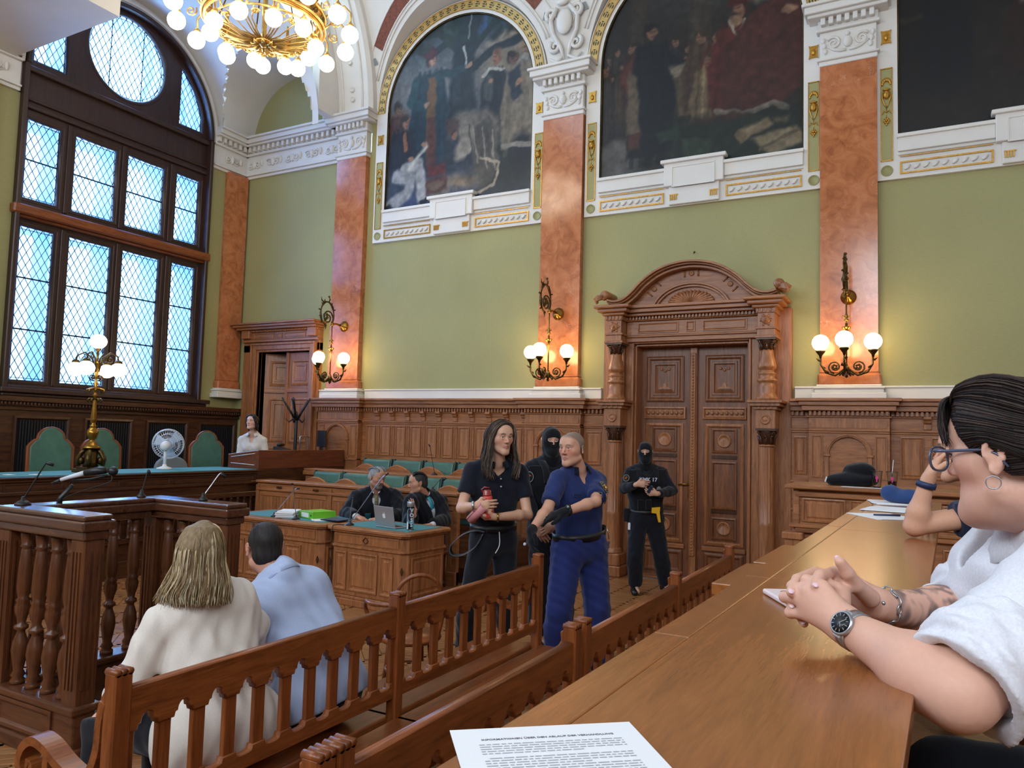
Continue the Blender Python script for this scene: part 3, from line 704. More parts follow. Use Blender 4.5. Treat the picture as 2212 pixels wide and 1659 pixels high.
# panelling under the window with radiator grilles
pan = MB().box(WX, WX+0.10, 5.0, 9.95, PODZ, 2.17)
pan.box(WX, WX+0.15, 5.0, 9.95, PODZ, 0.62); pan.box(WX, WX+0.14, 5.0, 9.95, 1.98, 2.02)
pan.box(WX, WX+0.22, 5.0, 9.95, 2.10, 2.17).box(WX, WX+0.17, 5.0, 9.95, 2.04, 2.10)
for k in range(99): pan.box(WX+0.17, WX+0.20, 5.02+0.05*k, 5.05+0.05*k, 2.055, 2.095)
pan_o = pan.build('panelling', M['dark_y'], lw, bevel=0.004)
for y in (5.02, 6.06, 7.08, 8.12, 9.14):
    mb = MB().rings((WX+0.10, y-0.06, 0.98), Y_, Z_, X_, 0.80, 0.92, [(0, 0), (0, 0.03), (0.03, 0.035), (0.055, 0.01)], cap=False); mb.build('grille_frame', M['dark_z'], pan_o)
    mb = MB().box(WX+0.10, WX+0.104, y, y+0.68, 1.04, 1.84)
    g = mb.build('grille_back', M['void'], pan_o)
    mb = MB()
    for k in range(17): mb.box(WX+0.106, WX+0.122, y+0.02+0.0397*k, y+0.04+0.0397*k, 1.04, 1.84)
    mb.build('grille_bars', M['grille'], pan_o, kind='stuff')

MB().box(4.5, 4.8, -4.7, 10.3, 0, 11.7).build('wall_field', M['plaster'], struct('wall_right'))
wf = struct('wall_front'); MB().box(-11.7, 4.8, -4.8, -4.5, 0, 11.7).build('wall_field', M['green'], wf)
for wx_ in (-8.6, -4.7, -0.8, 3.1):  # assumed windows: frames added on the solid wall, no openings cut
    mb = MB()
    for a, b, c, d in ((-1.1, -0.97, 2.8, 7.6), (0.97, 1.1, 2.8, 7.6), (-1.1, 1.1, 2.8, 2.9), (-1.1, 1.1, 7.5, 7.65), (-0.05, 0.05, 2.8, 7.6), (-1, 1, 5.3, 5.45)): mb.box(wx_+a, wx_+b, -4.5, -4.28, c, d)
    mb.build('window_frame', M['win_z'], wf)
MB().box(-11.7, -8.2, -4.7, 4.7, 9.6, 9.8).build('side_bay_vault', M['plaster'], ceil)
# ================================================================ MURALS
def srgb_lin(a):
    a = np.clip(a, 0, 255)/255.0
    return np.where(a <= 0.04045, a/12.92, ((a+0.055)/1.055)**2.4)
def vnoise(U, V, f, seed):
    r = np.random.RandomState(seed); g = r.rand(64, 64)
    x, y = U*f, V*f; xi, yi = np.floor(x).astype(int), np.floor(y).astype(int); fx, fy = x-xi, y-yi
    fx, fy = fx*fx*(3-2*fx), fy*fy*(3-2*fy)
    q = lambda a, b: g[(a) % 64, (b) % 64]
    return (q(xi, yi)*(1-fx)+q(xi+1, yi)*fx)*(1-fy)+(q(xi, yi+1)*(1-fx)+q(xi+1, yi+1)*fx)*fy
class Paint:
    def __init__(s, U, V, base, seed=1):
        s.U, s.V = U, V; s.seed = seed; s.I = np.zeros(U.shape+(3,))+np.array(base, float)
        s.du = (vnoise(U, V, 26, seed)-0.5)*0.022+(vnoise(U, V, 60, seed+1)-0.5)*0.010; s.dv = (vnoise(U, V, 22, seed+2)-0.5)*0.022+(vnoise(U, V, 55, seed+3)-0.5)*0.01
    def mix(s, m, col):
        m = np.clip(m, 0, 1)[..., None]; s.I = s.I*(1-m)+np.array(col, float)*m; return s
    def blob(s, u, v, ru, rv, col, rot=0, soft=0.25, k=1.0):
        x, y = s.U+s.du-u, s.V+s.dv-v; c, n = math.cos(rot), math.sin(rot)
        d = np.sqrt(((x*c+y*n)/ru)**2+((-x*n+y*c)/rv)**2); return s.mix(k*np.clip((1+soft-d)/(2*soft), 0, 1), col)
    def poly(s, pts, col, soft=0.008, k=1.0):
        x, y = s.U+s.du*0.7, s.V+s.dv*0.7; ins = np.zeros(x.shape, bool); dist = np.full(x.shape, 9.0)
        for (ax, ay), (bx, by_) in zip(pts, pts[1:]+pts[:1]):
            cnd = ((ay > y) != (by_ > y)) & (x < (bx-ax)*(y-ay)/(by_-ay+1e-12)+ax); ins ^= cnd
            t = np.clip(((x-ax)*(bx-ax)+(y-ay)*(by_-ay))/((bx-ax)**2+(by_-ay)**2+1e-12), 0, 1)
            dist = np.minimum(dist, np.hypot(x-ax-t*(bx-ax), y-ay-t*(by_-ay)))
        sd = np.where(ins, dist, -dist); return s.mix(k*np.clip(0.5+sd/(2*soft), 0, 1), col)
    def line(s, pts, w, col, k=1.0):
        x, y = s.U+s.du*0.6, s.V+s.dv*0.6; dist = np.full(x.shape, 9.0)
        for (ax, ay), (bx, by_) in zip(pts[:-1], pts[1:]):
            t = np.clip(((x-ax)*(bx-ax)+(y-ay)*(by_-ay))/((bx-ax)**2+(by_-ay)**2+1e-12), 0, 1)
            dist = np.minimum(dist, np.hypot(x-ax-t*(bx-ax), y-ay-t*(by_-ay)))
        return s.mix(k*np.clip((w-dist)/(0.5*w)+0.5, 0, 1), col)
    def head(s, u, v, r=0.03, skin=(150, 112, 88), hair=(52, 42, 36), look=1):
        s.blob(u-look*0.25*r, v+0.25*r, 1.05*r, 1.1*r, hair); s.blob(u, v, 0.72*r, 0.98*r, skin); s.blob(u-look*0.45*r, v+0.72*r, 0.8*r, 0.45*r, hair)
        s.blob(u+look*0.2*r, v+0.12*r, 0.5*r, 0.1*r, tuple(c*0.55 for c in skin), soft=0.5, k=0.8); s.blob(u+look*0.25*r, v-0.5*r, 0.4*r, 0.12*r, tuple(c*0.6 for c in skin), soft=0.5, k=0.7)
    def robe(s, u, v0, v1, w0, w1, col, seed=3):
        s.poly([(u-w0, v0), (u+w0, v0), (u+w1*1.05, (v0+v1)*0.5+0.02), (u+w1, v1), (u-w1, v1), (u-w1*1.05, (v0+v1)*0.5+0.02)], col)
        r = random.Random(seed)
        for k in range(5):
            x = u+w0*(-0.8+0.4*k); f = r.uniform(0.6, 1.45); s.line([(x, v0+0.01), (u+(x-u)*w1/w0, v1-0.03)], w0*0.13, tuple(min(255, c*f) for c in col), 0.6)
    def finish(s, k=0.25):
        n = vnoise(s.U, s.V, 40, s.seed+7)*0.5+vnoise(s.U, s.V, 90, s.seed+8)*0.3+vnoise(s.U*0.4, s.V*1.2, 50, s.seed+9)*0.2
        return np.clip(s.I*(1-k+2*k*n[..., None]), 0, 255)
def mural1(U, V):
    p = Paint(U, V, (92, 92, 96), 3)
    p.blob(.28, .72, .22, .25, (128, 126, 124), soft=.6); p.blob(.2, .9, .3, .15, (70, 76, 84), soft=.6); p.blob(.8, .9, .25, .12, (56, 84, 128), soft=.5)
    p.blob(.86, .80, .18, .07, (156, 136, 112), soft=.6); p.blob(.78, .70, .14, .10, (140, 126, 108), soft=.6); p.blob(.93, .87, .05, .03, (168, 150, 126), soft=.6)
    p.poly([(0, 0), (1, 0), (1, .42), (.6, .36), (.3, .36), (0, .45)], (50, 56, 66), .05); p.blob(.55, .07, .5, .09, (78, 86, 104), soft=.6); p.blob(.62, .10, .26, .045, (150, 128, 104), soft=.6)
    p.blob(.3, .02, .4, .05, (58, 70, 104), soft=.6); p.blob(.85, .18, .2, .2, (36, 44, 46), soft=.5)
    tr = (38, 44, 50)
    p.poly([(.42, .4), (.64, .4), (.60, .62), (.61, .8), (.66, 1.0), (.44, 1.0), (.46, .8), (.44, .62)], tr, .015)
    for q in ([(.5, .8), (.36, .92), (.2, .99)], [(.58, .78), (.72, .9), (.86, .99)], [(.60, .7), (.74, .77), (.92, .80), (1, .86)], [(.47, .88), (.33, .83), (.22, .86)]): p.line(q, .022, tr)
    for k in range(46):
        r = random.Random(k+50); p.blob(r.uniform(.1, .9), r.uniform(.84, 1.02), r.uniform(.02, .06), r.uniform(.012, .03), (34+r.randint(-6, 14), 42+r.randint(-6, 16), 44), r.uniform(-1, 1), .5, .75)
    p.line([(.53, .82), (.545, .76), (.54, .70)], .007, (176, 176, 172)); p.line([(.57, .98), (.56, .86)], .006, (120, 126, 130)); p.blob(.49, .6, .03, .12, (58, 64, 68), soft=.6, k=.6); p.blob(.57, .55, .03, .12, (54, 60, 62), soft=.6, k=.6)
    p.blob(.08, .52, .05, .05, (120, 92, 76)); p.head(.075, .57, .03, (120, 94, 76)); p.robe(.07, .52, .35, .05, .07, (84, 56, 48))
    p.robe(.30, .72, .27, .09, .13, (40, 56, 66)); p.poly([(.285, .70), (.345, .70), (.345, .26), (.30, .22), (.285, .30)], (118, 84, 54)); p.poly([(.29, .48), (.35, .48), (.36, .22), (.29, .2)], (88, 50, 44), k=.8)
    p.line([(.36, .70), (.46, .695), (.53, .705)], .022, (44, 66, 70)); p.blob(.56, .712, .022, .012, (170, 130, 104)); p.line([(.20, .69), (.17, .58), (.26, .55)], .03, (42, 70, 76)); p.blob(.28, .555, .022, .014, (170, 132, 106))
    p.head(.315, .79, .034, (172, 132, 106), (60, 40, 40)); p.blob(.30, .825, .05, .02, (86, 36, 44)); p.line([(.27, .83), (.31, .86), (.33, .84)], .008, (70, 34, 44))
    p.robe(.74, .66, .36, .06, .09, (44, 44, 48)); p.head(.745, .72, .032, (150, 104, 82), (120, 84, 68), -1); p.poly([(.68, .66), (.74, .60), (.72, .50), (.67, .52)], (74, 74, 72)); p.line([(.66, .64), (.70, .67), (.80, .655)], .008, (176, 172, 160)); p.blob(.715, .60, .022, .016, (164, 122, 96))
    p.head(.86, .70, .03, (110, 80, 66)); p.robe(.93, .66, .24, .10, .14, (136, 122, 104)); p.poly([(.82, .62), (.9, .66), (.92, .5), (.86, .48)], (52, 56, 66)); p.head(.935, .74, .044, (150, 118, 96), (140, 118, 100), -1); p.blob(.925, .69, .026, .022, (150, 144, 136)); p.blob(.90, .57, .026, .018, (166, 124, 98))
    p.blob(.92, .2, .07, .1, (34, 36, 44)); p.line([(.80, .26), (.98, .24)], .012, (150, 142, 130))
    p.blob(.60, .40, .13, .07, (122, 112, 100), -.35); p.blob(.70, .36, .08, .11, (110, 100, 90), .3); p.poly([(.60, .38), (.72, .42), (.78, .2), (.74, .08), (.62, .16)], (84, 78, 72)); p.blob(.55, .27, .065, .045, (158, 148, 134), .5); p.blob(.57, .35, .05, .06, (140, 130, 118)); p.blob(.47, .41, .045, .05, (82, 62, 56)); p.blob(.49, .35, .022, .02, (160, 116, 92))
    for k in range(6): p.line([(.58+.03*k, .40-.01*k), (.62+.028*k, .2-.012*k)], .006, (160, 150, 136) if k % 2 else (70, 66, 62), .7)
    p.line([(.66, .22), (.78, .18), (.76, .07), (.62, .03)], .008, (176, 160, 138))
    p.poly([(.27, .14), (.44, .16), (.44, .07), (.27, .06)], (92, 62, 54)); p.poly([(.3, .22), (.42, .22), (.43, .17), (.3, .16)], (100, 44, 42)); p.blob(.36, .11, .05, .02, (120, 96, 80)); p.poly([(.32, .06), (.46, .08), (.44, .03), (.32, .03)], (120, 112, 104))
    p.robe(.11, .43, .24, .075, .09, (40, 38, 42)); p.head(.135, .47, .036, (156, 110, 86), (60, 50, 44)); p.line([(.13, .41), (.14, .3)], .014, (146, 96, 66)); p.line([(.05, .36), (.1, .28), (.2, .3)], .026, (42, 40, 46))
    p.line([(.14, .22), (.24, .24), (.26, .14), (.27, .05)], .032, (170, 168, 166)); p.line([(.08, .19), (.19, .17), (.17, .09), (.03, .03)], .036, (164, 162, 162)); p.blob(.29, .035, .04, .014, (28, 30, 40)); p.blob(.02, .01, .03, .03, (24, 26, 36)); p.poly([(.15, .22), (.29, .345), (.30, .325), (.17, .205)], (196, 190, 178)); p.blob(.27, .345, .02, .014, (168, 126, 100)); p.blob(.18, .27, .02, .014, (168, 126, 100))
    p.I *= 0.85
    return p.finish()
def mural2(U, V):
    p = Paint(U, V, (46, 39, 34), 11)
    p.blob(.55, .95, .3, .2, (84, 94, 92), soft=.7, k=.7); p.poly([(.47, .5), (.56, .5), (.57, 1), (.46, 1)], (72, 62, 52), .015); p.poly([(.16, .5), (.24, .5), (.25, 1), (.15, 1)], (64, 54, 44), .02); p.poly([(.76, .6), (.85, .6), (.86, 1), (.77, 1)], (34, 36, 44), .02)
    p.blob(.25, .06, .35, .09, (104, 100, 96), soft=.5); p.blob(.2, .14, .2, .04, (122, 116, 110), soft=.6); p.blob(.3, .04, .12, .03, (52, 50, 48), soft=.5)
    for i, (u, v) in enumerate(((.05, .56), (.09, .60), (.06, .48), (.13, .52), (.17, .60), (.02, .52), (.40, .58), (.46, .55), (.5, .5), (.43, .5))):
        p.robe(u, v-.03, v-.25, .035, .05, [(70, 40, 34), (54, 44, 38), (44, 40, 44), (80, 62, 44)][i % 4], i); p.head(u, v, .023, (140, 104, 82), (50, 40, 34), 1 if i % 2 else -1)
    p.poly([(.10, .48), (.22, .60), (.28, .58), (.18, .3)], (104, 52, 42)); p.robe(.27, .60, .08, .08, .12, (25, 27, 32)); p.poly([(.15, .5), (.2, .46), (.22, .2), (.14, .2)], (116, 98, 78)); p.poly([(.15, .2), (.22, .2), (.22, .12), (.16, .12)], (92, 54, 44)); p.head(.275, .655, .034, (150, 108, 84), (34, 26, 24)); p.blob(.265, .69, .035, .015, (28, 26, 28)); p.line([(.32, .55), (.4, .5), (.45, .47)], .022, (28, 30, 34)); p.blob(.465, .47, .02, .012, (160, 118, 92)); p.blob(.26, .07, .03, .03, (24, 22, 24)); p.blob(.33, .065, .035, .022, (28, 26, 26))
    p.poly([(.36, .48), (.56, .50), (.54, .43), (.38, .42)], (150, 134, 112)); p.poly([(.38, .42), (.5, .43), (.47, .25), (.42, .24)], (98, 82, 62))
    for u, v, c in ((.52, .58, (84, 64, 50)), (.60, .56, (96, 44, 38)), (.68, .53, (60, 50, 46)), (.56, .47, (124, 104, 78))): p.robe(u, v-.03, v-.3, .055, .09, c, int(u*99)); p.head(u, v, .028, (152, 112, 88), (70, 52, 40), -1)
    p.robe(.70, .60, .25, .09, .14, (98, 42, 36)); p.head(.70, .67, .036, (150, 108, 84), (60, 34, 28), -1); p.blob(.70, .705, .06, .022, (84, 30, 28)); p.line([(.66, .62), (.7, .55), (.73, .62)], .007, (170, 160, 140))
    p.poly([(.62, .5), (.78, .66), (.98, .72), (1, .3), (.9, .22), (.62, .2)], (84, 44, 38)); p.blob(.80, .42, .12, .14, (92, 50, 42), soft=.6, k=.7); p.blob(.88, .80, .12, .07, (140, 128, 112), .25); p.blob(.80, .74, .06, .06, (132, 118, 100), .5)
    for k in range(14):
        r = random.Random(k); p.blob(.78+.2*r.random(), .72+.12*r.random(), .006, .01, (46, 40, 36))
    p.head(.83, .93, .044, (158, 114, 90), (56, 44, 38), -1); p.line([(.60, .24), (.72, .21), (.86, .23), (.92, .2)], .012, (156, 140, 124)); p.blob(.69, .62, .03, .02, (160, 122, 96)); p.blob(.93, .62, .03, .02, (160, 120, 96))
    p.blob(.62, .19, .15, .03, (112, 50, 40)); p.poly([(.38, .22), (.98, .2), (1, 0), (.36, 0)], (38, 46, 38), .03); p.poly([(.42, .15), (.56, .12), (.58, .03), (.46, .04)], (52, 66, 50)); p.poly([(.30, .18), (.42, .2), (.42, .15), (.32, .13)], (46, 62, 48))
    p.poly([(.70, .14), (.84, .17), (.86, .13), (.72, .09)], (158, 136, 104)); p.blob(.715, .115, .02, .028, (132, 112, 84)); p.poly([(.76, .09), (.97, .12), (.99, .05), (.84, .01)], (150, 132, 102)); p.line([(.8, .04), (.97, .1)], .006, (110, 96, 74)); p.poly([(.86, .165), (.93, .165), (.93, .14), (.86, .14)], (96, 84, 62))
    p.I *= 0.72
    return p.finish(0.3)
def mural3(U, V):
    p = Paint(U, V, (30, 26, 26), 23)
    p.poly([(.30, .25), (.36, .25), (.355, .9), (.29, .9)], (74, 62, 48), .02, .8); p.blob(.3, .5, .14, .4, (22, 24, 32), soft=.5, k=.8); p.blob(.55, .3, .3, .2, (52, 40, 34), soft=.7); p.robe(.18, .55, .12, .07, .1, (20, 22, 30)); p.head(.19, .6, .022, (104, 78, 60)); p.blob(.08, .62, .025, .025, (104, 70, 52)); p.line([(0, .46), (.1, .47)], .01, (58, 56, 40)); p.robe(.6, .6, .1, .12, .2, (58, 34, 30)); p.head(.6, .67, .035); p.robe(.85, .55, .1, .1, .15, (40, 44, 50)); p.head(.84, .62, .03); p.blob(.4, .08, .5, .1, (44, 36, 32), soft=.6); p.poly([(.45, .5), (.56, .52), (.55, .45), (.45, .44)], (140, 126, 104))
    p.I *= 0.6
    return p.finish(0.3)
M['paint'] = vcol('oil_paint_on_canvas', 0.45, spec=0.35)
def mural(cx, fn, label, nx, nz):
    R, z0, zs = 1.40, 5.48, 7.2; zt = zs+R
    xs = np.linspace(cx-R, cx+R, nx); zz = np.linspace(z0, zt, nz); X, Z = np.meshgrid(xs, zz, indexing='ij')
    col = srgb_lin(fn((X-cx+R)/(2*R), (Z-z0)/(zt-z0)))
    me = bpy.data.meshes.new('canvas'); v = np.stack([X, np.full_like(X, WY-0.012), Z], -1).reshape(-1, 3)
    ins = (((X-cx)**2+(Z-zs)**2 < (R*1.01)**2) | (Z < zs))
    i, j = np.meshgrid(np.arange(nx-1), np.arange(nz-1), indexing='ij'); ok = ins[:-1, :-1] & ins[1:, 1:]
    i, j = i[ok], j[ok]; f = np.stack([i*nz+j, (i+1)*nz+j, (i+1)*nz+j+1, i*nz+j+1], -1)
    me.from_pydata(v.tolist(), [], f.tolist()); a = me.color_attributes.new('Col', 'FLOAT_COLOR', 'POINT')
    a.data.foreach_set('color', np.concatenate([col.reshape(-1, 3), np.ones((nx*nz, 1))], 1).ravel()); me.update()
    t = thing('mural_painting', label, 'painting', (cx, WY-0.012, 5.48), group='arched murals on the long wall', world=True)
    link('canvas', me, M['paint'], t)
    mb = MB(); pts = [(cx-R+.03, WY-0.03, 5.52), (cx-R+.03, WY-0.03, zs)]+[(cx-(R-.03)*math.cos(PI*k/40), WY-0.03, zs+(R-.03)*math.sin(PI*k/40)) for k in range(1, 40)]+[(cx+R-.03, WY-0.03, zs), (cx+R-.03, WY-0.03, 5.52)]
    mb.tube(pts, 0.012, 4, closed=True); mb.build('gilt_slip', M['bronze'], t)
mural(BAY[0], mural1, 'arched mural of robed figures beneath a big tree, above the lawyers and bench seats', 190, 210)
mural(BAY[1], mural2, 'dark arched mural of a seated ruler among courtiers, above the carved double door', 190, 210)
mural(BAY[2], mural3, 'almost black arched mural cut off by the picture edge, above the glasses woman', 130, 150)

# ================================================================ WAINSCOT on the long wall
tr1 = struct('trim_1', 'carved oak panelling along the long wall')
def wains(x0, x1, d, edges=(0, 0)):
    y = WY-d; mb = MB()
    mb.box(x0, x1, y, WY, 0, 2.16).box(x0, x1, y-0.03, WY, 0, 0.22).box(x0, x1, y-0.018, WY, 0.22, 0.26)
    mb.box(x0-0.0, x1, y-0.022, WY, 1.97, 2.0).box(x0, x1, y-0.014, WY, 1.945, 1.97).box(x0, x1, y-0.02, WY, 1.34, 1.37).box(x0, x1, y-0.02, WY, 1.0, 1.03)
    e0, e1 = edges
    mb.box(x0-e0*0.02, x1+e1*0.02, y-0.02, WY, 2.13, 2.15).box(x0-e0*0.07, x1+e1*0.07, y-0.08, WY, 2.21, 2.27).box(x0-e0*0.10, x1+e1*0.10, y-0.11, WY, 2.27, 2.32).box(x0-e0*0.13, x1+e1*0.13, y-0.14, WY, 2.32, 2.357)
    mb.box(x0, x1, y, WY, 2.15, 2.21)
    o = mb.build('panelling', M['wood_x'], tr1, bevel=0.007, seg=2)
    n = int((x1-x0)/0.05); mb = MB()
    for k in range(n):
        xx = x0+(x1-x0)*(k+0.5)/n; mb.box(xx-0.014, xx+0.014, y-0.05, y+0.01, 2.155, 2.205)
    mb.build('dentil_row', M['wood_x'], o, kind='stuff')
    return o, y
PAN_ST = [(0, 0), (0, 0.014), (0.012, 0.016), (0.024, 0.002), (0.03, 0.002), (0.045, 0.010)]
MSH = {}
def panel_part(name, x, z, w, h, y, parent, steps=PAN_ST, mat='wood_z'):
    key = (name, round(w, 3), round(h, 3), str(steps), mat)
    if key not in MSH:
        me = MB().rings((0, 0, 0), X_, Z_, -Y_, w, h, steps).mesh(name); me.materials.append(M[mat]); MSH[key] = me
    o = bpy.data.objects.new(name, MSH[key]); C.objects.link(o); o.parent = parent; o.location = (x, y-0.002, z); return o
# stretch behind the benches: ten panels and brackets
o, y = wains(-8.2, -5.06, 0.08)
for k in range(10):
    x = -8.10+0.30*k
    panel_part('panel', x, 1.44, 0.20, 0.48, y, o); panel_part('stile_panel', x+0.225, 1.44, 0.055, 0.48, y, o, [(0, 0), (0, 0.012), (0.008, 0.012), (0.014, 0.002)]); panel_part('lower_panel', x, 1.07, 0.27, 0.23, y, o); panel_part('base_panel', x, 0.32, 0.27, 0.62, y, o)
    mb = MB(); xx = x+0.24
    mb.prism([(0, 0), (0.075, 0), (0.075, -0.03), (0.05, -0.05), (0.045, -0.075), (0.02, -0.085), (0.02, -0.15), (0, -0.15)], (xx-0.04, y, 2.155), -Y_, Z_, (0.08, 0, 0)); mb.build('bracket', M['wood_z'], o, bevel=0.004)
    mb = MB(); c = Vector((x+0.10, y-0.006, 1.66)); mb.obox(c, (0.13, 0.006, 0.012), Matrix.Rotation(-0.7, 3, 'Y')); mb.build('carved_stroke', M['dark_z'], o)
def pedestal(cx, hw=0.44):
    o, y = wains(cx-hw, cx+hw, 0.20, (1, 1))
    for sg in (-1, 1): panel_part('stile_panel', cx+sg*0.345-0.065, 1.42, 0.13, 0.5, y, o, [(0, 0), (0, 0.01), (0.015, 0.01), (0.022, 0.001)])
    mb = MB(); c = (cx, y, 1.69)
    mb.archring(c, X_, Z_, -Y_, 0.21, 0.255, 0, 0.035, 0, PI, 20).archring(c, X_, Z_, -Y_, 0.225, 0.24, 0.03, 0.045, 0, PI, 20)
    for sg in (-1, 1): mb.box(cx+sg*0.2325-0.0225, cx+sg*0.2325+0.0225, y-0.03, y, 1.40, 1.69); mb.box(cx+sg*0.2325-0.035, cx+sg*0.2325+0.035, y-0.045, y, 1.67, 1.70)
    mb.box(cx-0.27, cx+0.27, y-0.03, y, 1.37, 1.41)
    mb.build('arched_panel', M['wood_z'], o, bevel=0.004); panel_part('lower_panel', cx-0.36, 0.34, 0.72, 0.6, y, o); panel_part('frieze_panel', cx-0.41, 2.01, 0.82, 0.11, y, o, [(0, 0), (0, 0.004), (0.006, 0.004)])
for cx in (-8.62, -4.66, -0.80): pedestal(cx)
for x0, x1 in ((-4.22, -3.92), (-1.46, -1.24)):
    o, y = wains(x0, x1, 0.08); w = x1-x0-0.07
    panel_part('panel', x0+0.035, 1.44, w, 0.46, y, o); panel_part('lower_panel', x0+0.035, 0.34, w, 0.6, y, o)
o, y = wains(-0.36, 2.6, 0.08)
for k in range(9):
    x = -0.26+0.315*k; panel_part('panel', x, 1.44, 0.24, 0.48, y, o); panel_part('lower_panel', x, 0.34, 0.26, 0.6, y, o)
    mb = MB(); mb.prism([(0, 0), (0.075, 0), (0.075, -0.03), (0.05, -0.05), (0.045, -0.075), (0.02, -0.085), (0.02, -0.15), (0, -0.15)], (x+0.24, y, 2.155), -Y_, Z_, (0.08, 0, 0)); mb.build('bracket', M['wood_z'], o, bevel=0.004)

# ================================================================ DOUBLE DOOR with carved surround
d1 = struct('door_1', 'tall carved oak double door with columns and arched pediment')
DC = -2.69; LY = WY+0.12
def spline(pts, k=6):
    out = []; P = [pts[0]]+list(pts)+[pts[-1]]
    for i in range(1, len(P)-2):
        for j in range(k):
            t = j/k; out.append(tuple(0.5*((2*P[i][d])+(-P[i-1][d]+P[i+1][d])*t+(2*P[i-1][d]-5*P[i][d]+4*P[i+1][d]-P[i+2][d])*t*t+(-P[i-1][d]+3*P[i][d]-3*P[i+1][d]+P[i+2][d])*t**3) for d in range(len(pts[0]))))
    out.append(tuple(pts[-1])); return out
mb = MB()
for a, b in ((-3.93, -3.475), (-1.955, -1.45)): mb.box(a, b, WY-0.10, WY+0.2, 0, 3.11)
mb.box(-3.93, -1.45, WY-0.10, WY+0.2, 3.10, 3.5)
mb.box(-3.475, -3.45, WY-0.1, LY+0.1, 0, 3.1).box(-1.98, -1.955, WY-0.1, LY+0.1, 0, 3.1).box(-3.475, -1.955, WY-0.1, LY+0.1, 3.07, 3.1)
mb.build('door_frame', M['wood_z'], d1, bevel=0.006)
mb = MB()   # moulded architrave inside the columns
x0, x1, zt = -3.475, -1.955, 3.10
for w0, w1, d in ((0.0, 0.03, 0.16), (0.03, 0.13, 0.14), (0.13, 0.16, 0.17)):
    mb.box(x0-w1, x0-w0, WY-d, WY-0.05, 0, zt+w1).box(x1+w0, x1+w1, WY-d, WY-0.05, 0, zt+w1).box(x0-w0, x1+w0, WY-d, WY-0.05, zt+w0, zt+w1)
mb.build('architrave', M['wood_z'], d1, bevel=0.01, seg=2)
def column(cx):
    y = WY-0.29; mb = MB()
    mb.box(cx-0.15, cx+0.15, y-0.14, WY-0.05, 0, 0.14).box(cx-0.135, cx+0.135, y-0.125, WY-0.05, 0.14, 0.3)
    ped = mb.build('column_plinth', M['wood_z'], d1, bevel=0.012)
    mb = MB(); n = 14; vs = []; zz = [0.36, 0.40, 0.80, 0.84, 0.86, 1.2, 1.5, 1.78]; rr = [0.098, 0.094, 0.092, 0.096, 0.09, 0.086, 0.083, 0.08]
    N = n*4
    for z, r in zip(zz, rr):
        for i in range(N):
            fl = 0.0 if z < 0.85 else (0.0075 if i % 4 in (1, 2) else 0.0)
            a = 2*PI*i/N; vs.append((cx+(r-fl)*math.cos(a), y+(r-fl)*math.sin(a), z))
    mb.add(vs, [(k*N+i, k*N+(i+1) % N, (k+1)*N+(i+1) % N, (k+1)*N+i) for k in range(len(zz)-1) for i in range(N)], True)
    mb.lathe([(0.125, 0.30), (0.125, 0.32), (0.112, 0.33), (0.118, 0.35), (0.1, 0.37)], (cx, y, 0), 20).lathe([(0.085, 1.76), (0.096, 1.775), (0.085, 1.79)], (cx, y, 0), 20)
    mb.build('fluted_column', M['wood_z'], d1)
    def capital(z0, h, r0, r1, nm):
        mb = MB(); mb.lathe([(r0, z0), (r0*1.02, z0+h*0.5), (r1, z0+h*0.8), (r1, z0+h*0.85)], (cx, y, 0), 16)
        for k in range(8):
            a = 2*PI*k/8; e = Vector((math.cos(a), math.sin(a), 0)); c = Vector((cx, y, z0))
            mb.tube([c+e*r0, c+e*(r0*1.1)+Z_*h*0.3, c+e*(r0*1.35)+Z_*h*0.55, c+e*(r0*1.5)+Z_*h*0.48], [0.018, 0.02, 0.014, 0.006], 5)
        for k in range(4):
            a = PI/4+k*PI/2; e = Vector((math.cos(a), math.sin(a), 0)); mb.tube(spiral(Vector((cx, y, z0+h*0.72))+e*r1*1.05, e, Z_, 0.032, 0.006, 0, 1.3, 9), 0.009, 5)
        mb.box(cx-r1*1.15, cx+r1*1.15, y-r1*1.15, y+r1*1.15, z0+h*0.87, z0+h); mb.build(nm, M['dark_z'], d1)
    capital(1.79, 0.19, 0.078, 0.10, 'leaf_capital')
    mb = MB().box(cx-0.115, cx+0.115, y-0.115, WY-0.05, 1.98, 2.21).box(cx-0.14, cx+0.14, y-0.14, WY-0.05, 2.21, 2.25).box(cx-0.18, cx+0.18, y-0.18, WY-0.05, 2.25, 2.29).box(cx-0.205, cx+0.205, y-0.205, WY-0.05, 2.29, 2.325)
    mb.lathe([(0.06, 0), (0.06, 0.015), (0.045, 0.02), (0.035, 0.008), (0.015, 0.02), (0, 0.022)], (cx, y-0.115, 2.09), 14, (0, -1, 0))
    for k in (-1, 0, 1): mb.box(cx+k*0.07-0.016, cx+k*0.07+0.016, y-0.15, y, 2.215, 2.25)
    mb.build('column_block', M['wood_z'], d1, 'carved block with a rosette', bevel=0.005)
    mb = MB(); prof = [(0.135, 2.325), (0.135, 2.36), (0.115, 2.38), (0.10, 2.42), (0.108, 2.48), (0.095, 2.53), (0.088, 2.545), (0.12, 2.56), (0.12, 2.585), (0.09, 2.60), (0.105, 2.65), (0.11, 2.66), (0.085, 2.675), (0.082, 2.70), (0.108, 2.72), (0.112, 2.75), (0.10, 2.80), (0.082, 2.87), (0.072, 2.93), (0.07, 2.955)]
    mb.lathe(prof, (cx, y, 0), 18); mb.build('turned_baluster', M['wood_z'], d1)
    capital(2.95, 0.14, 0.07, 0.10, 'leaf_capital')
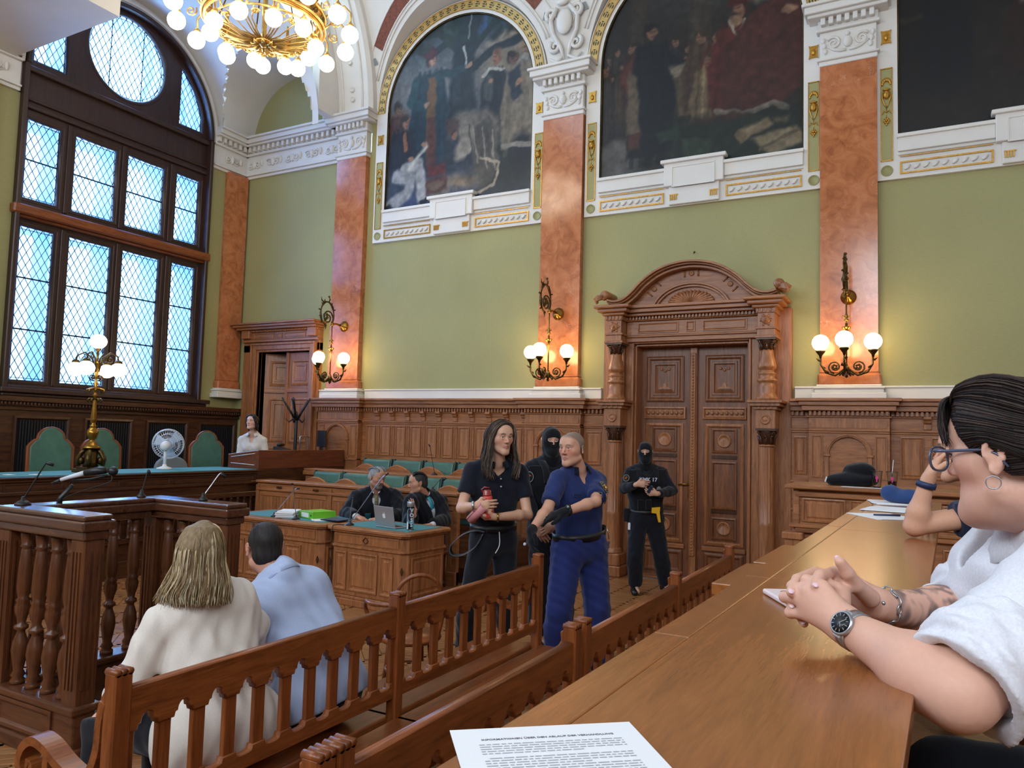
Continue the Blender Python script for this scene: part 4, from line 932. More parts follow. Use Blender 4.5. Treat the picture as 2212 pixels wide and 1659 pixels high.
    mb = MB().box(cx-0.13, cx+0.13, y-0.13, WY-0.05, 3.09, 3.12).box(cx-0.105, cx+0.105, y-0.105, WY-0.05, 3.12, 3.20).box(cx-0.125, cx+0.125, y-0.125, WY-0.05, 3.20, 3.225).box(cx-0.10, cx+0.10, y-0.10, WY-0.05, 3.225, 3.40)
    mb.ball((cx, y-0.105, 3.31), (0.055, 0.03, 0.055), 10, 6); mb.ball((cx, y-0.13, 3.31), (0.02, 0.02, 0.02), 8, 5)
    for k in range(6): mb.ball((cx+0.06*math.cos(k*PI/3), y-0.10, 3.31+0.06*math.sin(k*PI/3)), (0.022, 0.014, 0.022), 7, 5)
    for k in range(5): mb.box(cx-0.11+0.05*k, cx-0.085+0.05*k, y-0.135, y, 3.41, 3.455)
    mb.box(cx-0.12, cx+0.12, y-0.12, WY-0.05, 3.40, 3.46)
    mb.build('corner_block', M['wood_z'], d1, 'carved corner block under the pediment', bevel=0.004)
    mb = MB().box(cx-0.16, cx+0.16, y-0.16, WY-0.05, 3.46, 3.50).box(cx-0.21, cx+0.21, y-0.21, WY-0.05, 3.50, 3.55).box(cx-0.25, cx+0.25, y-0.25, WY-0.05, 3.55, 3.595)
    mb.build('corner_cornice', M['wood_x'], d1, bevel=0.014, seg=2)
for cx in (DC-0.985, DC+0.985): column(cx)
mb = MB()
x0, x1 = DC-0.88, DC+0.88
for d, a, b in ((0.15, 3.12, 3.18), (0.17, 3.18, 3.205), (0.14, 3.205, 3.40), (0.18, 3.40, 3.415), (0.16, 3.415, 3.46), (0.24, 3.46, 3.50), (0.30, 3.50, 3.55), (0.34, 3.55, 3.59)): mb.box(x0, x1, WY-d-0.05, WY-0.02, a, b)
ent = mb.build('entablature', M['wood_x'], d1, bevel=0.008, seg=2)
mb = MB()
for k in range(38): mb.box(x0+0.045*k+0.01, x0+0.045*k+0.034, WY-0.245, WY-0.1, 3.418, 3.456)
mb.build('dentil_row', M['wood_x'], ent, kind='stuff')
for a, w in ((x0+0.16, 0.56), (DC-0.06, 0.12), (DC+0.16, 0.56)): panel_part('panel', a, 3.235, w, 0.14, WY-0.19, ent, [(0, 0), (0, 0.012), (0.012, 0.012), (0.018, 0.0), (0.03, 0.006)], 'wood_x')
OC = [(-1.10, 3.70), (-1.0, 3.675), (-0.88, 3.70), (-0.76, 3.79), (-0.64, 3.91), (-0.46, 4.035), (-0.25, 4.115), (0, 4.145), (0.25, 4.115), (0.46, 4.035), (0.64, 3.91), (0.76, 3.79), (0.88, 3.70), (1.0, 3.675), (1.10, 3.70)]
oc = spline(OC, 5)
def ribbon(pts, off0, off1, d0, d1_):
    """band following a curve in the wall plane, between two offsets along the curve's normal"""
    mb = MB(); vs = []; n = len(pts)
    for i in range(n):
        a, b = pts[max(0, i-1)], pts[min(n-1, i+1)]; t = Vector((b[0]-a[0], b[1]-a[1])).normalized(); nx, nz = t.y, -t.x
        for off, d in ((off0, d0), (off1, d0), (off1, d1_), (off0, d1_)): vs.append((DC+pts[i][0]+nx*off, WY-d, pts[i][1]+nz*off))
    fs = [(i*4+j, i*4+(j+1) % 4, i*4+4+(j+1) % 4, i*4+4+j) for i in range(n-1) for j in range(4)]+[(3, 2, 1, 0), tuple(4*n-4+j for j in range(4))]
    return mb.add(vs, fs, False)
mb = ribbon(oc, 0.0, 0.03, 0.02, 0.40); mb2 = ribbon(oc, 0.03, 0.05, 0.02, 0.36); mb.add(mb2.v, mb2.f); mb2 = ribbon(oc, 0.05, 0.085, 0.02, 0.30); mb.add(mb2.v, mb2.f)
ped = mb.build('arched_pediment', M['wood_x'], d1, bevel=0.006)
ty = [(p[0], p[1]-0.05) for p in oc if abs(p[0]) < 0.87]
plate('tympanum', [[(DC+x, z) for x, z in [(-0.87, 3.58)]+ty+[(0.87, 3.58)]]], 0.03, (0, WY-0.14, 0), X_, Z_, M['wood_x'], ped)
ic = spline([(-0.52, 3.585), (-0.45, 3.70), (-0.33, 3.80), (-0.17, 3.865), (0, 3.885), (0.17, 3.865), (0.33, 3.80), (0.45, 3.70), (0.52, 3.585)], 5)
mb = ribbon(ic, 0, 0.03, 0.1, 0.24); mb2 = ribbon(ic, 0.03, 0.06, 0.1, 0.21); mb.add(mb2.v, mb2.f); mb.build('inner_arch', M['wood_x'], ped, bevel=0.005)
mb = MB(); N = 17; c = Vector((DC, WY-0.17, 3.60))      # shell
for k in range(N):
    a = PI*(k+0.5)/N; e = Vector((math.cos(a)*0.29, 0, math.sin(a)*0.17)); w = 0.055
    s = Vector((-math.sin(a)*0.29, 0, math.cos(a)*0.17))*(PI/N*0.5)
    base = c+Vector((0, -0.03, 0.012))+e*0.05
    mb.tube([base, c+e*0.6+Vector((0, -0.045, 0)), c+e+Vector((0, -0.01, 0)), c+e*1.06+Vector((0, -0.035, 0))], [0.008, 0.020, 0.026, 0.012], 6)
mb.build('carved_shell', M['wood_z'], ped)
mb = MB()
for a, r in ((PI/2, 0), (PI/2+0.85, 1), (PI/2-0.85, 1)):
    c = Vector((DC+0.73*math.cos(a)*0.92, WY-0.175, 3.49+0.53*math.sin(a)*0.98+0.0)); e = Vector((math.cos(a), 0, math.sin(a))); t = Vector((-e.z, 0, e.x))
    for s2 in (-0.09, 0.09): mb.tube([c+t*s2-e*0.045, c+t*s2+e*0.045], 0.012, 5)
    mb.lathe([(0.035, 0), (0.035, 0.012), (0.02, 0.016), (0, 0.012)], c, 12, (0, -1, 0))
mb.build('carved_rosette', M['wood_z'], ped)
for sg in (-1, 1):
    mb = MB(); c = Vector((DC+sg*1.13, WY-0.22, 3.755))
    mb.tube(spiral(c+Vector((0, -0.17, 0)), X_*sg, Z_, 0.062, 0.012, -1.6, 1.4, 16), 0.02, 6)
    mb.lathe([(0.05, 0), (0.062, 0.03), (0.062, 0.34), (0.05, 0.37)], c+Vector((0, 0.18, 0)), 14, (0, -1, 0))
    for k in range(4): mb.tube([c+Vector((sg*0.03, -0.19, -0.02-0.012*k)), c+Vector((sg*(0.09+0.01*k), -0.2, -0.02-0.018*k)), c+Vector((sg*(0.14-0.012*k), -0.19, -0.05-0.022*k)), c+Vector((sg*0.09, -0.18, -0.1))], [0.014, 0.022, 0.02, 0.01], 6)
    mb.build('scroll_finial', M['wood_z'], ped, 'carved scroll at the end of the pediment')
def leaf(x0, x1, sg, handle):
    cx = (x0+x1)/2; mb = MB().box(x0, x1, LY, LY+0.05, 0.01, 3.07)
    lf = mb.build('door_leaf', M['door_z'], d1)
    a, b = x0+(0.05 if sg < 0 else 0.11), x1-(0.11 if sg < 0 else 0.05); w = b-a
    big = [(0, 0), (0, 0.02), (0.02, 0.03), (0.035, 0.03), (0.06, 0.008), (0.085, 0.008), (0.09, 0.022), (0.115, 0.022), (0.13, 0.006), (0.16, 0.012)]
    panel_part('top_panel', a+0.03, 2.33, w-0.06, 0.62, LY, lf, big, 'door_z')
    mb = MB(); c = Vector(((a+b)/2, LY-0.022, 2.64))
    for k in (-1, 0, 1): mb.ball(c+Vector((0.05*k, 0, 0.13 if k else 0.11)), (0.022, 0.014, 0.02), 8, 5)
    mb.prism([(-0.09, 0), (0.09, 0), (0.055, 0.03), (0.03, 0.03), (0.02, 0.07), (0, 0.085), (-0.02, 0.07), (-0.03, 0.03), (-0.055, 0.03)], c+Vector((0, 0.01, -0.14)), X_, Z_, (0, -0.02, 0)); mb.build('carved_motif', M['wood_z'], lf)
    mb = MB().rings((a, LY, 2.10), X_, Z_, -Y_, w, 0.16, [(0, 0), (0, 0.03), (0.02, 0.034), (0.034, 0.012)])
    n = 8
    for k in range(n): mb.ball((a+0.06+(w-0.12)*k/(n-1), LY-0.022, 2.18), (0.026, 0.018, 0.026), 9, 6)
    mb.build('bead_rail', M['wood_z'], lf, 'rail carved with round beads')
    frame = [(0, 0), (0, 0.016), (0.03, 0.026), (0.05, 0.006)]
    MBf = MB().rings((a+0.03, LY, 0.46), X_, Z_, -Y_, w-0.06, 1.58, frame, cap=False).build('panel_frame', M['wood_z'], lf)
    small = [(0, 0), (0, 0.014), (0.02, 0.02), (0.035, 0.0)]
    pw = w-0.24; px = a+0.12
    for z, h, rnd_ in ((1.66, pw*0.98, 1), (0.93, 0.62, 0), (0.54, pw*0.98*0.9, 1)):
        pp = panel_part('panel', px, z, pw, h, LY-0.002, lf, small, 'door_z')
        if rnd_:
            m_ = MB().lathe([(pw*0.28, 0), (pw*0.28, 0.012), (pw*0.23, 0.018), (pw*0.2, 0.008), (0, 0.012)], (px+pw/2, LY-0.003, z+h/2), 22, (0, -1, 0)); m_.build('roundel', M['wood_z'], lf)
    for z in (1.585, 0.85+0.03): MB().box(px, px+pw, LY-0.018, LY, z, z+0.045).build('carved_band', M['dark_z'], lf)
    panel_part('bottom_panel', a+0.03, 0.06, w-0.06, 0.3, LY, lf, big[:6], 'door_z'); MB().box(a, b, LY-0.03, LY, 0.38, 0.44).build('lower_rail', M['wood_x'], lf, bevel=0.008)
    if handle:
        mb = MB().box(x1-0.075, x1-0.03, LY-0.012, LY, 1.02, 1.3)
        mb.lathe([(0.014, 0), (0.014, 0.05)], (x1-0.052, LY-0.01, 1.23), 10, (0, -1, 0)); mb.tube([(x1-0.052, LY-0.055, 1.23), (x1-0.1, LY-0.06, 1.235), (x1-0.19, LY-0.055, 1.22)], [0.013, 0.012, 0.01], 8); mb.lathe([(0.016, 0), (0.016, 0.006)], (x1-0.052, LY-0.012, 1.08), 10, (0, -1, 0))
        mb.build('door_handle', M['brass'], lf, 'brass lever handle on a plate')
    return lf
leaf(-3.45, -2.715, -1, True); leaf(-2.705, -1.98, 1, False)
mb = MB().box(-2.765, -2.665, LY-0.05, LY, 0.02, 3.06).box(-2.75, -2.68, LY-0.075, LY, 0.3, 2.98)
ast = mb.build('meeting_stile', M['wood_z'], d1, bevel=0.008)
mb = MB()
for k in range(66): mb.ball((-2.715, LY-0.075, 0.34+0.04*k), (0.016, 0.012, 0.017), 6, 4)
mb.build('bead_string', M['wood_z'], ast, kind='stuff')
MB().box(-3.5, -1.93, LY+0.05, LY+0.07, 0, 3.2).build('dark_backing', M['void'], d1)
MB().box(-3.475, -1.955, WY-0.1, LY+0.1, -0.002, 0.015).build('threshold', M['wood_x'], d1)

# ================================================================ SMALL DOOR by the window
d2 = struct('door_2', 'smaller panelled oak door beside the great window, one leaf ajar')
x0, x1, zt = D2[0], D2[1], D2[2]; XL, XR = -11.05, -9.2
mb = MB().box(XL, x0, WY-0.08, WY+0.3, PODZ, zt+0.14).box(x1, XR, WY-0.08, WY+0.3, PODZ, zt+0.14).box(XL, XR, WY-0.08, WY+0.3, zt, zt+0.2)
for w0, w1, d in ((0.0, 0.04, 0.10), (0.04, 0.12, 0.125), (0.12, 0.16, 0.15)):
    mb.box(x0-w1, x0-w0, WY-d, WY, PODZ, zt+w1).box(x1+w0, x1+w1, WY-d, WY, PODZ, zt+w1).box(x0-w0, x1+w0, WY-d, WY, zt+w0, zt+w1)
mb.build('door_frame', M['wood_z'], d2, bevel=0.008, seg=2)
mb = MB()
for e, d, a, b in ((0, 0.14, zt+0.18, zt+0.22), (0, 0.11, zt+0.22, zt+0.36), (0.0, 0.15, zt+0.36, zt+0.40), (0.05, 0.24, zt+0.40, zt+0.44), (0.09, 0.30, zt+0.44, zt+0.48), (0.12, 0.34, zt+0.48, zt+0.51)): mb.box(XL-e, XR+e*0.6, WY-d, WY, a, b)
for xx in (XL+0.12, XR-0.12): mb.box(xx-0.1, xx+0.1, WY-0.18, WY, zt+0.25, zt+0.40)
for k in range(34): mb.box(XL+0.26+0.04*k, XL+0.284+0.04*k, WY-0.175, WY, zt+0.365, zt+0.395)
e2 = mb.build('entablature', M['wood_x'], d2, bevel=0.007)
for a, w in ((XL+0.28, 0.5), (XL+0.86, 0.12), (XL+1.04, 0.5)): panel_part('panel', a, zt+0.24, w, 0.1, WY-0.11, e2, [(0, 0), (0, 0.01), (0.01, 0.01), (0.016, 0.0), (0.03, 0.006)], 'wood_x')
def leaf2(nm, w, parent):
    mb = MB().box(0, w, 0, 0.05, 0.02, zt-PODZ-0.01); lf = mb.build(nm, M['wood_z'], parent)
    st = [(0, 0), (0, 0.012), (0.03, 0.02), (0.05, 0.004), (0.08, 0.004), (0.085, 0.016), (0.11, 0.016), (0.12, 0.004)]
    for z, h in ((2.20, 0.46), (1.18, 0.80), (0.16, 0.86)): panel_part('panel', 0.09, z, w-0.18, h, 0, lf, st)
    for z in (2.07, 1.05): MB().box(0.0, w, -0.025, 0, z, z+0.08).build('rail', M['wood_x'], lf, bevel=0.008)
    return lf
r_ = leaf2('door_leaf', 0.62, d2); r_.location = (x1-0.62, WY+0.05, PODZ)
l_ = leaf2('door_leaf', 0.62, d2); l_.location = (x0+0.02, WY+0.07, PODZ); l_.rotation_euler = (0, 0, 0.62)
MB().box(x1-0.66, x1-0.60, WY+0.02, WY+0.1, PODZ, zt).build('meeting_stile', M['wood_z'], d2, bevel=0.006)
MB().box(x0-0.3, x1+0.3, WY+0.9, WY+0.95, 0, 3.6).box(x0-0.3, x0-0.2, WY+0.36, WY+0.9, 0, 3.6).box(x1+0.2, x1+0.3, WY+0.36, WY+0.9, 0, 3.6).box(x0-0.3, x1+0.3, WY+0.36, WY+0.95, 3.5, 3.6).build('passage_wall', M['wood_z'], d2)

# ================================================================ WALL LAMPS
def globe_part(name, c, r, parent, mat='globe', oz=1.0, label=None):
    return MB().ball(c, (r, r, r*oz), 20, 13).build(name, M[mat], parent, label, fix=False)
def sconce(cx, label, dz=-0.12):
    t = thing('wall_lamp', label, 'lamp', (cx, WY-0.11, 2.9), group='brass wall lamps with three lit globes', world=True)
    y0 = WY-0.11; yr = y0-0.30
    mb = MB().lathe([(0.085, 0), (0.09, 0.012), (0.06, 0.03), (0.045, 0.05), (0.03, 0.055), (0.02, 0.10)], (cx, y0, 3.70), 18, (0, -1, 0))
    mb.tube([(cx, y0-0.05, 3.70), (cx, y0-0.2, 3.715), (cx, yr, 3.70)], [0.022, 0.016, 0.02], 8); mb.ball((cx, yr, 3.70), 0.034, 10, 7)
    mb.build('back_plate', M['brass'], t)
    mb = MB(); R = 0.2; cy0, cz0 = yr-0.13, 3.85
    ring = [(cx, cy0+0.155*math.cos(a), cz0+R*math.sin(a)) for a in [-0.75+k*(2*PI-0.95)/26 for k in range(27)]]
    mb.tube(ring, [0.016+0.004*math.sin(k) for k in range(27)], 7)
    mb.tube(spiral((cx, cy0+0.02, cz0-0.06), Y_, Z_, 0.13, 0.02, -0.6, 1.7, 22), [0.013]*23, 6)
    for k in range(9):
        a = 0.4+k*0.5; p = Vector((cx, cy0+0.155*math.cos(a), cz0+R*math.sin(a))); e = Vector((0, math.cos(a), math.sin(a)))
        mb.tube([p, p+e*0.03+X_*0.015*(-1)**k, p+e*0.045+Z_*0.01], [0.011, 0.012, 0.003], 5)
    mb.tube([(cx, cy0+0.03, cz0+R), (cx, cy0+0.06, cz0+R+0.05), (cx, cy0+0.03, cz0+R+0.08)], [0.012, 0.01, 0.008], 6); mb.ball((cx, cy0+0.03, cz0+R+0.09), 0.018, 8, 6)
    mb.tube([(cx, cy0-0.09, cz0+R-0.02), (cx, cy0-0.14, cz0+R+0.01), (cx, cy0-0.15, cz0+R+0.06)], [0.012, 0.01, 0.004], 6)
    for k in range(6): mb.ball((cx+0.02*math.cos(k), cy0-0.03+0.03*math.sin(k*1.3), cz0-0.05+0.035*math.cos(k*1.9)), (0.02, 0.02, 0.026), 7, 5)
    mb.tube([(cx, cy0-0.02, cz0-R), (cx, cy0-0.02, cz0-R-0.06)], [0.012, 0.004], 6)
    mb.build('scroll_bracket', M['bronze'], t)
    mb = MB().tube([(cx, yr, 3.70), (cx, yr, 2.83)], 0.0095, 8)
    mb.lathe([(0.006, 3.36), (0.03, 3.38), (0.012, 3.40), (0.02, 3.43), (0.008, 3.46)], (cx, yr, 0), 12).lathe([(0.012, 3.24), (0.05, 3.29), (0.05, 3.297), (0.012, 3.31), (0.016, 3.34)], (cx, yr, 0), 14)
    for sg in (-1, 1): mb.tube([(cx, yr, 3.40), (cx+sg*0.04, yr, 3.43), (cx+sg*0.05, yr, 3.40)], [0.008, 0.007, 0.003], 5); mb.tube([(cx, yr, 3.24), (cx+sg*0.03, yr, 3.22), (cx+sg*0.035, yr, 3.25)], [0.008, 0.007, 0.003], 5)
    mb.build('hanging_rod', M['brass'], t)
    mb = MB().lathe([(0.0, 2.70), (0.02, 2.72), (0.012, 2.745), (0.045, 2.78), (0.03, 2.83), (0.014, 2.86)], (cx, yr, 0), 12)
    for k in range(6):
        a = k*PI/3; e = Vector((math.cos(a), math.sin(a), 0)); mb.tube([Vector((cx, yr, 2.78))+e*0.03, Vector((cx, yr, 2.74))+e*0.075, Vector((cx, yr, 2.77))+e*0.1], [0.012, 0.016, 0.004], 5)
    hub = mb.build('hub', M['bronze'], t)
    for i, a in enumerate((PI, -PI/2, 0.0)):
        e = Vector((math.cos(a), math.sin(a), 0)); c = Vector((cx, yr, 0)); R2 = 0.28
        mb = MB().tube([c+e*0.03+Z_*2.80, c+e*0.12+Z_*2.735, c+e*0.22+Z_*2.77, c+e*0.275+Z_*2.86, c+e*R2+Z_*2.97], [0.012, 0.015, 0.014, 0.012, 0.011], 7)
        s_ = e.cross(Z_)
        mb.tube(spiral(c+e*0.125+Z_*2.835, e, Z_, 0.075, 0.016, -1.5, 1.6, 18), [0.010]*19, 6)
        for q in range(5): mb.ball(c+e*(0.125+0.022*math.cos(q*1.26))+Z_*(2.835+0.022*math.sin(q*1.26)), (0.014, 0.014, 0.014), 6, 4)
        for q in range(4):
            p = c+e*(0.14+0.045*q)+Z_*(2.735+0.02*q+0.012*q*q); mb.tube([p, p+e*0.02+Z_*0.01+s_*0.028*(-1)**q, p+e*0.05+Z_*0.035+s_*0.02*(-1)**q], [0.008, 0.014, 0.003], 5)
        mb.lathe([(0.012, 2.94), (0.018, 2.97), (0.05, 3.01), (0.055, 3.025), (0.05, 3.03)], c+e*R2, 14)
        am = mb.build('arm', M['bronze'], t)
        globe_part('globe', c+e*R2+Z_*3.122, 0.096, am, 'globe_wall')
    t.location.z += dz
sconce(PIL[0], 'brass wall lamp on the pilaster next to the small door')
sconce(PIL[1], 'brass wall lamp on the pilaster left of the carved double door')
sconce(PIL[2], 'brass wall lamp on the pilaster right of the carved double door')

# ================================================================ CHANDELIER
def chandelier():
    CC = Vector((-7.06, 6.36, 6.72))
    t = thing('chandelier', 'great brass ring chandelier crowded with lit white globes', 'chandelier', CC, world=True)
    def ringp(r, z, k, n): a = 2*PI*k/n; return CC+Vector((r*math.cos(a), r*math.sin(a), z))
    mb = MB(); n = 72; vs = []
    for k in range(n):
        for r, z in ((0.66, 0.0), (0.70, 0.0), (0.70, 0.20), (0.66, 0.20)): vs.append(ringp(r, z, k, n))
    mb.add(vs, [(k*4+j, k*4+(j+1) % 4, ((k+1) % n)*4+(j+1) % 4, ((k+1) % n)*4+j) for k in range(n) for j in range(4)], False)
    for r, z in ((0.68, -0.01), (0.70, 0.21), (0.72, 0.03), (0.72, 0.17)): mb.tube([ringp(r, z, k, n) for k in range(n)], 0.016, 6, closed=True)
    hoop = mb.build('hoop', M['gilt'], t)
    mb = MB()
    for k in range(20):
        p = ringp(0.712, 0.1, k+0.5, 20); a = 2*PI*(k+0.5)/20; s = Vector((-math.sin(a), math.cos(a), 0))
        mb.tube(spiral(p+s*0.035, s, Z_, 0.04, 0.008, 0.4, 1.3, 10), 0.008, 4); mb.tube(spiral(p-s*0.035, -s, -Z_, 0.04, 0.008, 0.4, 1.3, 10), 0.008, 4)
    mb.build('pierced_scrolls', M['bronze'], hoop, kind='stuff')
    mb = MB(); mb.tube([ringp(0.60, -0.06, k, n) for k in range(n)], 0.014, 6, closed=True)
    N = 40
    for k in range(N):
        a = 2*PI*k/N; e = Vector((math.cos(a), math.sin(a), 0)); s = Vector((-e.y, e.x, 0)); w = 0.06*math.sin(k*PI/2.5)
        mb.tube([CC+e*0.10+Z_*-0.20, CC+e*0.25+s*w*0.5+Z_*-0.19, CC+e*0.42+s*w+Z_*-0.13, CC+e*0.60+Z_*-0.06], [0.008, 0.009, 0.008, 0.007], 5)
    for k in range(12):
        a = 2*PI*k/12; e = Vector((math.cos(a), math.sin(a), 0)); s = Vector((-e.y, e.x, 0))
        for q in (-1, 1): mb.tube(spiral(CC+e*0.52+s*q*0.06+Z_*-0.10, s*q, e, 0.055, 0.01, 0.2, 1.4, 12), 0.012, 5)
        mb.tube([CC+e*0.60+Z_*-0.06, CC+e*0.64+Z_*-0.09, CC+e*0.67], [0.012, 0.016, 0.012], 5)
    mb.build('openwork_dish', M['gilt'], t, 'openwork brass dish under the hoop')
    mb = MB().lathe([(0.0, -0.27), (0.03, -0.26), (0.05, -0.235), (0.10, -0.22), (0.11, -0.20), (0.06, -0.17), (0.03, -0.1), (0.03, 0.9), (0.05, 0.95), (0.02, 1.0)], CC, 16)
    for k in range(8):
        a = 2*PI*k/8; e = Vector((math.cos(a), math.sin(a), 0)); mb.tube([CC+e*0.06+Z_*-0.235, CC+e*0.13+Z_*-0.25, CC+e*0.15+Z_*-0.22], [0.02, 0.022, 0.006], 5)
    mb.build('centre_boss', M['gilt'], t)
    mb = MB()
    for k in range(8):
        a = 2*PI*k/8+0.2; e = Vector((math.cos(a), math.sin(a), 0)); mb.tube([CC+e*0.69+Z_*0.2, CC+e*0.55+Z_*0.5, CC+e*0.35+Z_*0.95, CC+e*0.04+Z_*1.5], 0.009, 5)
    mb.tube([CC+Z_*0.9, CC+Z_*5.6], 0.016, 6); mb.tube([CC+e*0.05+Z_*1.4, CC+Z_*5.6+X_*0.05], 0.006, 4)
    mb.build('suspension_rods', M['bronze'], t, kind='stuff')
    def arm(a, r0, r1, z, dim=False, rg=0.105):
        e = Vector((math.cos(a), math.sin(a), 0)); p = CC+e*r0+Z_*0.14
        mb = MB()
        h = 0.20
        mb.tube([p, CC+e*(r0+(r1-r0)*0.35)+Z_*(0.14+h*0.75), CC+e*(r0+(r1-r0)*0.75)+Z_*(0.14+h), CC+e*r1+Z_*(0.14+h*0.6), CC+e*r1+Z_*(z+rg+0.03)], [0.014, 0.013, 0.013, 0.012, 0.012], 6)
        mb.tube(spiral(CC+e*(r0+(r1-r0)*0.5)+Z_*0.12, e, Z_, 0.07, 0.01, 2.5, 1.5, 14), 0.010, 5)
        mb.lathe([(0.04, z+rg-0.01), (0.045, z+rg+0.012), (0.02, z+rg+0.05), (0.0, z+rg+0.06)], CC+e*r1, 12)
        am = mb.build('arm', M['gilt'], t); globe_part('globe', CC+e*r1+Z_*z, rg, am, 'globe_dim' if dim else 'globe')
    for k in range(14): arm(2*PI*k/14+0.16, 0.70, 1.03, -0.02)
    for k in range(10): arm(2*PI*k/10+0.05, 0.66, 0.62, -0.20 if k % 2 else -0.16, dim=(k == 2), rg=0.10)
M['gilt'] = plain('gilt_brass', (212, 168, 92), 0.32, 0.8, noise=0.2, nscale=20)
chandelier()
# ================================================================ FURNITURE
MB().box(WX, -8.75, 1.0, 9.95, 0, PODZ).box(-8.75, -8.55, 1.0, 9.95, 0, 0.2).build('platform', M['dark_y'], struct('trim_2', 'wooden platform behind the long bench'))
BX_ = -8.4
t = thing('judges_bench', 'long dark oak bench with a teal top before the great window', 'bench', (BX_-0.4, 4.6, 0), world=True)
mb = MB().box(BX_-0.82, BX_+0.02, 1.0, 7.86, 1.17, 1.205).box(BX_-0.84, BX_+0.05, 1.0, 7.86, 1.205, 1.228); tp = mb.build('bench_top', M['dark_y'], t, bevel=0.01, seg=2)
MB().box(BX_-0.80, BX_+0.0, 1.0, 7.84, 1.228, 1.236).build('felt_cover', M['felt'], tp, 'teal cloth covering the bench top')
mb = MB().box(BX_-0.06, BX_, 1.0, 7.86, 0.0, 1.17).box(BX_-0.0, BX_+0.035, 1.0, 7.86, 1.035, 1.075).box(BX_, BX_+0.05, 1.0, 7.86, 0.0, 0.2).box(BX_, BX_+0.06, 1.0, 7.86, 0.86, 0.93).box(BX_, BX_+0.04, 1.0, 7.86, 0.40, 0.46)
fr_ = mb.build('bench_front', M['dark_y'], t, bevel=0.006)
for k in range(10): 
    me_k = MB().rings((BX_+0.001, 1.05+0.68*k, 1.08), Y_, Z_, X_, 0.62, 0.08, [(0, 0), (0, 0.01), (0.012, 0.01), (0.02, 0.001)]).build('front_panel', M['dark_y'], fr_)
BAL_P = [(0.030, 0), (0.030, 0.012), (0.018, 0.02), (0.026, 0.06), (0.030, 0.10), (0.020, 0.16), (0.016, 0.18), (0.024, 0.19), (0.016, 0.2), (0.024, 0.24), (0.020, 0.34), (0.016, 0.375), (0.026, 0.385), (0.026, 0.4)]
bm0 = MB().lathe(BAL_P, (0, 0, 0), 10).mesh('baluster'); bm0.materials.append(M['dark_z'])
for k in range(28):
    o = bpy.data.objects.new('baluster', bm0); C.objects.link(o); o.parent = fr_; o.location = (BX_+0.03, 4.6+0.116*k, 0.46)
# clerk's raised desk box at the end of the bench
t = thing('clerk_desk', 'raised reddish wooden clerk desk box at the end of the long bench', 'desk', (BX_-0.3, 8.8, 0), world=True)
mb = MB(); prof = [(BX_, 0), (BX_, 1.505), (BX_-0.62, 1.43), (BX_-0.62, 0)]
mb.add([(BX_, 7.87, 1.236), (BX_, 7.87, 1.505), (BX_-0.62, 7.87, 1.43), (BX_-0.62, 7.87, 1.236), (BX_, 9.70, 1.236), (BX_, 9.70, 1.505), (BX_-0.62, 9.70, 1.43), (BX_-0.62, 9.70, 1.236)], [(0, 1, 2, 3), (4, 7, 6, 5), (0, 4, 5, 1), (1, 5, 6, 2), (2, 6, 7, 3), (0, 3, 7, 4)])
bxo = mb.build('desk_box', M['cherry'] if 'cherry' in M else wood('reddish_wood', (84, 42, 26), (132, 72, 46), 'Y', 0.3), t, bevel=0.004)
mb = MB()
mb.tube([(BX_-0.07, 7.862, 1.455), (BX_-0.55, 7.862, 1.392)], 0.006, 4); mb.tube([(BX_-0.07, 7.862, 1.29), (BX_-0.55, 7.862, 1.305)], 0.006, 4); mb.build('reflection_line', M['white'], bxo, 'pale line standing for a reflection on the panel edge')  # reflections along the panel edges, modelled as thin white tubes
mb = MB().box(BX_-0.62, BX_, 7.87, 9.70, 0.0, 1.236).box(BX_, BX_+0.03, 7.87, 8.72, 1.03, 1.075); mb.build('desk_base', M['dark_y'], t, bevel=0.005)

t = thing('row_desk', 'long boarded desk front before the green seats', 'desk', (-6.6, 7.8, 0), world=True)
XE = -4.95
mb = MB().box(-8.32, XE, 7.80, 7.86, 0, 1.06).box(-8.32, XE, 7.76, 8.06, 1.06, 1.095).box(-8.32, XE, 7.77, 7.86, 0, 0.16).box(-8.32, XE, 7.775, 7.86, 0.95, 0.985)
fo = mb.build('desk_front', M['wood_x'], t, bevel=0.006)
for k in range(5):
    x = -8.30+0.67*k
    MB().box(x-0.03, x+0.03, 7.782, 7.80, 0.2, 1.03).build('stile', M['wood_z'], fo, bevel=0.004)
    MB().box(x+0.05, x+0.60, 7.788, 7.80, 0.88, 0.93).build('rail', M['wood_x'], fo, bevel=0.004)
    for q in range(9):
        a = x+0.05+0.062*q; MB().box(a, a+0.056, 7.792, 7.80, 0.2, 0.87).build('board', M['wood_z'], fo, bevel=0.006)
    MB().box(x+0.38, x+0.46, 7.77, 7.785, 0.99, 1.02).build('shelf_slot', M['dark_z'], fo)
MB().box(-8.36, XE, 8.0, 9.75, 0, 0.18).box(-8.36, XE, 8.78, 9.75, 0.18, 0.36).build('tier', M['dark_y'], struct('trim_4', 'stepped wooden floor under the green seats'))
t = thing('row_desk', 'middle wooden desk ledge between the two rows of green seats', 'desk', (-6.6, 8.75, 0), world=True)
mb = MB().box(-8.3, XE, 8.72, 8.77, 0.18, 1.20).box(-8.3, XE, 8.68, 8.98, 1.20, 1.235).box(-8.3, XE, 8.66, 8.72, 1.14, 1.20); mb.build('desk_front', M['wood_x'], t, bevel=0.006)
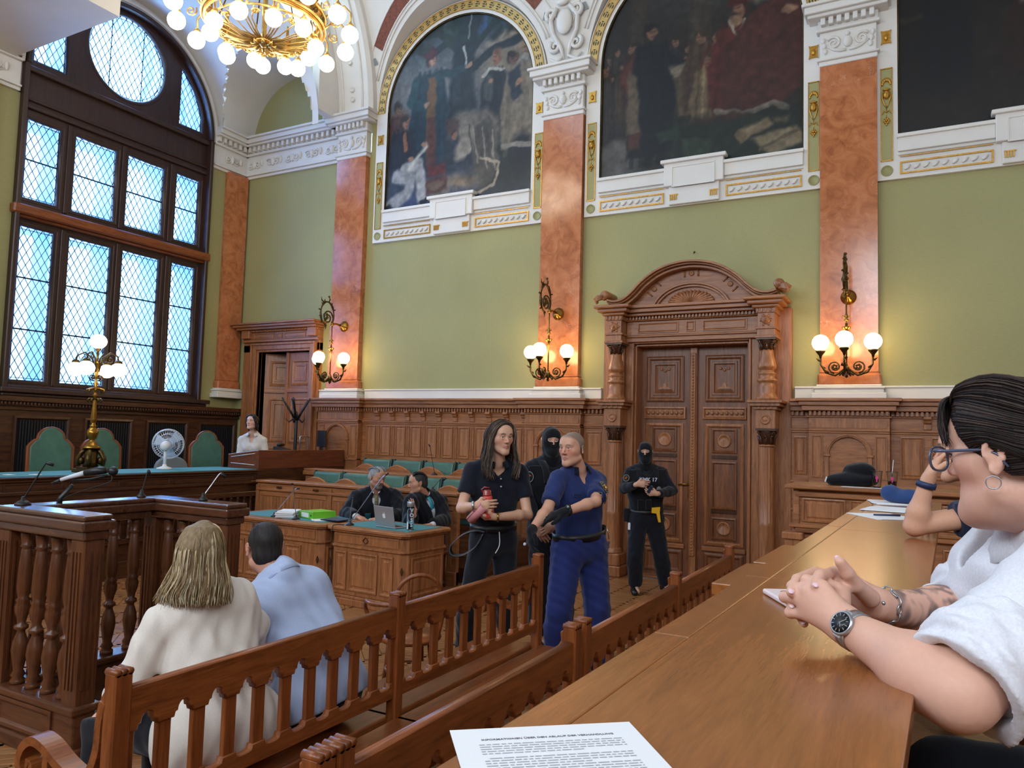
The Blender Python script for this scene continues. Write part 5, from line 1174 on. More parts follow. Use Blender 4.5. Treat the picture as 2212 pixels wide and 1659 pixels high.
def seat(x, y, z, label, grp):
    t = thing('folding_seat', label, 'seat', (x, y, z), group=grp)
    mb = MB(); w = 0.248   # upholstered back, leaning, top edge rolled
    pr = [(0.0, 0.32), (0.10, 0.86), (0.15, 0.885), (0.19, 0.86), (0.10, 0.30)]
    mb.prism(pr, (-w, 0, 0), Y_, Z_, (2*w, 0, 0)); mb.build('backrest', M['leather'], t, 'green leather backrest', bevel=0.02, seg=2)
    for sg in (-1, 1): MB().prism([(-0.02, 0.30), (0.13, 0.90), (0.2, 0.88), (0.16, 0.0), (0.06, 0.0)], (sg*(w+0.012)-0.012, 0, 0), Y_, Z_, (0.024, 0, 0)).build('side_frame', M['leather_dark'], t, bevel=0.006)
    lp = [(-0.24, 0.42)]+[(-0.24+0.48*k/16, 0.715+0.10*math.sin(PI*k/16)) for k in range(17)]+[(0.24, 0.42)]
    st = plate('tip_up_seat', [lp], 0.014, (0, -0.05, 0), X_, Vector((0, -0.10, 1)).normalized(), M['wood_x'], t, 0.006, 'tipped up wooden seat with an arched edge')
    return t
M['leather_dark'] = plain('dark_green_leather', (40, 66, 58), 0.4)
for r, (y, z, xs) in enumerate(((8.30, 0.34, [-7.58, -7.03, -6.46, -5.88, -5.32]), (9.14, 0.52, [-7.36, -6.79, -6.22, -5.64]))):
    pos = ('first', 'second', 'third', 'fourth', 'fifth')
    for i, x in enumerate(xs):
        seat(x, y, z, 'green seat with arched wooden edge, %s from the clerk desk in the %s row' % (pos[i], ('front', 'rear')[r]), 'tip-up green seats along the wall')

def judge_chair(x, y, rz, label):
    t = thing('judge_chair', label, 'chair', (x, y, PODZ), rz, 'green high-backed chairs behind the long bench')
    # faces +x; outline in the (y,z) plane
    def outline(s): 
        w = 0.27*s; pts = [(-w, 0.45), (w, 0.45), (w, 1.10)]
        pts += [(w*(1.0-0.10*k), 1.10+0.10*math.sin(PI/2*k/4)*s) for k in range(1, 5)]
        pts += [(w*0.6*math.cos(PI*k/14), 1.20+0.155*s*math.sin(PI*k/14)) for k in range(0, 15)]
        pts += [(-w*(1.0-0.10*k), 1.10+0.10*math.sin(PI/2*k/4)*s) for k in range(4, 0, -1)]+[(-w, 1.10)]
        return pts
    inner = [(y*0.84, 0.48+(z-0.45)*0.95) for y, z in outline(1.0)]
    plate('back_frame', [outline(1.0), inner], 0.025, (-0.26, 0, 0), Y_, Vector((-0.06, 0, 1)).normalized(), M['bench_z'], t, 0.008, 'arched wooden frame of the chair back')
    plate('back_cushion', [[(y*0.86, 0.47+(z-0.45)*0.955) for y, z in outline(1.0)]], 0.018, (-0.255, 0, 0), Y_, Vector((-0.06, 0, 1)).normalized(), M['leather'], t, 0.02, 'green leather back')
    MB().box(-0.24, 0.26, -0.26, 0.26, 0.42, 0.50).build('seat', M['leather'], t, bevel=0.03, seg=2)
    for a in (-0.22, 0.22):
        for b in (-0.22, 0.22): MB().lathe([(0.03, 0), (0.03, 0.42)], (a, b, 0), 8).build('leg', M['bench_z'], t)
    for b in (-0.27, 0.27): MB().box(-0.24, 0.2, b-0.025, b+0.025, 0.66, 0.70).box(0.14, 0.18, b-0.02, b+0.02, 0.42, 0.66).build('armrest', M['bench_z'], t, bevel=0.01)
judge_chair(-9.75, 5.80, -0.25, 'green high-backed chair left of the brass lamp')
judge_chair(-9.75, 6.55, -0.10, 'green high-backed chair just right of the brass lamp')
judge_chair(-9.85, 8.30, -0.35, 'green high-backed chair beside the woman in the white blouse')
t = thing('office_chair', 'low rounded grey chair back behind the fan', 'chair', (-9.55, 7.38, PODZ), -0.4)
lp = [(-0.2, 0.5), (0.2, 0.5), (0.21, 0.75)]+[(0.21*math.cos(PI*k/12), 0.80+0.16*math.sin(PI*k/12)) for k in range(13)]+[(-0.21, 0.75)]
plate('backrest', [lp], 0.03, (-0.2, 0, 0), Y_, Z_, M['greyfab'] if 'greyfab' in M else plain('grey_fabric', (120, 124, 128), 0.8), t, 0.02)
MB().box(-0.2, 0.25, -0.22, 0.22, 0.42, 0.49).build('seat', bpy.data.materials['grey_fabric'], t, bevel=0.03); MB().lathe([(0.25, 0), (0.25, 0.03), (0.03, 0.06), (0.03, 0.42)], (0, 0, 0), 12).build('pedestal', M['black'], t)

t = thing('desk_fan', 'white desk fan seen from the side on the long bench', 'fan', (-8.98, 6.80, 1.236), world=True)
mb = MB().lathe([(0.10, 1.236), (0.10, 1.25), (0.03, 1.275), (0.024, 1.30)], (-8.98, 6.78, 0), 16); mb.build('base', M['white'], t)
MB().tube([(-8.98, 6.78, 1.29), (-8.98, 6.78, 1.50)], [0.022, 0.018], 10).build('stem', M['white'], t)
ax = Vector((-0.62, 0.70, 0.12)).normalized(); c = Vector((-8.98, 6.78, 1.55))
MB().lathe([(0.02, -0.10), (0.055, -0.09), (0.06, -0.02), (0.055, 0.06), (0.03, 0.08)], c, 14, ax).build('motor', M['white'], t)
mb = MB(); gc = c+ax*0.15; u = ax.orthogonal().normalized(); v = ax.cross(u)
for r, d in ((0.205, 0), (0.195, 0.03), (0.195, -0.03), (0.14, 0.05), (0.14, -0.05), (0.07, 0.06), (0.07, -0.06)):
    mb.tube([gc+ax*d+(u*math.cos(2*PI*k/28)+v*math.sin(2*PI*k/28))*r for k in range(28)], 0.004, 4, closed=True)
for k in range(36):
    e = u*math.cos(2*PI*k/36)+v*math.sin(2*PI*k/36)
    for s in (-1, 1): mb.tube([gc+ax*0.062*s, gc+e*0.07+ax*0.06*s, gc+e*0.14+ax*0.05*s, gc+e*0.195+ax*0.03*s, gc+e*0.205], 0.0022, 3)
mb.build('guard', M['white'], t, kind='stuff')
for k in range(3):
    e = u*math.cos(2*PI*k/3)+v*math.sin(2*PI*k/3); s = ax.cross(e)
    MB().add([gc+e*0.03-s*0.03, gc+e*0.17-s*0.08, gc+e*0.18+s*0.07+ax*0.03, gc+e*0.03+s*0.03+ax*0.02], [(0, 1, 2, 3)]).build('blade', M['bluewhite'] if 'bluewhite' in M else plain('pale_blue_plastic', (190, 204, 226), 0.3), t, fix=False)

def bench_lamp():
    L = Vector((-8.72, 5.58, 0)); t = thing('candelabra_lamp', 'tall brass lamp with five lit globes on the long bench', 'lamp', (L.x, L.y, 1.236), world=True)
    z = 1.236
    mb = MB().box(L.x-0.14, L.x+0.14, L.y-0.14, L.y+0.14, z, z+0.045).box(L.x-0.11, L.x+0.11, L.y-0.11, L.y+0.11, z+0.045, z+0.07)
    for k in range(4):
        a = PI/4+k*PI/2; e = Vector((math.cos(a), math.sin(a), 0)); mb.tube([L+e*0.13+Z_*(z+0.08), L+e*0.14+Z_*(z+0.16), L+e*0.10+Z_*(z+0.24), L+e*0.05+Z_*(z+0.29)], [0.022, 0.03, 0.03, 0.02], 7); mb.ball(L+e*0.10+Z_*(z+0.14), (0.035, 0.035, 0.05), 8, 6)
    mb.lathe([(0.09, z+0.07), (0.07, z+0.12), (0.075, z+0.22), (0.05, z+0.28)], L, 14)
    mb.build('base', M['bronze'], t)
    mb = MB().lathe([(0.10, z+0.285), (0.105, z+0.295), (0.06, z+0.33), (0.05, z+0.36), (0.025, z+0.385), (0.05, z+0.41), (0.065, z+0.46), (0.06, z+0.50), (0.03, z+0.54), (0.045, z+0.555), (0.02, z+0.57), (0.034, z+0.60), (0.036, z+0.63), (0.018, z+0.86), (0.016, z+0.90), (0.03, z+0.92), (0.014, z+0.94), (0.03, z+0.97), (0.03, z+1.0), (0.012, z+1.02), (0.03, z+1.06), (0.014, z+1.08), (0.014, z+1.12), (0.04, z+1.30), (0.03, z+1.31), (0.012, z+1.33), (0.014, z+1.44), (0.035, z+1.475), (0.04, z+1.48)], L, 16)
    for k in range(4):
        a = k*PI/2+0.4; e = Vector((math.cos(a), math.sin(a), 0)); mb.tube([L+e*0.02+Z_*(z+1.0), L+e*0.07+Z_*(z+0.995), L+e*0.11+Z_*(z+0.985), L+e*0.115+Z_*(z+0.94)], [0.018, 0.012, 0.009, 0.007], 6)
    mb.build('stem', M['brass'], t)
    mb = MB()
    for k in range(6):
        a = k*PI/3; e = Vector((math.cos(a), math.sin(a), 0)); mb.tube([L+e*0.02+Z_*(z+0.87), L+e*0.06+Z_*(z+0.875), L+e*0.08+Z_*(z+0.85), L+e*0.06+Z_*(z+0.83)], [0.012, 0.016, 0.012, 0.004], 5)
    for k in range(4):
        a = k*PI/2; e = Vector((math.cos(a), math.sin(a), 0)); mb.tube(spiral(L+e*0.05+Z_*(z+1.13), e, Z_, 0.04, 0.008, -2, 1.4, 12), 0.007, 5)
    mb.build('leaf_collar', M['bronze'], t)
    globe_part('globe', L+Z_*(z+1.565), 0.094, t, 'globe_soft', 0.92, 'top globe')
    for k in range(4):
        a = k*PI/2+0.55; e = Vector((math.cos(a), math.sin(a), 0))
        mb = MB().tube([L+e*0.02+Z_*(z+1.20), L+e*0.06+Z_*(z+1.36), L+e*0.15+Z_*(z+1.43), L+e*0.235+Z_*(z+1.39), L+e*0.25+Z_*(z+1.33)], [0.012, 0.012, 0.011, 0.01, 0.01], 6)
        mb.tube(spiral(L+e*0.15+Z_*(z+1.35), e, Z_, 0.055, 0.01, 1.5, 1.5, 14), 0.006, 5); mb.lathe([(0.045, z+1.305), (0.04, z+1.33), (0.01, z+1.345)], L+e*0.25, 12)
        am = mb.build('arm', M['bronze'], t); globe_part('globe', L+e*0.25+Z_*(z+1.225), 0.094, am, 'globe_soft', 0.88)
M['globe_soft'] = emit('softly_lit_globe', (1.0, 0.88, 0.70), 3.2)
bench_lamp()

t = thing('coat_rack', 'dark bentwood coat rack standing in front of the small door', 'coat rack', (-9.36, 9.56, PODZ), world=True)
P0 = Vector((-9.36, 9.56, 0))
mb = MB().lathe([(0.02, PODZ+0.02), (0.028, 1.2), (0.026, 2.05), (0.012, 2.12)], P0, 10); mb.build('pole', M['black'], t)
mb = MB()
for k in range(4):
    a = k*PI/2+0.3; e = Vector((math.cos(a), math.sin(a), 0)); mb.tube([P0+e*0.02+Z_*(PODZ+0.45), P0+e*0.10+Z_*(PODZ+0.2), P0+e*0.2+Z_*(PODZ+0.015)], 0.014, 6)
mb.build('foot', M['black'], t)
for k in range(5):
    a = k*2*PI/5+0.2; e = Vector((math.cos(a), math.sin(a), 0)); MB().tube([P0+e*0.02+Z_*1.98, P0+e*0.10+Z_*2.12, P0+e*0.2+Z_*2.27, P0+e*0.25+Z_*2.35], [0.02, 0.018, 0.015, 0.012], 6).tube([P0+e*0.02+Z_*2.02, P0+e*0.12+Z_*1.94, P0+e*0.17+Z_*2.0], [0.014, 0.012, 0.008], 6).build('hook', M['black'], t)
def monitor(x, y, z, w, h, rz, label):
    t = thing('monitor', label, 'monitor', (x, y, z), rz)
    MB().box(-0.015, 0.025, -w/2, w/2, 0.07, 0.07+h).build('screen', M['black'], t, bevel=0.006)
    MB().box(-0.02, 0.02, -0.03, 0.03, 0.0, 0.12).box(-0.09, 0.09, -0.1, 0.1, 0, 0.012).build('stand', M['black'], t)
monitor(-8.68, 9.45, 1.475, 0.38, 0.27, 1.05, 'slim black monitor near the wall on the clerk desk')
t = thing('document_camera', 'black desk phone lying on the clerk desk', 'phone', (-8.66, 8.58, 1.475), 0.3)
MB().prism([(-0.1, 0), (0.1, 0), (0.1, 0.03), (-0.1, 0.08)], (0, -0.11, 0), X_, Z_, (0, 0.22, 0)).build('body', M['black'], t, bevel=0.008); MB().tube([(-0.03, -0.08, 0.10), (-0.03, 0.08, 0.10)], [0.024, 0.024], 8).build('handset', M['black'], t)
t['label'] = 'black desk phone lying on the clerk desk'; t.name = 'desk_phone'
t = thing('tubular_stand', 'bent chrome tube stand on the clerk desk', 'stand', (-8.6, 8.98, 1.49), 0.2)
pts = [(0, -0.13, 0), (0, -0.13, 0.19)]+[(0, -0.13+0.03*(1-math.cos(PI/2*k/4)), 0.19+0.03*math.sin(PI/2*k/4)) for k in range(1, 5)]+[(0, 0.10+0.03*math.sin(PI/2*k/4), 0.22-0.03*(1-math.cos(PI/2*k/4))) for k in range(5)]+[(0, 0.13, 0.0)]
MB().tube(pts, 0.011, 8).build('tube_frame', M['steel'], t)

def witness_stand():
    x0, x1, y0, y1, zt = -4.84, -3.96, 2.52, 3.64, 1.31
    t = thing('witness_stand', 'dark oak witness stand with turned balusters at the left', 'witness stand', ((x0+x1)/2, (y0+y1)/2, 0), world=True)
    w = 0.17
    def cap(name, a, b, c, d):
        mb = MB().box(a, b, c, d, zt-0.03, zt).box(a-0.012, b+0.012, c-0.012, d+0.012, zt-0.085, zt-0.03).box(a+0.01, b-0.01, c+0.01, d-0.01, zt-0.135, zt-0.085)
        return mb.build(name, M['dark_top'], t, bevel=0.010, seg=2)
    cap('top_rail', x0, x1, y0, y0+w); cap('top_rail', x0, x1, y1-w, y1); cap('top_rail', x0, x0+w, y0+w, y1-w)
    zb = 0.30
    prof = [(0.040, 0), (0.040, 0.02), (0.028, 0.035), (0.040, 0.05), (0.026, 0.075), (0.034, 0.12), (0.045, 0.19), (0.040, 0.24), (0.024, 0.285), (0.022, 0.30), (0.038, 0.312), (0.038, 0.328), (0.022, 0.34), (0.027, 0.37), (0.040, 0.41), (0.042, 0.44), (0.034, 0.465), (0.04, 0.475), (0.028, 0.49), (0.036, 0.52), (0.040, 0.56), (0.034, 0.68), (0.027, 0.765), (0.024, 0.775), (0.036, 0.785), (0.028, 0.795), (0.034, 0.84), (0.038, 0.875)]
    me = MB().lathe(prof, (0, 0, 0), 16).mesh('baluster'); me.materials.append(M['stand_z'])
    def bal(x, y):
        o = link('baluster', me, None, t); o.location = (x, y, zb+0.0); o.matrix_parent_inverse = Matrix.Translation(t.location).inverted()
    yc0, yc1, xc0 = y0+w/2, y1-w/2, x0+w/2
    for k in range(4): bal(x0+0.215+0.15*k, yc0); bal(x0+0.215+0.15*k, yc1)
    for k in range(5): bal(xc0, y0+0.25+0.155*k)
    for px, py in ((x0+w/2, yc0), (x1-0.085, yc0), (x0+w/2, yc1), (x1-0.085, yc1)):
        mb = MB().box(px-0.061, px+0.061, py-0.061, py+0.061, zb-0.02, zt-0.13)
        p = mb.build('post', M['stand_z'], t, bevel=0.008)
        mb = MB()
        for sx, sy in ((1, 0), (-1, 0), (0, 1), (0, -1)):
            for q in (-0.03, 0.0, 0.03):
                cx, cy = px+sx*0.062+sy*q, py+sy*0.062+abs(sx)*q; mb.box(cx-0.006, cx+0.006, cy-0.006, cy+0.006, zb+0.08, zt-0.2)
        mb.build('fluting', M['stand_z'], p, kind='stuff')
    def base(a, b, c, d):
        mb = MB().box(a, b, c, d, 0, zb-0.04).box(a-0.02, b+0.02, c-0.02, d+0.02, zb-0.045, zb).box(a-0.03, b+0.03, c-0.03, d+0.03, 0, 0.08)
        return mb.build('base', M['stand_y'], t, bevel=0.012, seg=2)
    b_ = base(x0+0.02, x1-0.02, y0+0.02, y0+w-0.02); MB().rings((x0+0.16, y0+0.02, 0.09), X_, Z_, -Y_, x1-x0-0.36, 0.16, [(0, 0.001), (0, 0.012), (0.02, 0.014), (0.035, 0.003)]).build('base_panel', M['stand_y'], b_)
    base(x0+0.02, x1-0.02, y1-w+0.02, y1-0.02); base(x0+0.02, x0+w-0.02, y0+w, y1-w)
    MB().box(x0+0.1, x1+0.1, y0+0.1, y1-0.1, 0, 0.12).build('floor_step', M['dark_x'], t, bevel=0.01)
    return t
M['dark_top'] = wood('polished_rail_oak', (58, 32, 20), (104, 62, 40), 'X', 0.2, 1, 0.6, 0.5)
M['stand_z'] = wood('witness_stand_oak', (62, 34, 20), (116, 68, 40), 'Z', 0.3); M['stand_y'] = wood('witness_stand_oak_flat', (62, 34, 20), (112, 66, 40), 'X', 0.3)
witness_stand()

def counsel_desk(x0, x1, y0, y1, rz, label, corner=True):
    cx, cy = (x0+x1)/2, (y0+y1)/2; t = thing('counsel_desk', label, 'desk', (cx, cy, 0), rz, 'carved counsel desks'); a, b, c, d = x0-cx, x1-cx, y0-cy, y1-cy; zt = 0.80
    ch = 0.07
    def oct_(e): return [(a-e+ch, c-e), (b+e-ch, c-e), (b+e, c-e+ch), (b+e, d+e-ch), (b+e-ch, d+e), (a-e+ch, d+e), (a-e, d+e-ch), (a-e, c-e+ch)]
    mb = MB()
    for e, z0, z1 in ((0.05, zt-0.035, zt), (0.03, zt-0.055, zt-0.035)): mb.prism(oct_(e), (0, 0, z0), X_, Y_, (0, 0, z1-z0))
    top = mb.build('desk_top', M['wood_x'], t, bevel=0.012, seg=2)
    MB().box(a+0.06, b-0.06, c+0.1, d-0.04, zt, zt+0.004).build('felt_cover', M['felt'], top, 'teal writing cloth')
    mb = MB()
    for e, z0, z1 in ((0.0, 0.10, zt-0.055), (0.02, zt-0.21, zt-0.185), (0.035, 0.0, 0.07), (0.02, 0.07, 0.10)): mb.prism(oct_(e), (0, 0, z0), X_, Y_, (0, 0, z1-z0))
    body = mb.build('body', M['wood_z'], t, bevel=0.006)
    W_ = b-a
    st = [(0, 0), (0, 0.012), (0.015, 0.015), (0.03, 0.001), (0.045, 0.001), (0.06, 0.010)]
    for o_, w_ in ((a+0.09, W_*0.17), (a+0.12+W_*0.17, W_*0.38), (a+0.15+W_*0.55, W_*0.17)): panel_part('panel', o_, 0.15, w_, 0.40, c, body, st)
    panel_part('drawer_panel', a+0.08, 0.635, W_-0.16, 0.09, c, body, [(0, 0), (0, 0.008), (0.01, 0.008), (0.014, 0.001)])
    for xx in (a+0.03, b-0.03):
        m_ = MB(); m_.prism([(0, -0.04), (0.016, 0), (0, 0.04), (-0.016, 0)], (xx, c-0.0, 0.42), X_, Z_, (0, -0.012, 0)); m_.build('carved_stud', M['dark_z'], body)
    MB().tube([(-0.035, c-0.01, 0.68), (0, c-0.01, 0.715), (0.035, c-0.01, 0.68), (0, c-0.01, 0.645), (-0.035, c-0.01, 0.68)], 0.005, 4).build('carved_lozenge', M['dark_z'], body)
    for sg, xx in ((1, b), (-1, a)):
        mb = MB().rings((xx, c+0.1 if sg > 0 else d-0.1, 0.15), Y_*sg, Z_, X_*sg, d-c-0.2, 0.40, st); mb.build('side_panel', M['wood_z'], body)
    return t
counsel_desk(-5.60, -4.56, 6.28, 7.0, -0.05, 'carved oak counsel desk with the laptop on it')
counsel_desk(-7.25, -5.72, 6.32, 7.04, -0.03, 'carved oak counsel desk with the green binder on it')

def scallop(y0, y1, n, zt, zlo, zhi):
    """rail outline in (y,z): straight top, lower edge with arched cut-outs between the slats"""
    pts = [(y0, zt), (y0, zlo)]; p = (y1-y0)/n; sw = p*0.42
    for k in range(n):
        a, b = y0+p*k+sw/2, y0+p*(k+1)-sw/2; g = (b-a)
        pts += [(a, zlo), (a+g*0.06, zlo+0.016), (a+g*0.16, zlo+0.018)]
        pts += [(a+g*0.5-g*0.34*math.cos(PI*q/8), zlo+0.018+(zhi-zlo-0.018)*math.sin(PI*q/8)) for q in range(9)]
        pts += [(b-g*0.16, zlo+0.018), (b-g*0.06, zlo+0.016), (b, zlo)]
    pts += [(y1, zlo), (y1, zt)]
    return pts
def slat_bench(x, spans, zt, label, two_sided=True, arm=False, post_extra=0.06, nps=8.0, front=True):
    t = thing('slatted_bench', label, 'bench', (x, (spans[0][0]+spans[-1][1])/2, 0), world=True)
    ys = [s[0] for s in spans]+[spans[-1][1]]
    lean = 0.0
    for (a, b) in spans:
        n = max(3, round((b-a)/0.147)); a2, b2 = a+0.03, b-0.03
        plate('back_rail', [scallop(a2, b2, n, zt, zt-0.135, zt-0.085)], 0.016, (x, 0, 0), Y_, Z_, M['bench_y'], t, 0.004)
        bot = [(y, 2*0.60-z) for y, z in scallop(a2, b2, n, 0.655, 0.585, 0.607)]
        plate('lower_rail', [[(y, z) for y, z in bot]], 0.014, (x, 0, 0), Y_, Z_, M['bench_y'], t, 0.003)
        p = (b2-a2)/n
        for k in range(n+1):
            if k in (0, n): yy0, yy1 = (a2, a2+p*0.21) if k == 0 else (b2-p*0.21, b2)
            else: yy0, yy1 = a2+p*k-p*0.19, a2+p*k+p*0.19
            MB().box(x-0.011, x+0.011, yy0, yy1, 0.58, zt-0.12).build('slat', M['bench_z'], t, bevel=0.003)
        for sg in ((1, -1) if two_sided else (-1,)):
            MB().box(min(x+sg*0.02, x+sg*0.40), max(x+sg*0.02, x+sg*0.40), a-0.02, b+0.02, 0.415, 0.45).build('seat_plank', M['bench_y'], t, bevel=0.010, seg=2)
            MB().box(min(x+sg*0.30, x+sg*0.33), max(x+sg*0.30, x+sg*0.33), a+0.02, b-0.02, 0.34, 0.415).build('seat_apron', M['bench_y'], t)
    for k, y in enumerate(ys):
        mb = MB(); mb.box(x-0.028, x+0.028, y-0.032, y+0.032, 0, zt+post_extra)
        p_ = mb.build('post', M['bench_z'], t, bevel=0.006)
        mb = MB()
        for q in (-1, 0, 1): mb.tube([(x-0.028, y+q*0.021, zt+post_extra), (x+0.028, y+q*0.021, zt+post_extra)], 0.012, 8)
        mb.build('post_crest', M['bench_z'], p_)
        mb = MB(); mb.prism([(-0.06, zt-0.09), (-0.028, zt-0.10), (-0.028, zt+0.045), (-0.045, zt+0.035), (-0.04, zt+0.0), (-0.06, zt-0.03)], (x, y-0.02, 0), X_, Z_, (0, 0.04, 0)); mb.build('post_bracket', M['bench_z'], p_, bevel=0.004)
        for sg in ((1, -1) if two_sided else (-1,)): MB().box(x+sg*0.33-0.025, x+sg*0.33+0.025, y-0.03, y+0.03, 0, 0.415).build('leg', M['bench_z'], t, bevel=0.006)
    if arm:
        for y in (ys[0], ys[-1]):
            mb = MB()
            path = [(x-0.03, 0.93), (x-0.045, 0.86), (x-0.05, 0.78), (x-0.085, 0.70), (x-0.15, 0.665), (x-0.24, 0.685), (x-0.33, 0.725), (x-0.40, 0.735), (x-0.45, 0.70), (x-0.465, 0.65), (x-0.44, 0.615), (x-0.40, 0.62), (x-0.395, 0.655), (x-0.42, 0.66)]
            path = spline(path, 5); vs = []
            for i, (px, pz) in enumerate(path):
                a, b = path[max(0, i-1)], path[min(len(path)-1, i+1)]; tn = Vector((b[0]-a[0], b[1]-a[1])).normalized(); nx, nz = -tn.y*0.015, tn.x*0.015
                for sy, s2 in ((-0.033, 1), (0.033, 1), (0.033, -1), (-0.033, -1)): vs.append((px+nx*s2, y+sy, pz+nz*s2))
            n = len(path); mb.add(vs, [(i*4+j, i*4+(j+1) % 4, i*4+4+(j+1) % 4, i*4+4+j) for i in range(n-1) for j in range(4)]+[(3, 2, 1, 0), tuple(4*n-4+j for j in range(4))], False)
            mb.box(x-0.345, x-0.315, y-0.02, y+0.02, 0.41, 0.71)
            mb.build('armrest', M['bench_y'], t, 'scrolled wooden armrest', bevel=0.004)
    return t
slat_bench(-2.25, [(1.58, 3.03), (3.03, 4.55)], 0.965, 'slatted bench with the blonde woman and the blue shirted man on it', arm=True)
slat_bench(-1.25, [(-0.1, 1.40)], 0.99, 'slatted bench nearest the lens, mostly below the picture edge', two_sided=False)
slat_bench(-1.25, [(1.47, 2.85)], 0.99, 'slatted bench right behind the seated pair, below the sheet of paper', two_sided=False)
slat_bench(-1.25, [(2.96, 4.29), (4.29, 5.64)], 0.99, 'slatted bench alongside the long desktop, nearest the guarded door', two_sided=False)

def bentwood(x, y, rz, label):
    t = thing('bentwood_chair', label, 'chair', (x, y, 0), rz, 'bentwood chairs beyond the slatted bench')
    MB().lathe([(0.20, 0.43), (0.215, 0.445), (0.21, 0.465), (0.0, 0.462)], (0, 0, 0), 24).build('seat', M['bench_y'], t)
    for a in (0.7, 2.44, 3.84, 5.58): MB().tube([(0.17*math.cos(a), 0.17*math.sin(a), 0.44), (0.19*math.cos(a), 0.19*math.sin(a), 0.22), (0.23*math.cos(a), 0.23*math.sin(a), 0.0)], [0.016, 0.015, 0.013], 8).build('leg', M['bench_z'], t)
    MB().tube([(0.15*math.cos(2*PI*k/24), 0.15*math.sin(2*PI*k/24), 0.24) for k in range(24)], 0.010, 6, closed=True).build('leg_ring', M['bench_z'], t)
    pts = spline([(-0.17, -0.14, 0.44), (-0.22, -0.17, 0.65), (-0.26, -0.12, 0.84), (-0.28, 0, 0.90), (-0.26, 0.12, 0.84), (-0.22, 0.17, 0.65), (-0.17, 0.14, 0.44)], 5); MB().tube(pts, 0.014, 8).build('back_hoop', M['bench_z'], t)
    pts = spline([(0.14, -0.20, 0.44), (0.22, -0.26, 0.58), (0.12, -0.28, 0.67), (-0.10, -0.26, 0.69), (-0.25, 0, 0.70), (-0.10, 0.26, 0.69), (0.12, 0.28, 0.67), (0.22, 0.26, 0.58), (0.14, 0.20, 0.44)], 5); MB().tube(pts, 0.014, 8).build('arm_hoop', M['bench_z'], t)
bentwood(-3.05, 4.25, 2.4, 'bentwood armchair seen through the slats, nearest the detainee')
bentwood(-3.25, 3.30, 2.7, 'bentwood armchair half hidden beyond the blue shirted man')

Gx = lambda y: 0.024*y
t = thing('gallery_desk', 'long honey oak desktop of the public gallery at the right', 'desk', (-0.22, 2.4, 0), world=True)
def slab(name, xa, xb, ya, yb, z0, z1, mat, parent, bev=0.006, **k):
    mb = MB(); v = []
    for z in (z0, z1):
        for y in (ya, yb):
            for x in (xa, xb): v.append((x+Gx(y), y, z))
    mb.add(v, [(0, 2, 3, 1), (4, 5, 7, 6), (0, 1, 5, 4), (2, 6, 7, 3), (0, 4, 6, 2), (1, 3, 7, 5)]); return mb.build(name, M[mat], parent, bevel=bev, seg=2, **k)
GT = 1.47
for ya, yb in ((-0.9, 0.62), (0.62, 1.985), (1.985, 3.30), (3.30, 4.45), (4.45, 5.35)): slab('desktop_board', -0.385, -0.045, ya+0.0008, yb-0.0008, GT-0.032, GT, 'desk_y', t, 0.002)
for ya, yb in ((-0.9, 1.30), (1.30, 1.98), (1.98, 3.4), (3.4, 5.35)): slab('edge_board', -0.448, -0.386, ya+0.001, yb-0.001, GT-0.034, GT-0.0005, 'desk_y', t, 0.003)
slab('desk_front', -0.40, -0.37, -0.9, 5.35, 0.0, GT-0.035, 'wood_y', t); slab('front_moulding', -0.425, -0.40, -0.9, 5.35, GT-0.10, GT-0.06, 'wood_y', t); slab('front_moulding', -0.42, -0.40, -0.9, 5.35, 0.62, 0.68, 'wood_y', t)
slab('under_shelf', -0.36, -0.12, -0.9, 5.35, GT-0.20, GT-0.18, 'wood_y', t)
for k in range(8):
    y = -0.8+0.76*k
    mb = MB().rings((-0.401+Gx(y), y+0.66, 0.74), -Y_, Z_, -X_, 0.62, 0.56, [(0, 0), (0, 0.012), (0.02, 0.014), (0.035, 0.0), (0.05, 0.006)]); mb.build('front_panel', M['wood_z'], t)
MB().box(-0.37, 4.5, -4.5, 8.6, 0, 0.72).build('gallery_floor', M['floor'], struct('trim_3', 'raised floor of the public gallery'))
t = thing('gallery_wing_desk', 'panelled desk across the far end of the gallery carrying cups and a bag', 'desk', (0.3, 7.1, 0), world=True)
mb = MB().box(-1.06, 2.2, 6.84, 7.45, 1.425, 1.46); mb.build('desk_top', M['wood_x'], t, bevel=0.008)
mb = MB().box(-0.98, 2.2, 6.92, 6.97, 0, 1.425).box(-0.98, 2.2, 6.89, 6.92, 1.36, 1.40).box(-0.98, 2.2, 6.87, 6.97, 1.06, 1.10).box(-1.03, 2.2, 6.86, 6.97, 1.10, 1.13).box(-1.0, -0.95, 6.9, 7.4, 0, 1.425)
b2 = mb.build('desk_front', M['wood_x'], t, bevel=0.006)
for k in range(6):
    x = -0.93+0.52*k; panel_part('panel', x, 1.15, 0.34, 0.20, 6.92, b2); panel_part('stile_panel', x+0.37, 1.15, 0.10, 0.20, 6.92, b2, [(0, 0), (0, 0.01), (0.012, 0.01), (0.02, 0.001)]); panel_part('lower_panel', x, 0.55, 0.42, 0.46, 6.92, b2)
mb = MB().box(-1.06, -0.93, 6.84, 6.96, 0, 1.02).box(-1.08, -0.91, 6.82, 6.98, 1.0, 1.06); mb.build('end_post', M['wood_z'], t, bevel=0.008)
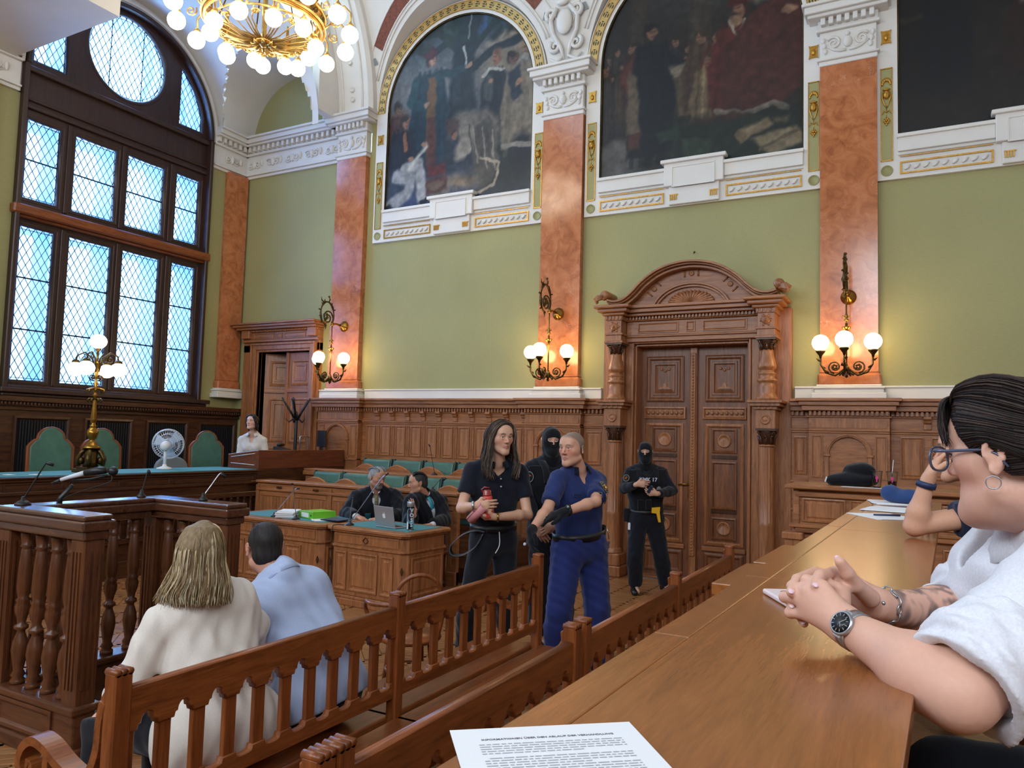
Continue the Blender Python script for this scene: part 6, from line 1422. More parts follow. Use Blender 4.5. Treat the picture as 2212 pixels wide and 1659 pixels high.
# joints of the people, in metres
JN = {
    'detainee': dict(head=(-2.762, 4.911, 1.787), neck=(-2.811, 4.945, 1.604), shR=(-2.951, 4.828, 1.542), shL=(-2.698, 5.104, 1.529), elR=(-2.969, 4.725, 1.27), elL=(-2.593, 5.048, 1.226), wrR=(-2.789, 4.615, 1.306), wrL=(-2.678, 4.727, 1.228), chest=(-2.831, 4.97, 1.427), waist=(-2.846, 4.982, 1.178), pelvis=(-2.857, 5.011, 1.027), hipR=(-2.91, 4.94, 0.978), hipL=(-2.814, 5.108, 0.968), knR=(-2.984, 4.886, 0.571), knL=(-2.792, 5.106, 0.557), anR=(-3.109, 5.038, 0.096), anL=(-2.839, 5.277, 0.093)),
    'guard': dict(head=(-2.34, 5.261, 1.719), neck=(-2.329, 5.348, 1.568), shR=(-2.409, 5.173, 1.493), shL=(-2.22, 5.483, 1.474), elR=(-2.393, 4.97, 1.286), elL=(-2.111, 5.187, 1.347), wrR=(-2.399, 4.747, 1.164), wrL=(-2.235, 4.919, 1.281), chest=(-2.337, 5.359, 1.367), waist=(-2.335, 5.403, 1.119), pelvis=(-2.33, 5.417, 0.978), hipR=(-2.386, 5.32, 0.95), hipL=(-2.273, 5.52, 0.937), knR=(-2.411, 5.249, 0.519), knL=(-2.216, 5.515, 0.524), anR=(-2.474, 5.341, 0.067), anL=(-2.259, 5.664, 0.073)),
    'officer_back': dict(head=(-2.859, 5.979, 1.769), neck=(-2.873, 6.008, 1.6), shR=(-2.995, 5.878, 1.529), shL=(-2.757, 6.168, 1.525), elR=(-2.997, 5.829, 1.27), elL=(-2.69, 6.111, 1.265), wrR=(-2.869, 5.744, 1.064), wrL=(-2.705, 5.774, 1.094), chest=(-2.879, 6.03, 1.418), waist=(-2.881, 6.051, 1.136), pelvis=(-2.882, 6.06, 1.015), hipR=(-2.94, 5.997, 0.976), hipL=(-2.817, 6.133, 0.974), knR=(-2.939, 5.976, 0.524), knL=(-2.785, 6.118, 0.52), anR=(-3.006, 6.09, 0.071), anL=(-2.813, 6.252, 0.073)),
    'officer_door': dict(head=(-2.905, 8.646, 1.659), neck=(-2.913, 8.679, 1.478), shR=(-3.065, 8.578, 1.414), shL=(-2.746, 8.775, 1.424), elR=(-3.099, 8.46, 1.228), elL=(-2.606, 8.765, 1.22), wrR=(-2.893, 8.305, 1.294), wrL=(-2.682, 8.428, 1.196), chest=(-2.915, 8.691, 1.315), waist=(-2.912, 8.716, 1.015), pelvis=(-2.914, 8.726, 0.878), hipR=(-2.989, 8.665, 0.845), hipL=(-2.827, 8.776, 0.848), knR=(-3.004, 8.631, 0.449), knL=(-2.748, 8.792, 0.465), anR=(-3.031, 8.725, 0.079), anL=(-2.714, 8.897, 0.099)),
    'lawyer_grey': dict(head=(-5.796, 7.294, 1.261), neck=(-5.871, 7.381, 1.087), shR=(-6.042, 7.247, 1.017), shL=(-5.706, 7.544, 1.032), elR=(-6.041, 7.057, 0.832), elL=(-5.514, 7.459, 0.829), wrR=(-5.761, 6.924, 0.825), wrL=(-5.56, 7.036, 0.805), chest=(-5.891, 7.417, 0.916), waist=(-5.957, 7.516, 0.662), pelvis=(-6.003, 7.583, 0.51), hipR=(-6.076, 7.522, 0.482), hipL=(-5.915, 7.656, 0.482), knR=(-5.866, 7.178, 0.509), knL=(-5.649, 7.296, 0.505), anR=(-5.901, 7.244, 0.144), anL=(-5.683, 7.363, 0.14)),
    'lawyer_dark': dict(head=(-5.185, 7.287, 1.228), neck=(-5.172, 7.397, 1.084), shR=(-5.186, 7.166, 1.022), shL=(-5.066, 7.575, 1.005), elR=(-5.159, 7.107, 0.798), elL=(-4.936, 7.491, 0.799), wrR=(-5.041, 7.026, 0.896), wrL=(-4.907, 7.166, 0.776), chest=(-5.156, 7.442, 0.921), waist=(-5.185, 7.535, 0.695), pelvis=(-5.205, 7.592, 0.551), hipR=(-5.254, 7.51, 0.528), hipL=(-5.156, 7.679, 0.519), knR=(-5.174, 7.269, 0.519), knL=(-5.024, 7.352, 0.513), anR=(-5.206, 7.337, 0.153), anL=(-5.056, 7.42, 0.147)),
    'clerk': dict(head=(-9.23, 8.486, 1.904), neck=(-9.264, 8.538, 1.724), shR=(-9.418, 8.462, 1.632), shL=(-9.119, 8.626, 1.627), elR=(-9.373, 8.392, 1.381), elL=(-9.045, 8.629, 1.369), wrR=(-9.187, 8.337, 1.197), wrL=(-8.962, 8.46, 1.19), chest=(-9.266, 8.553, 1.528), waist=(-9.284, 8.586, 1.274), pelvis=(-9.285, 8.596, 1.144), hipR=(-9.356, 8.561, 1.091), hipL=(-9.215, 8.638, 1.095), knR=(-9.331, 8.586, 0.658), knL=(-9.204, 8.655, 0.662), anR=(-9.373, 8.649, 0.29), anL=(-9.245, 8.719, 0.294)),
    'blonde': dict(head=(-2.614, 2.177, 1.277), neck=(-2.633, 2.224, 1.136), shL=(-2.683, 2.047, 1.01), shR=(-2.608, 2.459, 0.938), chest=(-2.651, 2.249, 0.978)),
    'blueman': dict(head=(-2.803, 2.695, 1.228), neck=(-2.693, 2.696, 1.108), shL=(-2.827, 2.655, 0.98), shR=(-2.757, 3.039, 0.945), chest=(-2.692, 2.78, 0.909)),
    'woman': dict(head=(0.127, 1.486, 1.791), neck=(0.181, 1.594, 1.67), shL=(0.202, 1.38, 1.628), shR=(0.194, 1.855, 1.638), elL=(0.035, 1.198, 1.476), elR=(0.062, 1.68, 1.485), wrL=(-0.108, 1.322, 1.516), wrR=(-0.076, 1.499, 1.523), chest=(0.238, 1.68, 1.545), waist=(0.318, 1.809, 1.34), pelvis=(0.344, 1.894, 1.165), kLi=(-0.149, 1.347, 1.57), kLm=(-0.171, 1.353, 1.56), kLr=(-0.184, 1.359, 1.543), kLp=(-0.178, 1.358, 1.521), i0=(-0.098, 1.485, 1.554), i1=(-0.14, 1.437, 1.582), i2=(-0.157, 1.376, 1.583), i3=(-0.159, 1.342, 1.571), m0=(-0.114, 1.51, 1.558), m1=(-0.175, 1.464, 1.573), m2=(-0.195, 1.396, 1.569), m3=(-0.199, 1.356, 1.554), r0=(-0.123, 1.529, 1.541), r1=(-0.193, 1.479, 1.546), r2=(-0.209, 1.414, 1.537), r3=(-0.2, 1.374, 1.526), p0=(-0.128, 1.534, 1.52), p1=(-0.185, 1.475, 1.516), p2=(-0.196, 1.412, 1.509), p3=(-0.182, 1.38, 1.501), t0=(-0.086, 1.458, 1.541), t1=(-0.106, 1.422, 1.566), t2=(-0.117, 1.403, 1.588), t3=(-0.127, 1.391, 1.607), u0=(-0.123, 1.347, 1.539), u1=(-0.124, 1.413, 1.559), u2=(-0.141, 1.426, 1.571), u3=(-0.155, 1.435, 1.57)),
    'armwoman': dict(elR=(-0.04, 3.198, 1.514), wrR=(0.003, 3.186, 1.678), handR=(-0.012, 3.151, 1.732), shR=(0.188, 3.49, 1.569), head=(0.11, 3.432, 1.764), neck=(0.175, 3.535, 1.637), elL=(-0.028, 3.713, 1.587)),
}
# ================================================================ SMOOTH SOLIDS for bodies, clothes and soft things
class SDF:
    """distance field on a rectilinear grid (finer where asked), meshed by surface nets"""
    def __init__(s, lo, hi, res, fine=()):
        s.ax = []
        for d in range(3):
            x = lo[d]; out = [x]
            while x < hi[d]:
                r = res
                for a, b, q in fine:
                    if a[d]-0.01 <= x <= b[d]+0.01: r = min(r, q)
                x += r; out.append(x)
            s.ax.append(np.array(out, np.float32))
        s.D = np.full([len(a) for a in s.ax], 1.0, np.float32)
    def _reg(s, lo, hi):
        sl = []; g = []
        for d in range(3):
            a = int(np.searchsorted(s.ax[d], lo[d])); b = int(np.searchsorted(s.ax[d], hi[d])); a, b = max(0, a-1), min(len(s.ax[d]), b+1)
            if b-a < 1: return None
            sl.append(slice(a, b)); g.append(s.ax[d][a:b])
        X = g[0][:, None, None]; Y = g[1][None, :, None]; Z = g[2][None, None, :]
        return tuple(sl), X, Y, Z
    def _comb(s, sl, d, k, op):
        A = s.D[sl]
        if op == 'u': h = np.clip(0.5+0.5*(A-d)/k, 0, 1); s.D[sl] = A*(1-h)+d*h-k*h*(1-h)
        elif op == 's': h = np.clip(0.5-0.5*(A+d)/k, 0, 1); s.D[sl] = A*(1-h)-d*h+k*h*(1-h)
    def cone(s, a, b, ra, rb, k=0.02, op='u', cap=None, sq=None):
        """capsule tapering from ra to rb; cap: flat cut at b, moved outwards by cap"""
        a, b = np.array(a, float), np.array(b, float); m = max(ra, rb)+k+0.03
        R = s._reg(np.minimum(a, b)-m, np.maximum(a, b)+m)
        if R is None: return s
        sl, X, Y, Z = R; v = b-a; L = max(1e-9, float(v@v))
        px, py, pz = X-a[0], Y-a[1], Z-a[2]; tt = (px*v[0]+py*v[1]+pz*v[2])/L; t = np.clip(tt, 0, 1)
        d = np.sqrt((px-t*v[0])**2+(py-t*v[1])**2+(pz-t*v[2])**2)-(ra+(rb-ra)*t)
        if cap is not None: d = np.maximum(d, (tt-1)*math.sqrt(L)-cap)
        s._comb(sl, d.astype(np.float32), k, op); return s
    def chain(s, pts, rad, k=0.012, op='u', cap=None):
        for i in range(len(pts)-1): s.cone(pts[i], pts[i+1], rad[i], rad[i+1], k, op, cap if i == len(pts)-2 else None)
        return s
    def ell(s, c, r, F=None, k=0.02, op='u'):
        """ellipsoid with radii r along the axes F = (right, forward, up)"""
        c = np.array(c, float); m = max(r)+k+0.03; R = s._reg(c-m, c+m)
        if R is None: return s
        sl, X, Y, Z = R; px, py, pz = X-c[0], Y-c[1], Z-c[2]
        F = F or ((1, 0, 0), (0, 1, 0), (0, 0, 1)); q = [(px*f[0]+py*f[1]+pz*f[2]) for f in F]
        k0 = np.sqrt(sum((q[i]/r[i])**2 for i in range(3))); k1 = np.sqrt(sum((q[i]/r[i]**2)**2 for i in range(3)))+1e-9
        s._comb(sl, (k0*(k0-1)/k1).astype(np.float32), k, op); return s
    def cut(s, p, n, soft=None):
        """keep the side behind the plane through p with outward normal n"""
        p, n = np.array(p, float), np.array(n, float); n /= np.linalg.norm(n)
        X, Y, Z = s.ax[0][:, None, None], s.ax[1][None, :, None], s.ax[2][None, None, :]
        s.D = np.maximum(s.D, ((X-p[0])*n[0]+(Y-p[1])*n[1]+(Z-p[2])*n[2]).astype(np.float32)); return s
    def grow(s, r): s.D -= r; return s
    def folds(s, amp, f=22.0, seed=1, dirs=None):
        """cloth folds: warped waves"""
        r = random.Random(seed); X, Y, Z = s.ax[0][:, None, None], s.ax[1][None, :, None], s.ax[2][None, None, :]
        near = np.abs(s.D) < 0.05; w = np.zeros_like(s.D)
        ph = 1.3*np.sin(7*X+3*Y+2*Z+seed)+0.6*np.sin(4*Y-6*Z+2*X+seed*2.1)
        for i in range(4):
            d = (dirs[i % len(dirs)] if dirs else (r.uniform(-1, 1), r.uniform(-1, 1), r.uniform(-0.5, 0.5))); L = math.sqrt(sum(q*q for q in d)); ff = 2.6*f*r.uniform(0.6, 1.6)
            w = w+np.sin((X*d[0]+Y*d[1]+Z*d[2])/L*ff+ph*r.uniform(1.2, 2.6)+r.uniform(0, 6))/(1+i*0.5)
        w = np.sign(w)*np.abs(w/2.1)**1.3
        s.D = np.where(near, s.D+(amp*w).astype(np.float32), s.D).astype(np.float32); return s
    def arrays(s, smooth=2):
        D = s.D; S_ = D < 0; n = [q-1 for q in D.shape]; c = np.zeros(n, np.int8)
        for a in (0, 1):
            for b in (0, 1):
                for e in (0, 1): c += S_[a:n[0]+a, b:n[1]+b, e:n[2]+e]
        act = (c > 0) & (c < 8); I, J, K = np.nonzero(act); N = len(I); acc = np.zeros((N, 3)); cnt = np.zeros(N); ax = s.ax
        for d in range(3):
            o = [q for q in range(3) if q != d]
            for u in (0, 1):
                for v in (0, 1):
                    off = [0, 0, 0]; off[o[0]] = u; off[o[1]] = v; i0 = (I+off[0], J+off[1], K+off[2]); off[d] = 1; i1 = (I+off[0], J+off[1], K+off[2])
                    da, db = D[i0], D[i1]; m = (da < 0) != (db < 0); t = np.where(m, da/(da-db+1e-20), 0)
                    for q in range(3):
                        p0, p1 = ax[q][i0[q]], ax[q][i1[q]]; acc[:, q] += np.where(m, p0+(p1-p0)*t, 0)
                    cnt += m
        V = acc/np.maximum(cnt, 1)[:, None]; idx = np.full(n, -1, np.int32); idx[I, J, K] = np.arange(N); F = []
        for d in range(3):
            o = [(d+1) % 3, (d+2) % 3]; sl0 = [slice(1, n[q]) for q in range(3)]; sl0[d] = slice(0, n[d]); sl1 = list(sl0); sl1[d] = slice(1, n[d]+1)
            A, B = S_[tuple(sl0)], S_[tuple(sl1)]; G = np.argwhere(A != B)
            if len(G) == 0: continue
            fl = A[G[:, 0], G[:, 1], G[:, 2]]; g = G.copy()
            for q in o: g[:, q] += 1
            def at(u, v):
                h = g.copy(); h[:, o[0]] += u; h[:, o[1]] += v; return idx[h[:, 0], h[:, 1], h[:, 2]]
            q4 = np.stack([at(-1, -1), at(0, -1), at(0, 0), at(-1, 0)], 1); q4[~fl] = q4[~fl][:, ::-1]; F.append(q4)
        F = np.concatenate(F) if F else np.zeros((0, 4), int); F = F[(F >= 0).all(1)]
        for _ in range(smooth):
            a = np.concatenate([F[:, i] for i in range(4)]+[F[:, (i+1) % 4] for i in range(4)]); b = np.concatenate([F[:, (i+1) % 4] for i in range(4)]+[F[:, i] for i in range(4)])
            w = np.bincount(a, minlength=N); nv = np.stack([np.bincount(a, V[b, q], N) for q in range(3)], 1)/np.maximum(w, 1)[:, None]; V = V*0.5+nv*0.5
        return V, F
def mesh_arrays(name, V, F, col=None):
    me = bpy.data.meshes.new(name); me.vertices.add(len(V)); me.vertices.foreach_set('co', np.asarray(V, np.float32).ravel())
    k = F.shape[1]; me.loops.add(F.size); me.loops.foreach_set('vertex_index', F.astype(np.int32).ravel()); me.polygons.add(len(F))
    me.polygons.foreach_set('loop_start', np.arange(0, F.size, k, dtype=np.int32)); me.polygons.foreach_set('loop_total', np.full(len(F), k, np.int32)); me.polygons.foreach_set('use_smooth', np.ones(len(F), bool))
    me.update(calc_edges=True)
    if col is not None:
        a = me.color_attributes.new('Col', 'FLOAT_COLOR', 'POINT'); a.data.foreach_set('color', np.concatenate([col, np.ones((len(V), 1))], 1).astype(np.float32).ravel())
    me.validate(); return me
def strands(guides, n, r, seed=1, jit=0.006, wave=0.0, sides=4, cols=((60, 46, 36),), taper=0.35, org=None, push=0.0):
    """locks of hair between neighbouring guide curves"""
    R = random.Random(seed); V, F, Cc = [], [], []; m = len(guides[0])
    for q in range(n):
        t = R.random()*(len(guides)-1); i = min(int(t), len(guides)-2); f = t-i; off = Vector((R.gauss(0, jit), R.gauss(0, jit), R.gauss(0, jit))); ph = R.random()*6.3; wv = wave*R.uniform(0.5, 1.5); pu = R.uniform(0.15, 1)*push
        pts = []
        for k in range(m):
            p = Vector(guides[i][k]).lerp(Vector(guides[i+1][k]), f); s_ = k/(m-1)
            p = p+off*(0.15+0.85*s_); e_ = Vector((p.x-org[0], p.y-org[1], (p.z-org[2])*0.5)) if org is not None else Vector(); p = p+(e_.normalized()*pu if e_.length > 1e-6 else e_)+Vector((math.sin(ph+s_*9), math.cos(ph*1.3+s_*8), 0))*wv*s_; pts.append(tuple(p))
        pts = spline(pts, 3); mb = MB(); rr = r*R.uniform(0.6, 1.3); N = len(pts)
        mb.tube(pts, [rr*(0.5+0.5*min(1, 5*k/N))*(1-(1-taper)*(k/(N-1))**2) for k in range(N)], sides, flat=0.6)
        b = len(V); V.extend(mb.v); F.extend([tuple(x+b for x in f_) for f_ in mb.f if len(f_) == 4]); c = cols[R.randrange(len(cols))]; j = R.uniform(0.8, 1.2); Cc.extend([tuple(min(255, x*j) for x in c)]*len(mb.v))
    return np.array(V), np.array(F), srgb_lin(np.array(Cc, float))
def hair_obj(parent, parts, mat, label=None, name='hair'):
    V = np.concatenate([p[0] for p in parts]); o = 0; F = []
    for p in parts: F.append(p[1]+o); o += len(p[0])
    return link(name, mesh_arrays(name, V, np.concatenate(F), np.concatenate([p[2] for p in parts])), M[mat], parent, label)
M['skin'] = vcol('skin', 0.5, spec=0.35, sss=0.12, noise=0.06, nscale=120, bump=0.02)
M['hair'] = vcol('hair', 0.62, spec=0.3, noise=0.45, nscale=90, stretch=(1, 1, 0.12), bump=0.35)
M['eye'] = vcol('eyeball', 0.15)
def cloth(name, rgb, rough=0.85, weave=260): return plain(name, rgb, rough, spec=0.2, noise=0.07, nscale=weave, bump=0.05, sheen=0.15)
M['navy'] = cloth('navy_polo', (20, 23, 36)); M['jeans'] = cloth('black_jeans', (22, 24, 32)); M['guard_shirt'] = cloth('blue_uniform_shirt', (36, 48, 96)); M['guard_trousers'] = cloth('blue_uniform_trousers', (38, 48, 104))
M['tactical'] = cloth('black_uniform', (19, 21, 30)); M['vest'] = cloth('black_vest', (14, 15, 20)); M['robe'] = cloth('black_robe', (16, 18, 28)); M['white_shirt'] = cloth('white_shirt', (222, 222, 230)); M['cream_shirt'] = cloth('cream_blouse', (206, 200, 196)); M['pale_shirt'] = cloth('pale_blue_shirt', (176, 190, 222)); M['linen'] = cloth('white_linen_shirt', (226, 216, 206))
M['shoe'] = plain('black_shoe', (16, 16, 18), 0.4); M['glove'] = cloth('black_glove', (18, 19, 24)); M['dark_blue'] = cloth('dark_blue_cloth', (26, 36, 66))
M['band_blue'] = plain('dark_blue_rubber', (30, 44, 84), 0.5)
M['vc'] = vcol('coloured_surface', 0.5)
def npv(v): return np.array(v, float)
class Frame:
    def __init__(s, o, look, up=(0, 0, 1), sc=1.0):
        s.o = Vector(o); s.f = (Vector(look)-s.o).normalized(); s.r = s.f.cross(Vector(up)).normalized(); s.u = s.r.cross(s.f).normalized(); s.sc = sc
    def __call__(s, x, y, z): return s.o+(s.r*x+s.f*y+s.u*z)*s.sc
    def ax(s): return (tuple(s.r), tuple(s.f), tuple(s.u))
    def local(s, V):
        d = V-np.array(s.o)[None]; return np.stack([d@np.array(s.r), d@np.array(s.f), d@np.array(s.u)], 1)/s.sc
def head_sdf(S_, h, g=0.0, face=True, jaw=1.0, nose=1.0, ears=True, smile=0.0, lp=0.0):
    k = h.sc; A = h.ax(); e = lambda c, r, kk=0.02, op='u': S_.ell(h(*c), tuple(q*k+g for q in r), A, kk*k, op); c_ = lambda a, b, ra, rb, kk=0.012, op='u': S_.cone(h(*a), h(*b), ra*k+g, rb*k+g, kk*k, op)
    e((0, -0.014, 0.038), (0.074, 0.094, 0.084)); e((0, 0.03, 0.01), (0.066, 0.062, 0.075), 0.03); e((0, 0.030, -0.040), (0.056*jaw, 0.056, 0.078), 0.03)
    for s in (-1, 1):
        c_((s*0.052*jaw, 0.0, -0.062), (s*0.014, 0.072, -0.100), 0.018, 0.016, 0.03); c_((s*0.047, 0.052, -0.012), (s*0.052, 0.03, -0.015), 0.020, 0.022, 0.025)
    e((0, 0.079, -0.103), (0.022, 0.018, 0.017), 0.025)
    c_((-0.034, 0.084, 0.030), (0.034, 0.084, 0.030), 0.011, 0.011, 0.025); e((0, 0.063, 0.06), (0.055, 0.03, 0.04), 0.03)
    if face:
        for s in (-1, 1): e((s*0.032, 0.098, 0.008), (0.018, 0.013, 0.011), 0.014, 's')
        c_((0, 0.090, 0.018), (0, 0.112, -0.021), 0.0070*nose, 0.0085*nose, 0.012); e((0, 0.113, -0.025), (0.0095*nose, 0.0105, 0.0085), 0.008)
        for s in (-1, 1):
            e((s*0.0115*nose, 0.101, -0.029), (0.0065*nose, 0.009, 0.0065), 0.007)
            c_((s*0.045, 0.078, 0.014), (s*0.031, 0.0925, 0.0185), 0.0035, 0.0045, 0.006); c_((s*0.031, 0.0925, 0.0185), (s*0.018, 0.088, 0.011), 0.0045, 0.003, 0.006)
            c_((s*0.045, 0.078, 0.004), (s*0.031, 0.090, -0.002), 0.003, 0.0035, 0.007); c_((s*0.031, 0.090, -0.002), (s*0.018, 0.087, 0.004), 0.0035, 0.003, 0.007)
            c_((s*0.048, 0.078, 0.030), (s*0.018, 0.096, 0.029), 0.006, 0.007, 0.010)
        c_((-0.023, 0.080+lp, -0.0585+smile), (0, 0.0925+lp, -0.0560), 0.0045, 0.0062, 0.008); c_((0, 0.0925+lp, -0.0560), (0.023, 0.080+lp, -0.0585+smile), 0.0062, 0.0045, 0.008)
        c_((-0.019, 0.080+lp, -0.0655+smile*0.6), (0, 0.0915+lp, -0.0685), 0.0045, 0.0070, 0.008); c_((0, 0.0915+lp, -0.0685), (0.019, 0.080+lp, -0.0655+smile*0.6), 0.0070, 0.0045, 0.008)
        for s in (-1, 1): c_((s*0.027, 0.0835+lp, -0.0605+smile), (0, 0.1000+lp, -0.0622), 0.0014, 0.0017, 0.004, 's')
    if ears:
        for s in (-1, 1):
            E = (tuple(h.r*(s*0.9)+h.f*-0.4), tuple(h.f*0.95+h.r*(s*0.3)+h.u*-0.15), tuple(h.u+h.f*-0.2))
            E = tuple(tuple(Vector(q).normalized()) for q in E)
            o_ = h(s*0.080, -0.012, 0.0); S_.ell(o_, tuple(q*k for q in (0.0045, 0.016, 0.028)), E, 0.006*k); ep = lambda a, q=1.0: o_+(Vector(E[0])*0.005+Vector(E[1])*(0.0165*q*math.cos(a))+Vector(E[2])*(0.030*q*math.sin(a)))*k
            hx = [ep(a) for a in (0.35, 0.9, 1.57, 2.2, 2.8, 3.4, 4.0)]; S_.chain(hx, [0.0035*k]+[0.0042*k]*5+[0.005*k], 0.004); S_.ell(ep(4.45, 0.95), tuple(q*k for q in (0.0045, 0.0075, 0.0085)), E, 0.005*k); S_.chain([ep(1.9, 0.62), ep(2.7, 0.6), ep(3.6, 0.6), ep(4.2, 0.72)], [0.003*k]*4, 0.003); S_.ell(ep(0.0, 0.75), tuple(q*k for q in (0.004, 0.004, 0.006)), E, 0.004*k)
def face_color(V, h, base, lips=(168, 92, 84), brow=(70, 54, 44), stubble=0.0, blush=0.35, hairline=None, hair=(80, 74, 70)):
    L = h.local(V); col = np.tile(np.array(base, float), (len(V), 1)); x, y, z = np.abs(L[:, 0]), L[:, 1], L[:, 2]
    def mixm(m, c): col[:] = col*(1-m[:, None])+np.array(c, float)*m[:, None]
    sm = lambda d, w: np.clip(0.5-d/w, 0, 1)
    mixm(blush*sm(np.sqrt(((x-0.042)/0.03)**2+((z+0.025)/0.028)**2)-1, 1.2)*(y > 0.03), (206, 128, 108)); mixm(blush*sm(np.sqrt((x/0.014)**2+((z+0.024)/0.016)**2)-1, 1)*(y > 0.095), (206, 130, 112))
    if stubble: mixm(stubble*sm(np.sqrt((x/0.055)**2+((z+0.085)/0.045)**2)-1, 0.5)*(y > 0.0), tuple(q*0.62 for q in base))
    mixm(0.8*sm(np.sqrt((x/0.023)**2+((z+0.0620)/0.0120)**2)-1, 0.5)*(y > 0.07), lips)
    bd = np.sqrt(((x-0.033)/0.018)**2+((z-0.032-0.10*(0.012-np.abs(x-0.03)))/0.0055)**2)-1
    mixm(0.85*sm(bd, 0.7)*(y > 0.06), brow)
    if hairline is not None:
        d = hairline(L); mixm(sm(d, 0.02), hair)
    return srgb_lin(col)
def eyes(parent, h, iris=(70, 60, 50), gaze=0.0):
    for s in (-1, 1):
        c = h(s*0.031, 0.0775, 0.0085); r = 0.0125*h.sc; n, m = 14, 10; V, F, cc = [], [], []
        fw = (h.f+h.r*gaze).normalized(); rr = fw.cross(h.u).normalized(); uu = rr.cross(fw)
        for j in range(m+1):
            p = PI*j/m
            for i in range(n):
                t = 2*PI*i/n; V.append(c+(rr*math.cos(t)*math.sin(p)+uu*math.sin(t)*math.sin(p)+fw*math.cos(p))*r); cc.append((14, 12, 12) if p < 0.22 else iris if p < 0.52 else (226, 220, 214))
        for j in range(m):
            for i in range(n): F.append((j*n+i, (j+1)*n+i, (j+1)*n+(i+1) % n, j*n+(i+1) % n))
        link('eye', mesh_arrays('eye', np.array([tuple(v) for v in V]), np.array(F), srgb_lin(np.array(cc, float))), M['eye'], parent)
def hand_sdf(S_, w, d, pn, th, s=1.0, curl=(0.5, 0.6, 0.65, 0.7), g=0.0, thumb=0.5, spread=0.05):
    """hand from the wrist w, towards d, palm facing pn, thumb on the side th; curl per finger from index to little"""
    w, d, pn = Vector(w), Vector(d).normalized(), Vector(pn); pn = (pn-d*pn.dot(d)).normalized(); sd = d.cross(pn).normalized(); sd = sd if sd.dot(Vector(th)) > 0 else -sd
    K = [w+d*0.088*s+sd*0.030*s, w+d*0.093*s+sd*0.010*s, w+d*0.089*s-sd*0.011*s, w+d*0.080*s-sd*0.030*s]
    for q in K: S_.cone(w+(q-w)*0.12, q, 0.019*s+g, 0.0125*s+g, 0.012)
    S_.cone(w+d*0.02*s+sd*0.012*s, w+d*0.07*s, 0.02*s+g, 0.016*s+g, 0.015)
    for i, (q, L) in enumerate(zip(K, ((0.040, 0.025, 0.021), (0.044, 0.028, 0.022), (0.041, 0.026, 0.022), (0.033, 0.020, 0.019)))):
        a = 0.0; p = q; dr = (d+sd*spread*(1.2-0.8*i)).normalized(); r = (0.0095, 0.0098, 0.0092, 0.008)[i]*s+g; rots = (curl[i]*0.9, curl[i]*1.15, curl[i]*0.75)
        for j in range(3):
            a += rots[j]; v = dr*math.cos(a)+pn*math.sin(a); e = p+v*L[j]*s; S_.cone(p, e, r, r*0.92, 0.003); r *= 0.92; p = e
    t0 = w+d*0.026*s+sd*0.024*s; t1 = t0+(sd*0.75+d*0.6+pn*0.25).normalized()*0.036*s; t2 = t1+(d*0.9+sd*(0.45-thumb)+pn*thumb).normalized()*0.032*s; t3 = t2+(d*0.9+sd*(0.1-thumb)+pn*thumb).normalized()*0.026*s
    S_.cone(t0, t1, 0.016*s+g, 0.012*s+g, 0.012); S_.cone(t1, t2, 0.0115*s+g, 0.0105*s+g, 0.004); S_.cone(t2, t3, 0.0105*s+g, 0.0085*s+g, 0.004)
    return K
